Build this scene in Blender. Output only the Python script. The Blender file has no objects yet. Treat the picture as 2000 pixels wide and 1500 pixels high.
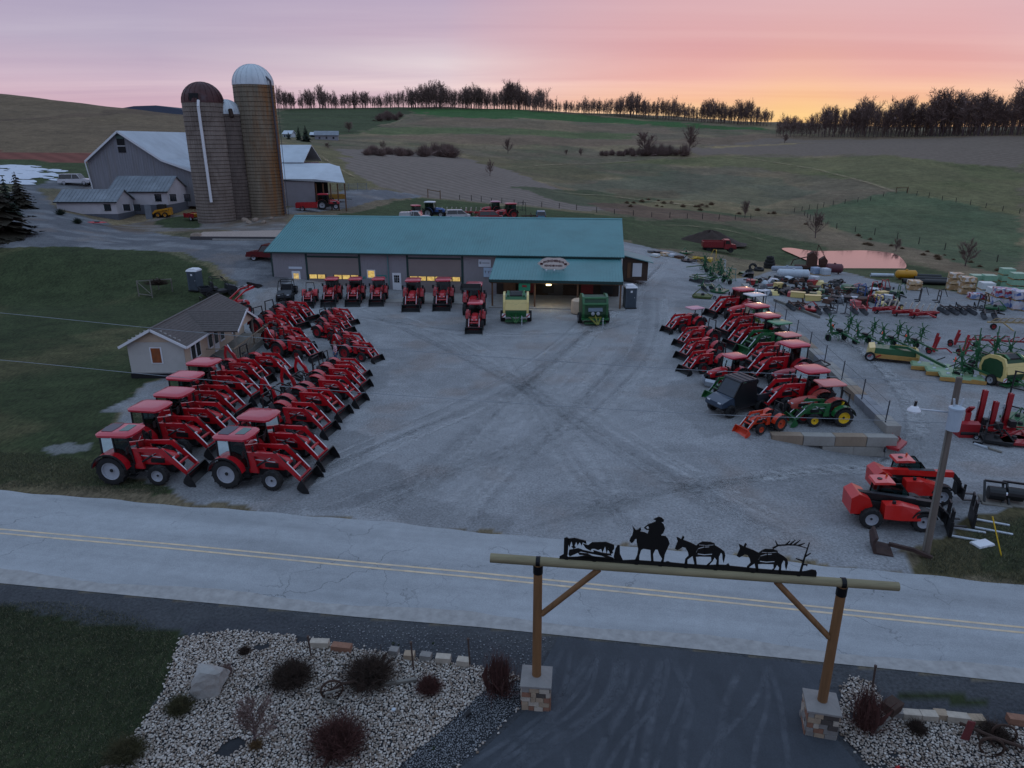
import bpy, bmesh, math, random
import numpy as np
from mathutils import Vector, Matrix
random.seed(7)
R = math.radians
S = bpy.context.scene
COL = S.collection
# ---------------------------------------------------------------- camera
CAM_H, PITCH, FPX = 16.0, R(18.9), 1388.0
cam = bpy.data.cameras.new('camera'); co = bpy.data.objects.new('camera', cam); COL.objects.link(co)
co.location = (0, 0, CAM_H); co.rotation_euler = (R(90) - PITCH, 0, 0)
cam.sensor_width = 36.0; cam.lens = FPX / 2000 * 36.0; cam.clip_start = 0.3; cam.clip_end = 6000
S.camera = co
# ---------------------------------------------------------------- dusk sky
SUN_AZ = R(20.7)          # sunset, to the right of straight ahead
w = bpy.data.worlds.new('World'); S.world = w; w.use_nodes = True
nt = w.node_tree; nt.nodes.clear()
def N(t, **kw):
 n = nt.nodes.new(t)
 for k, v in kw.items(): setattr(n, k, v)
 return n
def Lk(a, b): nt.links.new(a, b)
def srgb(h):
 h = h.lstrip('#'); c = [int(h[i:i+2], 16) / 255 for i in (0, 2, 4)]
 return tuple(x / 12.92 if x <= .04045 else ((x + .055) / 1.055) ** 2.4 for x in c)
def mathn(op, a, b=None, clamp=False):
 m = N('ShaderNodeMath', operation=op, use_clamp=clamp)
 for i, x in enumerate((a, b)):
  if x is None: continue
  if isinstance(x, (int, float)): m.inputs[i].default_value = x
  else: Lk(x, m.inputs[i])
 return m.outputs[0]
def ramp(stops, fac):
 r = N('ShaderNodeValToRGB'); e = r.color_ramp.elements
 while len(e) > 1: e.remove(e[-1])
 for i, (p, c) in enumerate(stops):
  x = e[0] if i == 0 else e.new(p)
  x.position = p; x.color = (*(srgb(c) if isinstance(c, str) else c), 1)
 Lk(fac, r.inputs[0]); return r.outputs[0]
def mixc(fac, a, b, mode='MIX'):
 m = N('ShaderNodeMix', data_type='RGBA', blend_type=mode)
 for i, x in ((0, fac), (6, a), (7, b)):
  if isinstance(x, (int, float)): m.inputs[i].default_value = x
  elif isinstance(x, tuple): m.inputs[i].default_value = (*x, 1)
  else: Lk(x, m.inputs[i])
 return m.outputs[2]
tc = N('ShaderNodeTexCoord'); sep = N('ShaderNodeSeparateXYZ'); Lk(tc.outputs['Generated'], sep.inputs[0])
X_, Y_, Z_ = sep.outputs
zc = mathn('MAXIMUM', Z_, 0.0)
# cos of the angle away from the sunset azimuth
d = mathn('ADD', mathn('MULTIPLY', X_, math.sin(SUN_AZ)), mathn('MULTIPLY', Y_, math.cos(SUN_AZ)))
d = mathn('DIVIDE', d, mathn('SQRT', mathn('MAXIMUM', mathn('SUBTRACT', 1.0, mathn('MULTIPLY', Z_, Z_)), 1e-4)))
# cloud deck: streaks stretched across the view
pz = mathn('ADD', zc, 0.045)
comb = N('ShaderNodeCombineXYZ'); Lk(mathn('DIVIDE', X_, pz), comb.inputs[0]); Lk(mathn('DIVIDE', Y_, pz), comb.inputs[1])
mp = N('ShaderNodeMapping'); mp.inputs['Scale'].default_value = (0.10, 0.36, 1); mp.inputs['Rotation'].default_value = (0, 0, R(-6)); mp.inputs['Location'].default_value = (3.3, 1.4, 0)
Lk(comb.outputs[0], mp.inputs[0])
n1 = N('ShaderNodeTexNoise'); n1.inputs['Scale'].default_value = 1.25; n1.inputs['Detail'].default_value = 5; n1.inputs['Roughness'].default_value = .55
n1.inputs['Distortion'].default_value = .5; Lk(mp.outputs[0], n1.inputs['Vector'])
cl = ramp([(.36, (0, 0, 0)), (.66, (1, 1, 1))], n1.outputs[0])
far_r = ramp([(0, '#d9b4bd'), (.03, '#ddbac4'), (.07, '#d2bccb'), (.11, '#bfb4c8'), (.165, '#bbb2c8'), (.30, (.50,.52,.66)), (.5, (.46,.62,.82)), (1, (.46,.65,.88))], zc)
mid_r = ramp([(0, '#efb0a8'), (.03, '#eab9b8'), (.055, '#ecd2d4'), (.095, '#f1e2e2'), (.125, '#d3bcca'), (.165, '#c6b4c8'), (.30, (.50,.52,.66)), (.5, (.46,.62,.82)), (1, (.46,.65,.88))], zc)
sun_r = ramp([(0, '#fbbd80'), (.03, '#ffdba2'), (.05, '#fbc7a4'), (.075, '#f0bab0'), (.11, '#e6b5b5'), (.165, '#dcb2b8'), (.30, (.50,.52,.66)), (.5, (.46,.62,.82)), (1, (.46,.65,.88))], zc)
f1 = ramp([(.70, (0, 0, 0)), (.925, (1, 1, 1))], d)
f2 = ramp([(.90, (0, 0, 0)), (.99, (1, 1, 1))], d)
east_r = ramp([(0, '#8f93ab'), (.05, '#9a98b0'), (.12, '#a09fb8'), (.30, (.40,.46,.60)), (.5, (.46,.62,.82)), (1, (.46,.65,.88))], zc)
f0 = ramp([(.25, (0, 0, 0)), (.72, (1, 1, 1))], mathn('ADD', mathn('MULTIPLY', d, .5), .5))
base = mixc(f2, mixc(f1, mixc(f0, east_r, far_r), mid_r), sun_r)
dark = mixc(1.0, base, mixc(f2, (.80, .77, .85), (.90, .80, .83)), 'MULTIPLY')
skyc = mixc(cl, dark, base)
# glow hugging the horizon where the sun has just gone
gd = mathn('MULTIPLY', mathn('POWER', mathn('MAXIMUM', d, 0.0), 420.0), mathn('POWER', 2.718, mathn('MULTIPLY', zc, -26.0)))
skyc = mixc(gd, skyc, (1.0, .62, .22))
nish = N('ShaderNodeTexSky', sky_type='NISHITA', sun_disc=False); nish.sun_elevation = R(-3); nish.sun_rotation = SUN_AZ
bg1 = N('ShaderNodeBackground'); Lk(skyc, bg1.inputs[0]); bg1.inputs[1].default_value = 1.0
bg2 = N('ShaderNodeBackground'); Lk(nish.outputs[0], bg2.inputs[0]); bg2.inputs[1].default_value = 0.05
ad = N('ShaderNodeAddShader'); Lk(bg1.outputs[0], ad.inputs[0]); Lk(bg2.outputs[0], ad.inputs[1])
out = N('ShaderNodeOutputWorld'); Lk(ad.outputs[0], out.inputs[0])
# last low light from the sunset side
sl = bpy.data.lights.new('sun', 'SUN'); sl.energy = 0.05; sl.angle = R(4); sl.color = (1, .62, .38)
so = bpy.data.objects.new('sun', sl); COL.objects.link(so)
se = R(2.5)
sd = Vector((math.sin(SUN_AZ) * math.cos(se), math.cos(SUN_AZ) * math.cos(se), math.sin(se)))
so.rotation_euler = sd.to_track_quat('Z', 'Y').to_euler()
S.view_settings.view_transform = 'Standard'; S.view_settings.look = 'None'
S.view_settings.exposure = 0.0; S.view_settings.gamma = 1.0; S.view_settings.use_curve_mapping = False
S.render.engine = 'CYCLES'; S.cycles.max_bounces = 5; S.cycles.diffuse_bounces = 2; S.cycles.glossy_bounces = 2
S.cycles.transmission_bounces = 4; S.cycles.transparent_max_bounces = 8; S.cycles.use_denoising = True
S.cycles.caustics_reflective = False; S.cycles.caustics_refractive = False
# ---------------------------------------------------------------- survey helpers
cp, sp_ = math.cos(PITCH), math.sin(PITCH)
def ray(px, py):
 a, b = px - 1000.0, 750.0 - py
 return a, FPX * cp + b * sp_, b * cp - FPX * sp_
def site(px, py, z=0.0):
 """the point at height z seen at a place of the survey photo"""
 x, y, q = ray(px, py); t = (z - CAM_H) / q
 return Vector((x * t, y * t, z))
_GY = np.exp(np.linspace(math.log(14), math.log(1400), 1500))
def ground(px, py, lift=0.0):
 """where the line of sight meets the terrain"""
 x, y, q = ray(px, py)
 zz = zt_np(x / y * _GY, _GY) + lift; hit = np.nonzero(CAM_H + q / y * _GY <= zz)[0]
 if len(hit) == 0: return Vector((x / y * 1400, 1400, zt(x / y * 1400, 1400)))
 i = max(hit[0], 1); d0 = CAM_H + q / y * _GY[i - 1] - zz[i - 1]; d1 = CAM_H + q / y * _GY[i] - zz[i]
 Y = _GY[i - 1] + (_GY[i] - _GY[i - 1]) * (d0 / (d0 - d1) if d0 > d1 else 1)
 return Vector((x / y * Y, Y, zt(x / y * Y, Y)))
# ---------------------------------------------------------------- object helpers
def tag(o, label=None, cat=None, group=None, kind=None):
 if label: o['label'] = label
 if cat: o['category'] = cat
 if group: o['group'] = group
 if kind: o['kind'] = kind
 return o
def thing(name, label, cat, loc=(0, 0, 0), rz=0.0, group=None):
 o = bpy.data.objects.new(name, None); COL.objects.link(o)
 o.location = loc; o.rotation_euler = (0, 0, rz); o.empty_display_size = .2
 return tag(o, label, cat, group)
KIDS = {}
def link(name, me, m, parent=None, loc=None):
 o = bpy.data.objects.new(name, me)
 if m is not None and len(me.materials) == 0: me.materials.append(m)
 COL.objects.link(o)
 if parent is not None:
  o.parent = parent; KIDS.setdefault(parent.name, []).append(o)
 if loc is not None: o.location = loc
 return o
def dup(o, parent=None):
 c = o.copy(); COL.objects.link(c)
 if parent is not None:
  c.parent = parent; KIDS.setdefault(parent.name, []).append(c)
 for ch in KIDS.get(o.name, []): dup(ch, c)
 return c
def place(o, p, rz, label=None, group=None, sc=None):
 o.location = p; o.rotation_euler = (0, 0, rz)
 if label: o['label'] = label
 if group: o['group'] = group
 if sc: o.scale = (sc, sc, sc)
 return o
class MB:
 def __init__(s): s.v = []; s.f = []
 def add(s, vs, fs):
  n = len(s.v); s.v += [tuple(q) for q in vs]; s.f += [tuple(i + n for i in g) for g in fs]; return s
 BF = [(0, 3, 2, 1), (4, 5, 6, 7), (0, 1, 5, 4), (1, 2, 6, 5), (2, 3, 7, 6), (3, 0, 4, 7)]
 def box(s, x0, x1, y0, y1, z0, z1):
  return s.add([(x0, y0, z0), (x1, y0, z0), (x1, y1, z0), (x0, y1, z0), (x0, y0, z1), (x1, y0, z1), (x1, y1, z1), (x0, y1, z1)], s.BF)
 def obox(s, c, size, rot=None):
  a, b, h = [q / 2 for q in size]; c = Vector(c); M = rot or Matrix.Identity(3)
  return s.add([c + M @ Vector(q) for q in ((-a, -b, -h), (a, -b, -h), (a, b, -h), (-a, b, -h), (-a, -b, h), (a, -b, h), (a, b, h), (-a, b, h))], s.BF)
 def bar(s, p, q, wd, h=None, up=(0, 0, 1)):
  p, q = Vector(p), Vector(q); h = h or wd; dv = q - p
  if dv.length < 1e-6: return s
  dv.normalize(); u = Vector(up)
  if abs(dv.dot(u)) > .98: u = Vector((1, 0, 0))
  a = dv.cross(u).normalized(); b = a.cross(dv)
  a, b = a * wd / 2, b * h / 2
  return s.add([p - a - b, p + a - b, p + a + b, p - a + b, q - a - b, q + a - b, q + a + b, q - a + b], [(0, 1, 2, 3), (7, 6, 5, 4), (0, 4, 5, 1), (1, 5, 6, 2), (2, 6, 7, 3), (3, 7, 4, 0)])
 def bars(s, pts, wd, h=None):
  for p, q in zip(pts, pts[1:]): s.bar(p, q, wd, h)
  return s
 def tube(s, p, q, r, r2=None, n=8, cap=True):
  p, q = Vector(p), Vector(q); r2 = r if r2 is None else r2
  dv = (q - p)
  if dv.length < 1e-6: return s
  dv.normalize(); u = Vector((0, 0, 1)) if abs(dv.z) < .9 else Vector((1, 0, 0))
  a = dv.cross(u).normalized(); b = dv.cross(a)
  vs = []
  for c, rr in ((p, r), (q, r2)):
   for i in range(n):
    t = 2 * math.pi * i / n; vs.append(c + (a * math.cos(t) + b * math.sin(t)) * rr)
  fs = [(i, (i + 1) % n, n + (i + 1) % n, n + i) for i in range(n)]
  if cap: fs += [tuple(range(n))[::-1], tuple(range(n, 2 * n))]
  return s.add(vs, fs)
 def pipe(s, pts, r, n=6):
  for p, q in zip(pts, pts[1:]): s.tube(p, q, r, n=n)
  return s
 def lathe(s, prof, n=16, c=(0, 0, 0), axis='y', a0=0, a1=2 * math.pi):
  full = abs(a1 - a0 - 2 * math.pi) < 1e-6; m = n if full else n + 1; vs = []
  for r, h in prof:
   for i in range(m):
    t = a0 + (a1 - a0) * i / n; x, z = r * math.cos(t), r * math.sin(t)
    q = {'y': (x, h, z), 'z': (x, z, h), 'x': (h, x, z)}[axis]
    vs.append((q[0] + c[0], q[1] + c[1], q[2] + c[2]))
  fs = []
  for k in range(len(prof) - 1):
   for i in range(n):
    j = (i + 1) % m
    fs.append((k * m + i, k * m + j, (k + 1) * m + j, (k + 1) * m + i))
  return s.add(vs, fs)
 def prism(s, poly, a0, a1, axis='y'):
  n = len(poly); vs = []
  for a in (a0, a1):
   for u, v in poly:
    vs.append({'y': (u, a, v), 'x': (a, u, v), 'z': (u, v, a)}[axis])
  fs = [(i, (i + 1) % n, n + (i + 1) % n, n + i) for i in range(n)] + [tuple(range(n))[::-1], tuple(range(n, 2 * n))]
  return s.add(vs, fs)
 def loft(s, rings, caps=True):
  n = len(rings[0]); vs = [q for r in rings for q in r]; fs = []
  for k in range(len(rings) - 1):
   for i in range(n):
    j = (i + 1) % n; fs.append((k * n + i, k * n + j, (k + 1) * n + j, (k + 1) * n + i))
  if caps: fs += [tuple(range(n))[::-1], tuple(range((len(rings) - 1) * n, len(rings) * n))]
  return s.add(vs, fs)
 def scale(s, k):
  s.v = [(a * k, b * k, c * k) for a, b, c in s.v]; return s
 def tf(s, M):
  s.v = [tuple(M @ Vector(q)) for q in s.v]; return s
 def mesh(s, name, smooth=False, fix=True):
  me = bpy.data.meshes.new(name); me.from_pydata(s.v, [], s.f)
  if fix:
   bm = bmesh.new(); bm.from_mesh(me); bmesh.ops.recalc_face_normals(bm, faces=bm.faces); bm.to_mesh(me); bm.free()
  if smooth:
   me.polygons.foreach_set('use_smooth', [True] * len(me.polygons)); me.set_sharp_from_angle(angle=R(42))
  me.update(); return me
 def build(s, name, m, parent=None, smooth=False, loc=None):
  return link(name, s.mesh(name, smooth), m, parent, loc)
def npmesh(name, V, F, cols=None):
 """big mesh from numpy arrays; F is (n,3) or (n,4)"""
 me = bpy.data.meshes.new(name); V = np.asarray(V, np.float32); F = np.asarray(F, np.int32); k = F.shape[1]
 me.vertices.add(len(V)); me.vertices.foreach_set('co', V.ravel())
 me.loops.add(F.size); me.loops.foreach_set('vertex_index', F.ravel())
 me.polygons.add(len(F)); me.polygons.foreach_set('loop_start', np.arange(0, F.size, k, dtype=np.int32))
 me.update(calc_edges=True)
 if cols is not None:
  for nm, c in cols.items():
   if c.ndim == 2:
    a = me.attributes.new(nm, 'FLOAT_COLOR', 'POINT'); a.data.foreach_set('color', np.c_[c, np.ones(len(c))].astype(np.float32).ravel())
   else:
    a = me.attributes.new(nm, 'FLOAT', 'POINT'); a.data.foreach_set('value', c.astype(np.float32))
 return me
# ---------------------------------------------------------------- materials
MATS = {}
def mat(name, color, rough=.6, metal=0.0, var=.18, scale=3.0, detail=5.0, bump=0.0, bscale=None, dirt=None, dirt_amt=.0, spec=.5, stretch=(1, 1, 1), coat=0.0, rnd=0.0, emit=0.0):
 if name in MATS: return MATS[name]
 c = srgb(color) if isinstance(color, str) else color
 m = bpy.data.materials.new(name); m.use_nodes = True; t = m.node_tree; b = t.nodes['Principled BSDF']
 b.inputs['Roughness'].default_value = rough; b.inputs['Metallic'].default_value = metal
 b.inputs['Specular IOR Level'].default_value = spec; b.inputs['Coat Weight'].default_value = coat
 tc = t.nodes.new('ShaderNodeTexCoord'); mp = t.nodes.new('ShaderNodeMapping'); mp.inputs['Scale'].default_value = stretch
 t.links.new(tc.outputs['Object'], mp.inputs[0])
 n = t.nodes.new('ShaderNodeTexNoise'); n.inputs['Scale'].default_value = scale; n.inputs['Detail'].default_value = detail; n.inputs['Roughness'].default_value = .62
 t.links.new(mp.outputs[0], n.inputs['Vector'])
 r = t.nodes.new('ShaderNodeValToRGB'); e = r.color_ramp.elements
 e[0].position = .28; e[1].position = .72
 e[0].color = (*[x * (1 - var) for x in c], 1); e[1].color = (*[min(1, x * (1 + var)) for x in c], 1)
 t.links.new(n.outputs[0], r.inputs[0]); cur = r.outputs[0]
 def mx(fac, a, bb):
  q = t.nodes.new('ShaderNodeMix'); q.data_type = 'RGBA'
  if isinstance(fac, float): q.inputs[0].default_value = fac
  else: t.links.new(fac, q.inputs[0])
  t.links.new(a, q.inputs[6])
  if isinstance(bb, tuple): q.inputs[7].default_value = (*bb, 1)
  else: t.links.new(bb, q.inputs[7])
  return q
 if dirt:
  n2 = t.nodes.new('ShaderNodeTexNoise'); n2.inputs['Scale'].default_value = scale * .45; n2.inputs['Detail'].default_value = 6; n2.inputs['Roughness'].default_value = .7
  t.links.new(mp.outputs[0], n2.inputs['Vector'])
  r2 = t.nodes.new('ShaderNodeValToRGB'); r2.color_ramp.elements[0].position = .48; r2.color_ramp.elements[1].position = .7
  r2.color_ramp.elements[1].color = (dirt_amt,) * 3 + (1,)
  t.links.new(n2.outputs[0], r2.inputs[0]); cur = mx(r2.outputs[0], cur, srgb(dirt)).outputs[2]
 if rnd:
  oi = t.nodes.new('ShaderNodeObjectInfo'); hs = t.nodes.new('ShaderNodeHueSaturation')
  mr = t.nodes.new('ShaderNodeMapRange'); mr.inputs[3].default_value = 1 - rnd; mr.inputs[4].default_value = 1 + rnd
  t.links.new(oi.outputs['Random'], mr.inputs[0]); t.links.new(mr.outputs[0], hs.inputs['Value']); t.links.new(cur, hs.inputs['Color']); cur = hs.outputs[0]
 t.links.new(cur, b.inputs['Base Color'])
 if emit:
  t.links.new(cur, b.inputs['Emission Color']); b.inputs['Emission Strength'].default_value = emit
 if bump:
  n3 = t.nodes.new('ShaderNodeTexNoise'); n3.inputs['Scale'].default_value = bscale or scale * 4; n3.inputs['Detail'].default_value = 4
  t.links.new(mp.outputs[0], n3.inputs['Vector'])
  bp = t.nodes.new('ShaderNodeBump'); bp.inputs['Strength'].default_value = bump; bp.inputs['Distance'].default_value = .05
  t.links.new(n3.outputs[0], bp.inputs['Height']); t.links.new(bp.outputs[0], b.inputs['Normal'])
 MATS[name] = m; return m
# ================================================================ terrain
def sm(a, b, x):
 t = np.clip((np.asarray(x, float) - a) / (b - a), 0, 1); return t * t * (3 - 2 * t)
def rowz(Y, row): return CAM_H + Y * math.tan(math.atan((750 - row) / FPX) - PITCH)
# profiles along lines of sight: (distance, height) with 'r' rows read off the survey photo
PROF = {
 -700: [(30, 0), (45, 1), (60, 3), (80, 6), (110, 10), (160, 17), (230, 28), (300, 38), (340, 38), (700, 40), (1300, 40)],
 -250: [(30, 0), (45, .8), (60, 2.5), (80, 4.6), (110, 7.5), (135, 10), (170, 'r', 290), (235, 'r', 225), (300, 'r', 172), (335, 'r', 176), (700, 40), (1300, 40)],
 0: [(34, 0), (45, .6), (60, 2.2), (75, 3.8), (90, 5), (110, 6.8), (130, 'r', 356), (150, 'r', 322), (165, 'r', 304), (230, 'r', 232), (300, 'r', 181), (335, 'r', 190), (700, 34), (1300, 34)],
 250: [(40, 0), (50, .5), (62, 2.1), (78, 3.1), (95, 3.7), (113, 3.7), (119, 4.5), (127, 5.6), (137, 'r', 352), (165, 'r', 303), (230, 'r', 250), (300, 'r', 206), (335, 'r', 215), (700, 30), (1300, 30)],
 400: [(46, 0), (65, 1.6), (82, 3.0), (100, 3.9), (115, 4.2), (126, 4.4), (150, 7), (172, 'r', 303), (230, 'r', 258), (300, 'r', 220), (330, 'r', 228), (420, 22), (700, 36), (1300, 36)],
 540: [(50, 0), (65, .8), (85, 2.8), (105, 4.6), (125, 5), (150, 'r', 385), (175, 'r', 330), (215, 'r', 282), (232, 'r', 274), (262, 13.4), (330, 'r', 272), (400, 'r', 256), (540, 'r', 232), (655, 'r', 213), (720, 46), (1300, 46)],
 700: [(60, 0), (70, .3), (85, 1.5), (105, 3), (125, 3.7), (142, 'r', 402), (165, 'r', 371), (200, 'r', 332), (240, 'r', 301), (257, 'r', 292), (278, 10.5), (315, 'r', 288), (400, 'r', 264), (550, 'r', 233), (660, 'r', 211), (720, 46), (1300, 46)],
 850: [(75, 0), (92, .8), (120, 1.4), (146, 1.6), (165, 'r', 397), (200, 'r', 352), (235, 'r', 319), (256, 'r', 307), (278, 9.6), (305, 'r', 303), (350, 'r', 286), (450, 'r', 256), (560, 'r', 231), (670, 'r', 210), (720, 46), (1300, 46)],
 1000: [(80, 0), (110, .5), (146, .7), (165, 'r', 407), (200, 'r', 374), (235, 'r', 347), (258, 'r', 336), (280, 5.4), (305, 'r', 320), (350, 'r', 300), (450, 'r', 262), (560, 'r', 233), (655, 'r', 212), (720, 44), (1300, 44)],
 1150: [(80, 0), (110, -.2), (146, -.4), (168, 'r', 418), (200, 'r', 396), (240, 'r', 368), (300, 'r', 335), (350, 'r', 310), (450, 'r', 270), (560, 'r', 242), (640, 'r', 222), (720, 41), (1300, 41)],
 1300: [(70, 0), (88, -.8), (112, -2), (146, -3.0), (175, 'r', 424), (210, 'r', 404), (250, 'r', 374), (300, 'r', 338), (350, 'r', 304), (450, 'r', 270), (560, 'r', 245), (625, 'r', 233), (700, 38), (1300, 38)],
 1500: [(60, 0), (85, -1.4), (110, -3.4), (124, -5.2), (148, -5.2), (170, -4.6), (200, 'r', 430), (220, 'r', 409), (260, 'r', 371), (320, 'r', 326), (380, 'r', 295), (450, 'r', 272), (530, 'r', 254), (600, 30), (1300, 34)],
 1750: [(45, 0), (85, -1.6), (110, -3.6), (124, -5.2), (148, -5.2), (168, 'r', 471), (190, 'r', 441), (220, 'r', 402), (260, 'r', 352), (298, 'r', 313), (330, 'r', 296), (375, 'r', 276), (425, 'r', 265), (500, 24), (1300, 34)],
 2000: [(45, 0), (85, -1.6), (110, -3.8), (130, -5.6), (150, 'r', 500), (180, 'r', 455), (220, 'r', 402), (260, 'r', 350), (300, 'r', 325), (330, 'r', 287), (352, 'r', 263), (450, 24), (1300, 34)],
 2300: [(45, 0), (85, -1.6), (110, -3.8), (130, -5.6), (150, -6.5), (180, -5), (220, 0), (260, 8), (300, 14), (345, 19), (450, 25), (1300, 34)],
 2800: [(45, 0), (85, -1), (130, -4), (180, -2), (260, 8), (345, 19), (450, 25), (1300, 34)],
}
_U = np.array([(k - 1000) / 1440 for k in sorted(PROF)])
_LY = np.linspace(math.log(20), math.log(1300), 260)
def _prof(lst):
 ys = [math.log(p[0]) for p in lst]; zs = [rowz(p[0], p[2]) if p[1] == 'r' else p[1] for p in lst]
 z = np.interp(_LY, [math.log(20)] + ys, [0] + zs)
 k = np.exp(-.5 * (np.arange(-6, 7) / 2.4) ** 2); k /= k.sum()
 return np.convolve(np.pad(z, 6, mode='edge'), k, 'valid')
_T = np.array([_prof(PROF[k]) for k in sorted(PROF)])
def vnoise(X, Y, sc, seed=0):
 """smooth value noise"""
 r = np.random.default_rng(seed + 11); tab = r.random((64, 64)); x = X / sc + 1000.5; y = Y / sc + 1000.5
 i = np.floor(x).astype(int); j = np.floor(y).astype(int); a = x - i; b = y - j; a = a * a * (3 - 2 * a); b = b * b * (3 - 2 * b)
 g = lambda p, q: tab[p % 64, q % 64]
 return (g(i, j) * (1 - a) + g(i + 1, j) * a) * (1 - b) + (g(i, j + 1) * (1 - a) + g(i + 1, j + 1) * a) * b - .5
def fbm(X, Y, sc, seed=0): return vnoise(X, Y, sc, seed) + .5 * vnoise(X, Y, sc / 2.1, seed + 1) + .25 * vnoise(X, Y, sc / 4.3, seed + 2)
# low wall that holds the tractor stand above the implement lot
WA = site(1722, 838); WB = site(1447, 560)
def wallx(Y): return WA.x + (WB.x - WA.x) * (np.asarray(Y, float) - WA.y) / (WB.y - WA.y)
def zt_np(X, Y):
 X = np.asarray(X, float); Y = np.asarray(Y, float); Yc = np.clip(Y, 20, 1299)
 u = np.clip(X / Yc, _U[0], _U[-1] - 1e-6)
 i = np.clip(np.searchsorted(_U, u, 'right') - 1, 0, len(_U) - 2); t = (u - _U[i]) / (_U[i + 1] - _U[i])
 # Catmull-like smoothing between lines of sight
 l = (np.log(Yc) - _LY[0]) / (_LY[1] - _LY[0]); j = np.clip(l.astype(int), 0, len(_LY) - 2); s = l - j
 def at(ii): ii = np.clip(ii, 0, len(_U) - 1); return _T[ii, j] * (1 - s) + _T[ii, j + 1] * s
 a, b = at(i), at(i + 1); tt = .5 * t + .5 * (t * t * (3 - 2 * t)); z = a * (1 - tt) + b * tt
 z = z * sm(26, 46, Y)
 drop = 1.2 * sm(12.5, 21.5, X) * sm(28, 36.5, Y) * (1 - sm(60, 115, Y)) * (1 - sm(60, 90, X))
 plat = (1 - sm(.1, .6, X - wallx(Y))) * sm(37.65, 37.85, Y)
 zl = z - drop
 pf = plat * (1 - sm(70, 92, Y))
 zz = zl * (1 - pf) + pf * z * sm(70, 92, Y)
 return zz + (fbm(X, Y, 40, 3) * 1.2 + fbm(X, Y, 11, 9) * .22) * sm(150, 260, Y)
def zt(x, y): return float(zt_np(np.array([x]), np.array([y]))[0])
# ---- land cover: polygons on the ground, outlined on the survey photo
def inpoly(X, Y, poly):
 res = np.zeros(X.shape, bool); n = len(poly); j = n - 1
 for i in range(n):
  xi, yi, xj, yj = *poly[i], *poly[j]
  c = ((yi > Y) != (yj > Y)) & (X < (xj - xi) * (Y - yi) / (yj - yi + 1e-12) + xi)
  res ^= c; j = i
 return res
def gpoly(pts): return [tuple(ground(*p)[:2]) for p in pts]
rng = np.random.default_rng(5)
# road edges on the flat ground by the gate
RT = [site(*p) for p in ((-900, 905), (0, 958), (350, 988), (700, 1015), (940, 1040), (1400, 1083), (1780, 1122), (2000, 1143), (3000, 1240))]
RB = [site(*p) for p in ((-900, 1062), (0, 1137), (350, 1170), (700, 1203), (940, 1223), (1400, 1270), (1780, 1309), (2000, 1333), (3000, 1440))]
def lineY(L, X): return np.interp(X, [p.x for p in L], [p.y for p in L])
us = np.sinh(np.linspace(-2.1, 2.1, 431)); us = us / us.max() * 1.35
ya = list(np.arange(-24, 12, 2.0)) + list(np.arange(12, 48, .27))
while ya[-1] < 1290: ya.append(ya[-1] + max(.27, (ya[-1] ** 2) / 16 * .00085 if ya[-1] < 180 else ya[-1] * .0085))
ya = np.array(ya)
UU, YY = np.meshgrid(us, ya); XX = UU * (YY + 26); GX, GY = XX.ravel(), YY.ravel()
GZ = zt_np(GX, GY)
jx = GX + fbm(GX, GY, 3.0, 21) * 1.1; jy = GY + fbm(GX, GY, 3.0, 33) * 1.1      # ragged edges near by
ja = np.clip(GY / 100, .35, 6); kx = GX + fbm(GX, GY, 9, 41) * 2.2 * ja; ky = GY + fbm(GX, GY, 9, 43) * 2.2 * ja
GREEN, DULL, BROWN, TAN, WET, GRAVEL, SOIL, LAWN, DEAD, LANE = [np.array(srgb(h)) for h in
 ('#4a5439', '#706552', '#786452', '#93805f', '#515c4a', '#939496', '#543d33', '#3b442c', '#645c42', '#66676b')]
C = np.tile(DULL, (len(GX), 1)); K = np.ones(len(GX))       # K: 0 gravel, 1 grass, 2 tilled
def soft(mask):
 return np.asarray(mask, float)
def paint(mask, col, k=None, amt=1.0):
 global C, K
 a = (soft(mask) * amt)[:, None]; C = C * (1 - a) + np.asarray(col) * a
 if k is not None: K = K * (1 - a[:, 0]) + k * a[:, 0]
def P_(pts, col, k=None, amt=1.0, near=False):
 paint(inpoly(jx if near else kx, jy if near else ky, gpoly(pts)), col, k, amt)
# broad patches of the pasture
paint(sm(-.1, .35, fbm(GX, GY, 34, 60)), GREEN, amt=.55)
paint(sm(-.05, .4, fbm(GX, GY, 22, 70)), TAN, amt=.5)
paint(sm(0, .4, fbm(GX, GY, 8, 75)), BROWN, amt=.3)
# far fields
P_([(540, 214), (700, 211), (800, 211), (805, 222), (760, 242), (700, 258), (620, 268), (540, 262)], '' or GREEN * .85, 1)
P_([(800, 212), (1000, 214), (1160, 226), (1330, 240), (1500, 250), (1500, 256), (1300, 246), (1100, 236), (930, 232), (830, 226)], np.array(srgb('#3f5f35')), 1)
P_([(830, 228), (1000, 234), (1300, 250), (1320, 262), (1000, 248), (800, 246)], BROWN, 1, .6)
P_([(740, 248), (1000, 250), (1250, 262), (1240, 272), (1000, 262), (700, 262)], np.array(srgb('#58643f')), 1, .8)
P_([(700, 266), (1000, 264), (1290, 275), (1500, 262), (2000, 262), (2000, 282), (1500, 285), (1200, 284), (900, 280)], BROWN, 1, .8)
P_([(1340, 292), (1500, 270), (2000, 266), (2000, 330), (1860, 318), (1700, 302), (1500, 300), (1370, 304)], np.array(srgb('#786a5e')), 2)
P_([(1380, 286), (1540, 279), (1560, 281), (1400, 290)], TAN, 1)
P_([(1160, 318), (1500, 306), (1700, 304), (2000, 334), (2000, 420), (1750, 372), (1650, 350), (1500, 330)], np.array(srgb('#66683f')), 1, .55)
P_([(1090, 360), (1300, 335), (1500, 345), (1600, 372), (1500, 400), (1300, 392), (1150, 380)], WET, 1, .45)
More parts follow.
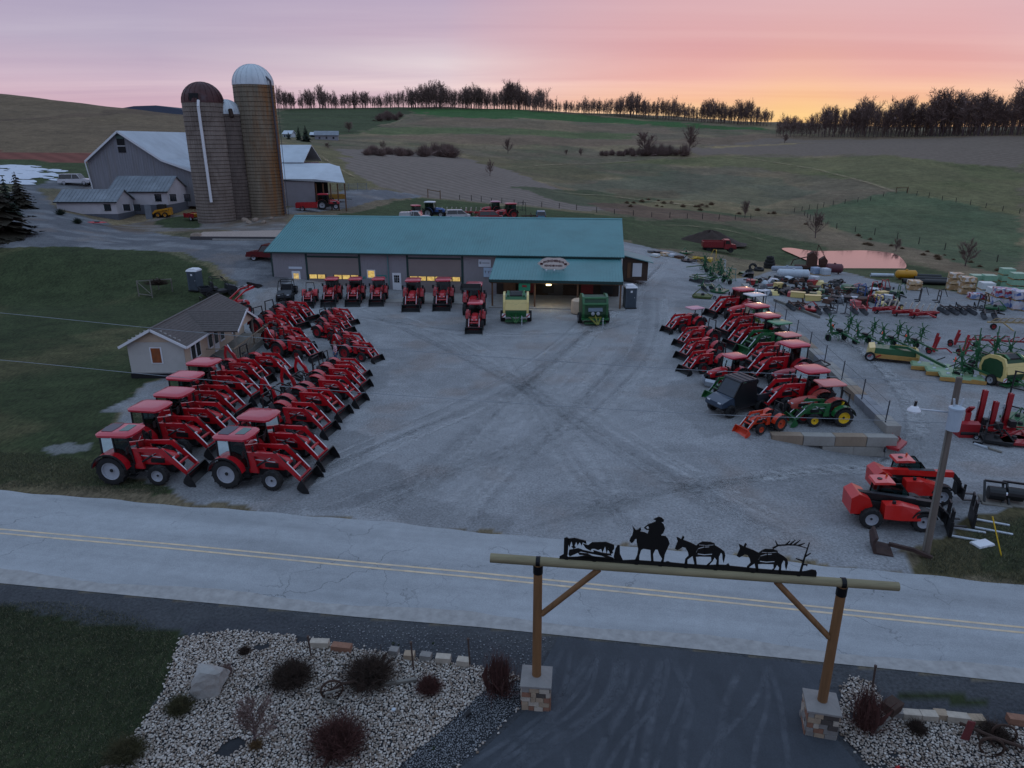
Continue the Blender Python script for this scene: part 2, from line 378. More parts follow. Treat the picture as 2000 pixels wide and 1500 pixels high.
P_([(900, 300), (1100, 318), (1200, 345), (1050, 355), (960, 330)], DEAD, 1, .6)
P_([(660, 292), (760, 293), (880, 303), (1000, 335), (1100, 372), (1235, 413), (1150, 412), (1000, 398), (860, 386), (740, 366), (690, 340)], np.array(srgb('#7b6f66')), 2)
P_([(555, 276), (650, 288), (690, 340), (740, 366), (690, 380), (600, 360), (560, 330)], np.array(srgb('#6d6647')), 1, .8)
P_([(1000, 366), (1150, 372), (1320, 392), (1500, 420), (1430, 424), (1250, 412), (1100, 398)], GREEN * .9, 1, .8)
P_([(1150, 396), (1260, 402), (1420, 422), (1500, 432), (1300, 430), (1210, 418)], np.array(srgb('#6b5347')), 1, .75)
P_([(1300, 392), (1440, 402), (1560, 420), (1500, 424), (1380, 412), (1200, 396)], TAN * .85, 1, .6)
P_([(1190, 368), (1330, 372), (1340, 388), (1210, 386)], np.array(srgb('#6b5a45')), 1, .5)
P_([(-40, 322), (230, 322), (230, 298), (-40, 290)], np.array(srgb('#7a4a40')), 2)
P_([(-40, 292), (240, 300), (400, 300), (420, 214), (240, 206), (-40, 176)], np.array(srgb('#6f5f4b')), 1)
P_([(-40, 236), (120, 226), (240, 214), (360, 222), (360, 229), (240, 220), (120, 233), (-40, 243)], BROWN * .6, 1, .7)
P_([(-40, 362), (170, 362), (235, 322), (-40, 308)], LAWN * 1.25, 1)
# near green: meadow by the pond, back lot grass, lawn, verge
P_([(1000, 425), (1250, 430), (1420, 440), (1560, 470), (1760, 500), (2000, 570), (2000, 640), (1750, 560), (1600, 520), (1420, 500), (1240, 480), (1215, 440)], LAWN * 1.35, 1, .85)
P_([(1500, 425), (1640, 500), (1800, 520), (2000, 575), (2000, 540), (1800, 490), (1660, 465), (1560, 420)], np.array(srgb('#7b6a55')), 1, .65)
P_([(1570, 412), (1750, 372), (2000, 420), (2000, 540), (1800, 490), (1640, 450)], np.array(srgb('#4b5d42')), 1, .75)
P_([(660, 425), (760, 398), (840, 386), (1000, 402), (1230, 425), (1230, 470), (1000, 470), (700, 460)], LAWN * 1.3, 1)
P_([(-500, 980), (-500, 470), (60, 480), (250, 482), (330, 492), (400, 522), (470, 570), (470, 620), (430, 700), (300, 742), (230, 800), (180, 880), (210, 930), (320, 960), (290, 968), (0, 945)], LAWN, 1, near=True)
P_([(190, 800), (260, 775), (330, 745), (380, 760), (330, 790), (240, 805)], GRAVEL * .8, 0, .85, near=True)
P_([(60, 885), (100, 868), (150, 872), (130, 895), (80, 895)], GRAVEL * .8, 0, .7, near=True)
LW = (K > .9) & (GY < 110) & (GX < -8)
paint(sm(.05, .5, fbm(GX, GY, 7, 120)) * LW, DEAD * .9, amt=.55); paint(sm(.1, .5, fbm(GX, GY, 2.6, 125)) * LW, LAWN * .7, amt=.6)
# gravel yard with its lanes
P_([(200, 928), (230, 810), (300, 745), (440, 700), (470, 560), (400, 505), (360, 485), (540, 470), (700, 480), (1210, 470), (1245, 478), (1330, 495), (1420, 545), (1470, 540), (1560, 500), (1700, 545), (2000, 590), (2600, 640), (2600, 1000), (1990, 1040), (1840, 1060), (1760, 1085), (1800, 1122), (1600, 1105), (1000, 1050), (700, 1020), (400, 985), (320, 962), (270, 940)], GRAVEL, 0, near=True)
P_([(-300, 500), (0, 484), (250, 486), (360, 492), (420, 520), (470, 560), (560, 560), (560, 470), (380, 466), (250, 448), (200, 432), (120, 412), (60, 360), (30, 366), (0, 400), (-300, 440)], LANE, 0, near=True)
P_([(60, 366), (180, 372), (178, 358), (100, 352)], LANE, 0, near=True)
P_([(555, 420), (640, 412), (760, 388), (830, 382), (760, 372), (670, 372), (640, 398), (560, 405)], LANE * 1.05, 0, near=True)
P_([(200, 440), (330, 420), (560, 415), (560, 470), (440, 450), (330, 452), (230, 452)], np.array(srgb('#67584c')), 0, .8, near=True)
P_([(300, 432), (370, 420), (400, 436), (380, 446), (310, 444)], LAWN, 1, near=True)
P_([(1495, 515), (1600, 525), (1760, 530), (1980, 600), (1980, 560), (1760, 515), (1620, 505), (1540, 490)], LAWN * 1.2, 1, .9, near=True)
P_([(1790, 1120), (1800, 1075), (1880, 1030), (1960, 1000), (2050, 985), (2500, 1000), (2500, 1200), (2000, 1140)], DEAD * .75, 1, near=True)
P_([(1900, 1040), (2030, 1010), (2060, 1110), (1900, 1125)], LAWN * 1.05, 1, .7, near=True)
# bare and damp gravel
paint(sm(-.1, .4, fbm(GX, GY, 7, 91)) * (K < .3), GRAVEL * .66, amt=.55)
paint(sm(.0, .35, fbm(GX * .5 + GY * .3, GY, 1.6, 97)) * (K < .3), GRAVEL * 1.25, amt=.3)
paint(sm(.1, .5, fbm(GX, GY, 3.1, 95)) * (K < .3), np.array(srgb('#8a7a70')), amt=.35)
# wheel tracks worn into the yard: pale compacted ribbons
def trk(pts, wd, amt, col=None):
 g = [ground(*p) for p in pts]
 n = 60; ps = []
 for i in range(len(g) - 1):
  p0, p1, p2, p3 = g[max(i - 1, 0)], g[i], g[i + 1], g[min(i + 2, len(g) - 1)]
  for k in range(14):
   t = k / 14; ps.append(.5 * ((2 * p1) + (p2 - p0) * t + (2 * p0 - 5 * p1 + 4 * p2 - p3) * t * t + (3 * p1 - p0 - 3 * p2 + p3) * t ** 3))
 dm = np.full(len(GX), 1e9); sel = (GY < 130) & (GY > 20)
 sx, sy = GX[sel], GY[sel]; dd = np.full(len(sx), 1e9)
 for a, b in zip(ps, ps[1:]):
  vx, vy = b.x - a.x, b.y - a.y; L = vx * vx + vy * vy + 1e-9
  t = np.clip(((sx - a.x) * vx + (sy - a.y) * vy) / L, 0, 1); dd = np.minimum(dd, np.hypot(sx - a.x - t * vx, sy - a.y - t * vy))
 dm[sel] = dd
 paint(np.exp(-(dm / wd) ** 2) * (K < .4), GRAVEL * 1.3 if col is None else col, amt=amt)
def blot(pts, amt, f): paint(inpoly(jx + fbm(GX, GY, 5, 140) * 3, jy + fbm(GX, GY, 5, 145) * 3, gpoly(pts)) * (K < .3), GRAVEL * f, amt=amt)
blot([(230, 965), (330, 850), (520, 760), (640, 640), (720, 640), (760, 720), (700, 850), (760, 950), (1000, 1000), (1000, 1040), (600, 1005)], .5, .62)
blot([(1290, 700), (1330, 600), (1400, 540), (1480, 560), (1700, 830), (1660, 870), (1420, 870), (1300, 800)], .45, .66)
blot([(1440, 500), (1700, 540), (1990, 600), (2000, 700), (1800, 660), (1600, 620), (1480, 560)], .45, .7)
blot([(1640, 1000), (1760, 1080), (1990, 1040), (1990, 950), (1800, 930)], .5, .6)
# colours of the land south of the road: drive verge, gravel strip, lawn
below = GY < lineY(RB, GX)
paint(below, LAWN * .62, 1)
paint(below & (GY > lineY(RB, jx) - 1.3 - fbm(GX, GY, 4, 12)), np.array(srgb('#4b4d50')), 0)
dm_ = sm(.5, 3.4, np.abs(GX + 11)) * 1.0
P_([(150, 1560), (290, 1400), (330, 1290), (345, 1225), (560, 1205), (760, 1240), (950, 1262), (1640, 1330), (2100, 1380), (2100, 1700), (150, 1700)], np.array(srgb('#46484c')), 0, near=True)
C = np.clip(C, .008, .9)
nu, ny = len(us), len(ya)
idx = np.arange(nu * ny).reshape(ny, nu)
F = np.stack([idx[:-1, :-1], idx[:-1, 1:], idx[1:, 1:], idx[1:, :-1]], -1).reshape(-1, 4)
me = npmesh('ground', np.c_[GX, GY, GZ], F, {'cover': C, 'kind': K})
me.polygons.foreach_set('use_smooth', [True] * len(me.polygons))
def ground_mat():
 m = bpy.data.materials.new('ground_cover'); m.use_nodes = True; t = m.node_tree; b = t.nodes['Principled BSDF']; b.inputs['Roughness'].default_value = .95; b.inputs['Specular IOR Level'].default_value = .15
 def nn(ty, **k):
  n = t.nodes.new(ty)
  for a, v in k.items(): setattr(n, a, v)
  return n
 def mm(op, a, bb=None):
  n = nn('ShaderNodeMath', operation=op)
  for i, x in enumerate((a, bb)):
   if x is None: continue
   if isinstance(x, (int, float)): n.inputs[i].default_value = x
   else: t.links.new(x, n.inputs[i])
  return n.outputs[0]
 geo = nn('ShaderNodeNewGeometry'); pos = geo.outputs['Position']
 def noise(sc, det=5, ro=.6, vec=None, dist=0):
  n = nn('ShaderNodeTexNoise'); n.inputs['Scale'].default_value = sc; n.inputs['Detail'].default_value = det; n.inputs['Roughness'].default_value = ro; n.inputs['Distortion'].default_value = dist
  t.links.new(vec or pos, n.inputs['Vector']); return n.outputs[0]
 at = nn('ShaderNodeAttribute', attribute_name='cover'); ak = nn('ShaderNodeAttribute', attribute_name='kind'); k = ak.outputs['Fac']
 def mapr(x, a, bb, c, dd):
  n = nn('ShaderNodeMapRange'); n.inputs[1].default_value = a; n.inputs[2].default_value = bb; n.inputs[3].default_value = c; n.inputs[4].default_value = dd; t.links.new(x, n.inputs[0]); return n.outputs[0]
 g = mapr(noise(9, 8, .75), .3, .7, .50, 1.5)                    # stones
 g = mm('MULTIPLY', g, mapr(noise(1.1, 5, .65, dist=.4), .3, .7, .86, 1.14))
 mp = nn('ShaderNodeMapping'); mp.inputs['Scale'].default_value = (1, .35, 1); t.links.new(pos, mp.inputs[0])
 r = mapr(noise(5.5, 7, .72, mp.outputs[0]), .3, .7, .42, 1.55)    # grass
 r = mm('MULTIPLY', r, mapr(noise(.42, 5, .7), .3, .7, .68, 1.34))
 r = mm('MULTIPLY', r, mapr(noise(.055, 4, .6), .3, .7, .8, 1.22))
 wv = nn('ShaderNodeTexWave', bands_direction='DIAGONAL'); wv.inputs['Scale'].default_value = .12; wv.inputs['Distortion'].default_value = 1.2; wv.inputs['Detail'].default_value = 2; wv.inputs['Detail Scale'].default_value = .3
 t.links.new(pos, wv.inputs['Vector'])
 tl = mm('MULTIPLY', mapr(wv.outputs['Fac'], 0, 1, .86, 1.1), mapr(noise(.6, 6, .7), .3, .7, .82, 1.18))
 def mixf(f, a, bb):
  n = nn('ShaderNodeMix'); t.links.new(f, n.inputs[0]); t.links.new(a, n.inputs[2]); t.links.new(bb, n.inputs[3]); return n.outputs[0]
 k1 = nn('ShaderNodeClamp'); t.links.new(k, k1.inputs[0]); k2 = nn('ShaderNodeClamp'); t.links.new(mm('SUBTRACT', k, 1.0), k2.inputs[0])
 val = mixf(k2.outputs[0], mixf(k1.outputs[0], g, r), tl)
 mu = nn('ShaderNodeMix', data_type='RGBA', blend_type='MULTIPLY'); mu.inputs[0].default_value = 1
 t.links.new(at.outputs['Color'], mu.inputs[6])
 cb = nn('ShaderNodeCombineColor'); [t.links.new(val, cb.inputs[i]) for i in range(3)]; t.links.new(cb.outputs[0], mu.inputs[7])
 t.links.new(mu.outputs[2], b.inputs['Base Color'])
 bp = nn('ShaderNodeBump'); bp.inputs['Strength'].default_value = .5; bp.inputs['Distance'].default_value = .06; t.links.new(val, bp.inputs['Height']); t.links.new(bp.outputs[0], b.inputs['Normal'])
 return m
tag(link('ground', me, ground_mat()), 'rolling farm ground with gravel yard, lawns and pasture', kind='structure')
# ---------------------------------------------------------------- road
def asphalt(name, col, cracks=True, streak=.12, along=(1, .16, 1), rz=0.0):
 m = bpy.data.materials.new(name); m.use_nodes = True; t = m.node_tree; b = t.nodes['Principled BSDF']; b.inputs['Roughness'].default_value = .88; b.inputs['Specular IOR Level'].default_value = .25
 geo = t.nodes.new('ShaderNodeNewGeometry')
 rot = t.nodes.new('ShaderNodeMapping'); rot.inputs['Rotation'].default_value = (0, 0, rz); t.links.new(geo.outputs['Position'], rot.inputs[0])
 def noise(sc, det, ro, st=None, dist=0):
  n = t.nodes.new('ShaderNodeTexNoise'); n.inputs['Scale'].default_value = sc; n.inputs['Detail'].default_value = det; n.inputs['Roughness'].default_value = ro; n.inputs['Distortion'].default_value = dist
  src = rot.outputs[0]
  if st:
   q = t.nodes.new('ShaderNodeMapping'); q.inputs['Scale'].default_value = st; t.links.new(src, q.inputs[0]); src = q.outputs[0]
  t.links.new(src, n.inputs['Vector']); return n.outputs[0]
 def mapr(x, a, bb, c, dd):
  n = t.nodes.new('ShaderNodeMapRange'); n.inputs[1].default_value = a; n.inputs[2].default_value = bb; n.inputs[3].default_value = c; n.inputs[4].default_value = dd; t.links.new(x, n.inputs[0]); return n.outputs[0]
 def mul(a, bb):
  n = t.nodes.new('ShaderNodeMath'); n.operation = 'MULTIPLY'; t.links.new(a, n.inputs[0]); t.links.new(bb, n.inputs[1]); return n.outputs[0]
 v = mul(mapr(noise(26, 5, .75), .3, .7, .78, 1.22), mapr(noise(.5, 6, .62, along), .3, .7, 1 - streak, 1 + streak))
 v = mul(v, mapr(noise(1.6, 5, .6), .3, .7, .93, 1.07))
 if cracks:
  vo = t.nodes.new('ShaderNodeTexVoronoi'); vo.feature = 'DISTANCE_TO_EDGE'; vo.inputs['Scale'].default_value = .34
  dn = t.nodes.new('ShaderNodeTexNoise'); dn.inputs['Scale'].default_value = .9; dn.inputs['Detail'].default_value = 6; t.links.new(geo.outputs['Position'], dn.inputs['Vector'])
  ad = t.nodes.new('ShaderNodeVectorMath'); ad.operation = 'ADD'; sc2 = t.nodes.new('ShaderNodeVectorMath'); sc2.operation = 'SCALE'; sc2.inputs['Scale'].default_value = 1.6
  t.links.new(dn.outputs['Color'], sc2.inputs[0]); t.links.new(geo.outputs['Position'], ad.inputs[0]); t.links.new(sc2.outputs[0], ad.inputs[1]); t.links.new(ad.outputs[0], vo.inputs['Vector'])
  ck = mapr(vo.outputs['Distance'], .0, .008, .42, 1.0); gate = mapr(noise(.16, 3, .5), .48, .6, 1.0, 0.0)
  mxn = t.nodes.new('ShaderNodeMix'); t.links.new(gate, mxn.inputs[0]); mxn.inputs[3].default_value = 1.0; t.links.new(ck, mxn.inputs[2]); v = mul(v, mxn.outputs[0])
 mu = t.nodes.new('ShaderNodeMix'); mu.data_type = 'RGBA'; mu.blend_type = 'MULTIPLY'; mu.inputs[0].default_value = 1; mu.inputs[6].default_value = (*col, 1)
 cb = t.nodes.new('ShaderNodeCombineColor'); [t.links.new(v, cb.inputs[i]) for i in range(3)]; t.links.new(cb.outputs[0], mu.inputs[7]); t.links.new(mu.outputs[2], b.inputs['Base Color'])
 bp = t.nodes.new('ShaderNodeBump'); bp.inputs['Strength'].default_value = .25; bp.inputs['Distance'].default_value = .02; t.links.new(v, bp.inputs['Height']); t.links.new(bp.outputs[0], b.inputs['Normal'])
 return m
def ribbon(La, Lb, xs, z, fa=0., fb=1., wob=0.0, seed=1):
 rr = random.Random(seed); V = []
 for x in xs:
  a, b = float(lineY(La, x)), float(lineY(Lb, x))
  V.append((x, a + (b - a) * fa + rr.uniform(-wob, wob), z)); V.append((x, a + (b - a) * fb + rr.uniform(-wob, wob), z))
 return V, [(2 * i, 2 * i + 1, 2 * i + 3, 2 * i + 2) for i in range(len(xs) - 1)]
xs = [i * .45 for i in range(-130, 200)]
ROADANG = math.atan2(RT[6].y - RT[1].y, RT[6].x - RT[1].x)
# crown the road a little: split across in four strips
mbr = MB(); n = 9
rr = random.Random(3)
rows = []
for x in xs:
 a, b = float(lineY(RT, x)) + .05 * math.sin(x * .9) + .04 * math.sin(x * 2.3 + 1), float(lineY(RB, x)) + .04 * math.sin(x * 1.3)
 rows.append([(x, a + (b - a) * k / n, .015 + .05 * (1 - (2 * k / n - 1) ** 2)) for k in range(n + 1)])
vs = [q for r_ in rows for q in r_]; m1 = n + 1
fs = [(i * m1 + k, (i + 1) * m1 + k, (i + 1) * m1 + k + 1, i * m1 + k + 1) for i in range(len(rows) - 1) for k in range(n)]
road = MB().add(vs, fs).build('road', asphalt('road_asphalt', srgb('#9c9fa2'), True, .2, (.12, 1, 1), -ROADANG), None, True)
tag(road, 'grey two lane asphalt road with double yellow line', kind='structure')
def crown(f): return .015 + .05 * (1 - (2 * f - 1) ** 2)
YEL = [site(*p) for p in ((-900, 975), (0, 1040), (350, 1071), (700, 1105), (940, 1127), (1400, 1173), (1780, 1212), (2000, 1234), (3000, 1330))]
ym = mat('road_paint_yellow', '#d3bc9c', .8, var=.2, scale=2.2, dirt='#9b9da1', dirt_amt=.5)
for o_ in (-.155, .155):
 mb = MB(); vs = []
 for x in xs:
  yc = float(lineY(YEL, x)) + o_; a, b = float(lineY(RT, x)), float(lineY(RB, x))
  for q in (-.055, .055):
   f_ = (yc + q - a) / (b - a); vs.append((x, yc + q, crown(f_) + .006))
 l = MB().add(vs, [(2 * i, 2 * i + 2, 2 * i + 3, 2 * i + 1) for i in range(len(xs) - 1)]).build('yellow_line', ym, road)
dust = mat('road_edge_dust', '#9c9a98', .95, var=.2, scale=3, bump=.3)
for (L1, L2, f0, f1) in ((RT, RB, .905, 1.012), ):
 mb = MB(); vs = []
 for x in xs:
  a, b = float(lineY(L1, x)), float(lineY(L2, x)); q0 = f0 + .02 * math.sin(x * .7) + rr.uniform(-.006, .006)
  for k in range(3):
   f_ = q0 + (f1 - q0) * k / 2; vs.append((x, a + (b - a) * f_, max(crown(min(f_, 1)), .015) + .004))
 mb.add(vs, [(i * 3 + k, i * 3 + k + 1, (i + 1) * 3 + k + 1, (i + 1) * 3 + k) for i in range(len(xs) - 1) for k in range(2)]).build('road_edge', dust, road)
# ---------------------------------------------------------------- entrance drive under the gate
DP = [site(*p) for p in ((1090, 1246), (1060, 1300), (1048, 1365), (1010, 1405), (960, 1450), (890, 1510), (720, 1680), (640, 1800), (1900, 1800), (1720, 1560), (1665, 1480), (1622, 1432), (1600, 1400), (1600, 1330), (1620, 1302))]
DP = [Vector((p.x, p.y, .02)) for p in DP]
drv = MB(); drv.add([(p.x, p.y, .022) for p in DP], [tuple(range(len(DP)))])
drv = drv.build('driveway', asphalt('drive_asphalt', srgb('#42464c'), False, .20, (1, .08, 1), R(-4)), None)
tag(drv, 'dark asphalt driveway running under the log gate', kind='structure')
# tyre tracks: soft ribbons of packed dust or dark wet gravel lying on the surface
def track_mat(name, col, amt, scale=2.2):
 m = bpy.data.materials.new(name); m.use_nodes = True; t = m.node_tree; b = t.nodes['Principled BSDF']; b.inputs['Base Color'].default_value = (*srgb(col), 1); b.inputs['Roughness'].default_value = .95
 at = t.nodes.new('ShaderNodeAttribute'); at.attribute_name = 'soft'; ge = t.nodes.new('ShaderNodeNewGeometry'); n = t.nodes.new('ShaderNodeTexNoise'); n.inputs['Scale'].default_value = scale; n.inputs['Detail'].default_value = 6; n.inputs['Roughness'].default_value = .7; t.links.new(ge.outputs['Position'], n.inputs['Vector'])
 r = t.nodes.new('ShaderNodeMapRange'); r.inputs[1].default_value = .35; r.inputs[2].default_value = .68; t.links.new(n.outputs[0], r.inputs[0])
 a = t.nodes.new('ShaderNodeMath'); a.operation = 'MULTIPLY'; t.links.new(at.outputs['Fac'], a.inputs[0]); t.links.new(r.outputs[0], a.inputs[1]); c = t.nodes.new('ShaderNodeMath'); c.operation = 'MULTIPLY'; t.links.new(a.outputs[0], c.inputs[0]); c.inputs[1].default_value = amt; t.links.new(c.outputs[0], b.inputs['Alpha']); return m
TRK = {}
def track(pts, wd, m, lift=.02, z=None):
 """pts on the survey photo; a ribbon with feathered edges, gathered per material"""
 g = [Vector((*ground(*p)[:2], 0)) if z is None else site(*p) for p in pts]; ps = []
 for i in range(len(g) - 1):
  p0, p1, p2, p3 = g[max(i - 1, 0)], g[i], g[i + 1], g[min(i + 2, len(g) - 1)]
  for k in range(9):
   t = k / 9; ps.append(.5 * ((2 * p1) + (p2 - p0) * t + (2 * p0 - 5 * p1 + 4 * p2 - p3) * t * t + (3 * p1 - p0 - 3 * p2 + p3) * t ** 3))
 V, F_, A, _m = TRK.setdefault(m.name, ([], [], [], m))
 o = len(V); n = len(ps)
 for i, p in enumerate(ps):
  d_ = (ps[min(i + 1, n - 1)] - ps[max(i - 1, 0)]).normalized(); s_ = Vector((-d_.y, d_.x, 0)); e = min(1, i / 5, (n - 1 - i) / 5)
  for k, (q, al) in enumerate(((-1, 0), (-.35, 1), (.35, 1), (1, 0))):
   x, y = p.x + s_.x * q * wd, p.y + s_.y * q * wd; V.append((x, y, (zt(x, y) if z is None else z) + lift + .012 + len(TRK) * .004)); A.append(al * e)
 F_ += [(o + i * 4 + k, o + i * 4 + k + 1, o + (i + 1) * 4 + k + 1, o + (i + 1) * 4 + k) for i in range(n - 1) for k in range(3)]
T_pale = track_mat('pale_track', '#c6c7c8', .5); T_dark = track_mat('dark_track', '#66686b', .3); T_dust = track_mat('drive_dust', '#7b8088', .36, 1.6)
rt = random.Random(77)
FAN = [([(480, 980), (760, 860), (980, 765), (1120, 665), (1235, 565), (1300, 500)], 9), ([(1560, 1062), (1270, 905), (1020, 745), (840, 652), (700, 598)], 9), ([(640, 1010), (840, 935), (1070, 860), (1205, 760), (1272, 660), (1285, 560)], 7), ([(1000, 1052), (1320, 960), (1560, 925), (1760, 895), (1790, 800), (1700, 690), (1600, 640)], 6), ([(780, 1015), (920, 900), (1010, 800), (1180, 640)], 6), ([(1250, 1070), (1130, 920), (1040, 780), (960, 680)], 5), ([(700, 615), (900, 648), (1150, 650), (1290, 610)], 5), ([(900, 1035), (1000, 930), (1120, 800), (1250, 640)], 4)]
for pts, n in FAN:
 for k in range(n):
  off = rt.uniform(-70, 70); m = T_pale if k % 5 < 3 else T_dark
  track([(x + off * (1.0 - .7 * i / len(pts)) + rt.uniform(-9, 9), y + rt.uniform(-5, 5)) for i, (x, y) in enumerate(pts)], rt.uniform(.14, .34) if rt.random() < .8 else .8, m)
for k in range(14):
 x0 = rt.uniform(1080, 1560); x1 = x0 + rt.uniform(-170, 130) + (1320 - x0) * -.25
 track([(x0, 1262 + (x0 - 1060) * .085), ((x0 + x1) / 2 + rt.uniform(-40, 40), 1370), (x1, 1470), (x1 + (x1 - x0) * .5, 1590)], rt.uniform(.10, .22), T_dust, .0, .03)
for k in range(6):
 x0 = rt.uniform(1090, 1240); track([(x0, 1270), (x0 - 20, 1360), (x0 - 110, 1440), (x0 - 300, 1560)], rt.uniform(.1, .2), T_dust, .0, .03)
T_path = track_mat('pasture_path', '#b39c7c', .7, .2)
for pts, w_ in (([(1400, 308), (1470, 311), (1560, 326), (1650, 346), (1730, 370), (1748, 378)], .9), ([(1490, 280), (1540, 279), (1700, 283)], 1.2), ([(740, 247), (770, 240), (800, 226)], 1.5), ([(1000, 330), (1100, 322), (1200, 318), (1340, 308)], 1.0), ([(1060, 372), (1190, 384), (1330, 400), (1420, 410)], 1.2), ([(1150, 262), (1300, 268), (1480, 262)], 1.5), ([(620, 300), (660, 330), (720, 360)], .8), ([(1240, 440), (1420, 452), (1530, 480)], .5)): track(pts, w_, T_path, .25)
for nm, (V, F_, A, m) in TRK.items():
 tag(link('tyre_track', npmesh('tyre_track', np.array(V), np.array(F_), {'soft': np.array(A, float)}), m), {'pale_track': 'pale packed tyre tracks fanning across the gravel yard', 'dark_track': 'dark scuffed tyre tracks across the gravel yard', 'drive_dust': 'dusty tyre sweeps on the dark drive', 'pasture_path': 'pale worn paths across the far pasture'}[nm], kind='structure')
# ---------------------------------------------------------------- pond
PW = [(1527, 486), (1545, 484), (1580, 489), (1625, 490), (1690, 489), (1740, 494), (1762, 505), (1768, 524), (1720, 527), (1650, 525), (1600, 519), (1575, 508), (1550, 497)]
pw0 = [site(*p, -4.95) for p in PW]; pw = []
for i in range(len(pw0)):
 p0, p1, p2, p3 = pw0[i - 1], pw0[i], pw0[(i + 1) % len(pw0)], pw0[(i + 2) % len(pw0)]
 for k in range(6):
  t = k / 6; pw.append(.5 * ((2 * p1) + (p2 - p0) * t + (2 * p0 - 5 * p1 + 4 * p2 - p3) * t * t + (3 * p1 - p0 - 3 * p2 + p3) * t ** 3))
wm = mat('pond_water', '#6b4a46', .05, var=.05, scale=.4, bump=.0, spec=.9)
pond = MB().add([tuple(p) for p in pw], [tuple(range(len(pw)))]).build('pond_water', wm)
tag(pond, 'small still pond reflecting the pink sky', kind='structure')
# ================================================================ buildings
def atY(px, py, Y):
 x, y, q = ray(px, py); return Vector((x / y * Y, Y, CAM_H + q / y * Y))
def text(s, size, m, parent, loc, rot=(R(90), 0, 0), ext=.012, align='CENTER', name='lettering'):
 c = bpy.data.curves.new(name, 'FONT'); c.body = s; c.size = size; c.extrude = ext; c.align_x = align; c.align_y = 'CENTER'
 t_ = bpy.data.objects.new('tmp', c); COL.objects.link(t_); bpy.context.view_layer.update(); me_ = bpy.data.meshes.new_from_object(t_.evaluated_get(bpy.context.evaluated_depsgraph_get())); bpy.data.objects.remove(t_); me_.materials.clear(); me_.materials.append(m)
 o = bpy.data.objects.new(name, me_); COL.objects.link(o); o.parent = parent; o.location = loc; o.rotation_euler = rot
 KIDS.setdefault(parent.name, []).append(o); return o
M_siding = mat('grey_steel_siding', '#8d8a90', .55, var=.06, scale=.8, dirt='#6e6862', dirt_amt=.25)
M_green_roof = mat('green_steel_roof', '#53878a', .45, var=.07, scale=.5, dirt='#3b6361', dirt_amt=.35)
M_green_trim = mat('green_trim', '#1c3a38', .5, var=.1)
M_door_tan = mat('taupe_door_panel', '#847a78', .5, var=.05, scale=.6)
M_white = mat('white_paint', '#d9dbe0', .5, var=.05, scale=1.5)
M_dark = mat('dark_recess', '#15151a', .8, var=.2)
M_black = mat('black_steel', '#121316', .5, var=.25, scale=5, dirt='#4a4744', dirt_amt=.2)
M_conc = mat('concrete', '#96938f', .9, var=.14, scale=1.2, bump=.2, dirt='#5f5c5a', dirt_amt=.4)
M_lit = mat('lit_window', '#e8b565', .4, var=.5, scale=3.5, emit=.6)
M_lamp = mat('lamp_glow', '#ffe9b0', .4, var=.05, emit=5)
M_glassd = mat('dark_glass', '#1b2228', .08, var=.2, spec=.8)
M_wood = mat('weathered_wood', '#6b4e38', .85, var=.25, scale=3, stretch=(1, 1, .2), dirt='#3c2c20', dirt_amt=.4)
M_wood2 = mat('grey_board', '#77736c', .9, var=.25, scale=4, stretch=(.3, .3, 1))
M_galv = mat('galvanised_roof', '#b9c2ca', .42, metal=.15, var=.1, scale=.35, dirt='#8b939b', dirt_amt=.45)
M_galv_old = mat('old_tin_roof', '#717880', .55, metal=.1, var=.2, scale=.7, dirt='#9aa2aa', dirt_amt=.5)
M_sign_w = mat('sign_white', '#c7d0dc', .5, var=.04)
M_sign_ink = mat('sign_ink_grey', '#878d98', .6, var=.1)
M_red_ink = mat('sign_ink_red', '#4a1218', .6, var=.2, scale=20)
M_tan_sid = mat('tan_lap_siding', '#b9a592', .75, var=.06, scale=1, dirt='#8f8072', dirt_amt=.3)
M_cream_sid = mat('pale_lap_siding', '#b5b3b0', .7, var=.05, scale=1, dirt='#8b8984', dirt_amt=.25)
M_shingle = mat('asphalt_shingle', '#5d5654', .95, var=.22, scale=6, bump=.4, dirt='#46413f', dirt_amt=.4)
M_brick_o = mat('orange_ply', '#8a4a26', .8, var=.25, scale=4, dirt='#5e4a3a', dirt_amt=.5)
# ---- the dealer's long shop
SHL, SHD, EAVE, RIDGE = 38.6, 18.0, 4.45, 7.25
shop = thing('shop_building', 'long grey steel shop with a green ribbed metal roof and front porch', 'building', (-26.9, 79.6, 0), -.103)
def wallbox(name, parent, x0, x1, y0, y1, z0, z1, m): return MB().box(x0, x1, y0, y1, z0, z1).build(name, m, parent)
wl = MB()
wl.prism([(0, 0), (0, EAVE), (SHD / 2, RIDGE - .1), (SHD, EAVE), (SHD, 0)], 0, .2, 'x')
wl.prism([(0, 0), (0, EAVE), (SHD / 2, RIDGE - .1), (SHD, EAVE), (SHD, 0)], SHL - .2, SHL, 'x')
wl.box(.2, SHL - .2, SHD - .2, SHD, 0, EAVE - .05); wl.box(.2, SHL - .2, 0, .2, 0, EAVE - .05)
shop_wall = wl.build('wall', M_siding, shop)
rb = MB()
x = .15
while x < SHL:
 if not any(a < x < b for a, b in ((4.0, 10.1), (15.5, 21.6))): rb.box(x, x + .05, -.03, .0, .1, EAVE - .2)
 x += .3
y = .2
while y < SHD:
 rb.box(-.03, 0, y, y + .05, .1, EAVE - .1); y += .3
tag(rb.build('wall_rib', M_siding, shop), kind='stuff')
ov = .55
sl_ = math.atan2(RIDGE - EAVE, SHD / 2)
rf = MB(); ez = EAVE - ov * math.tan(sl_)
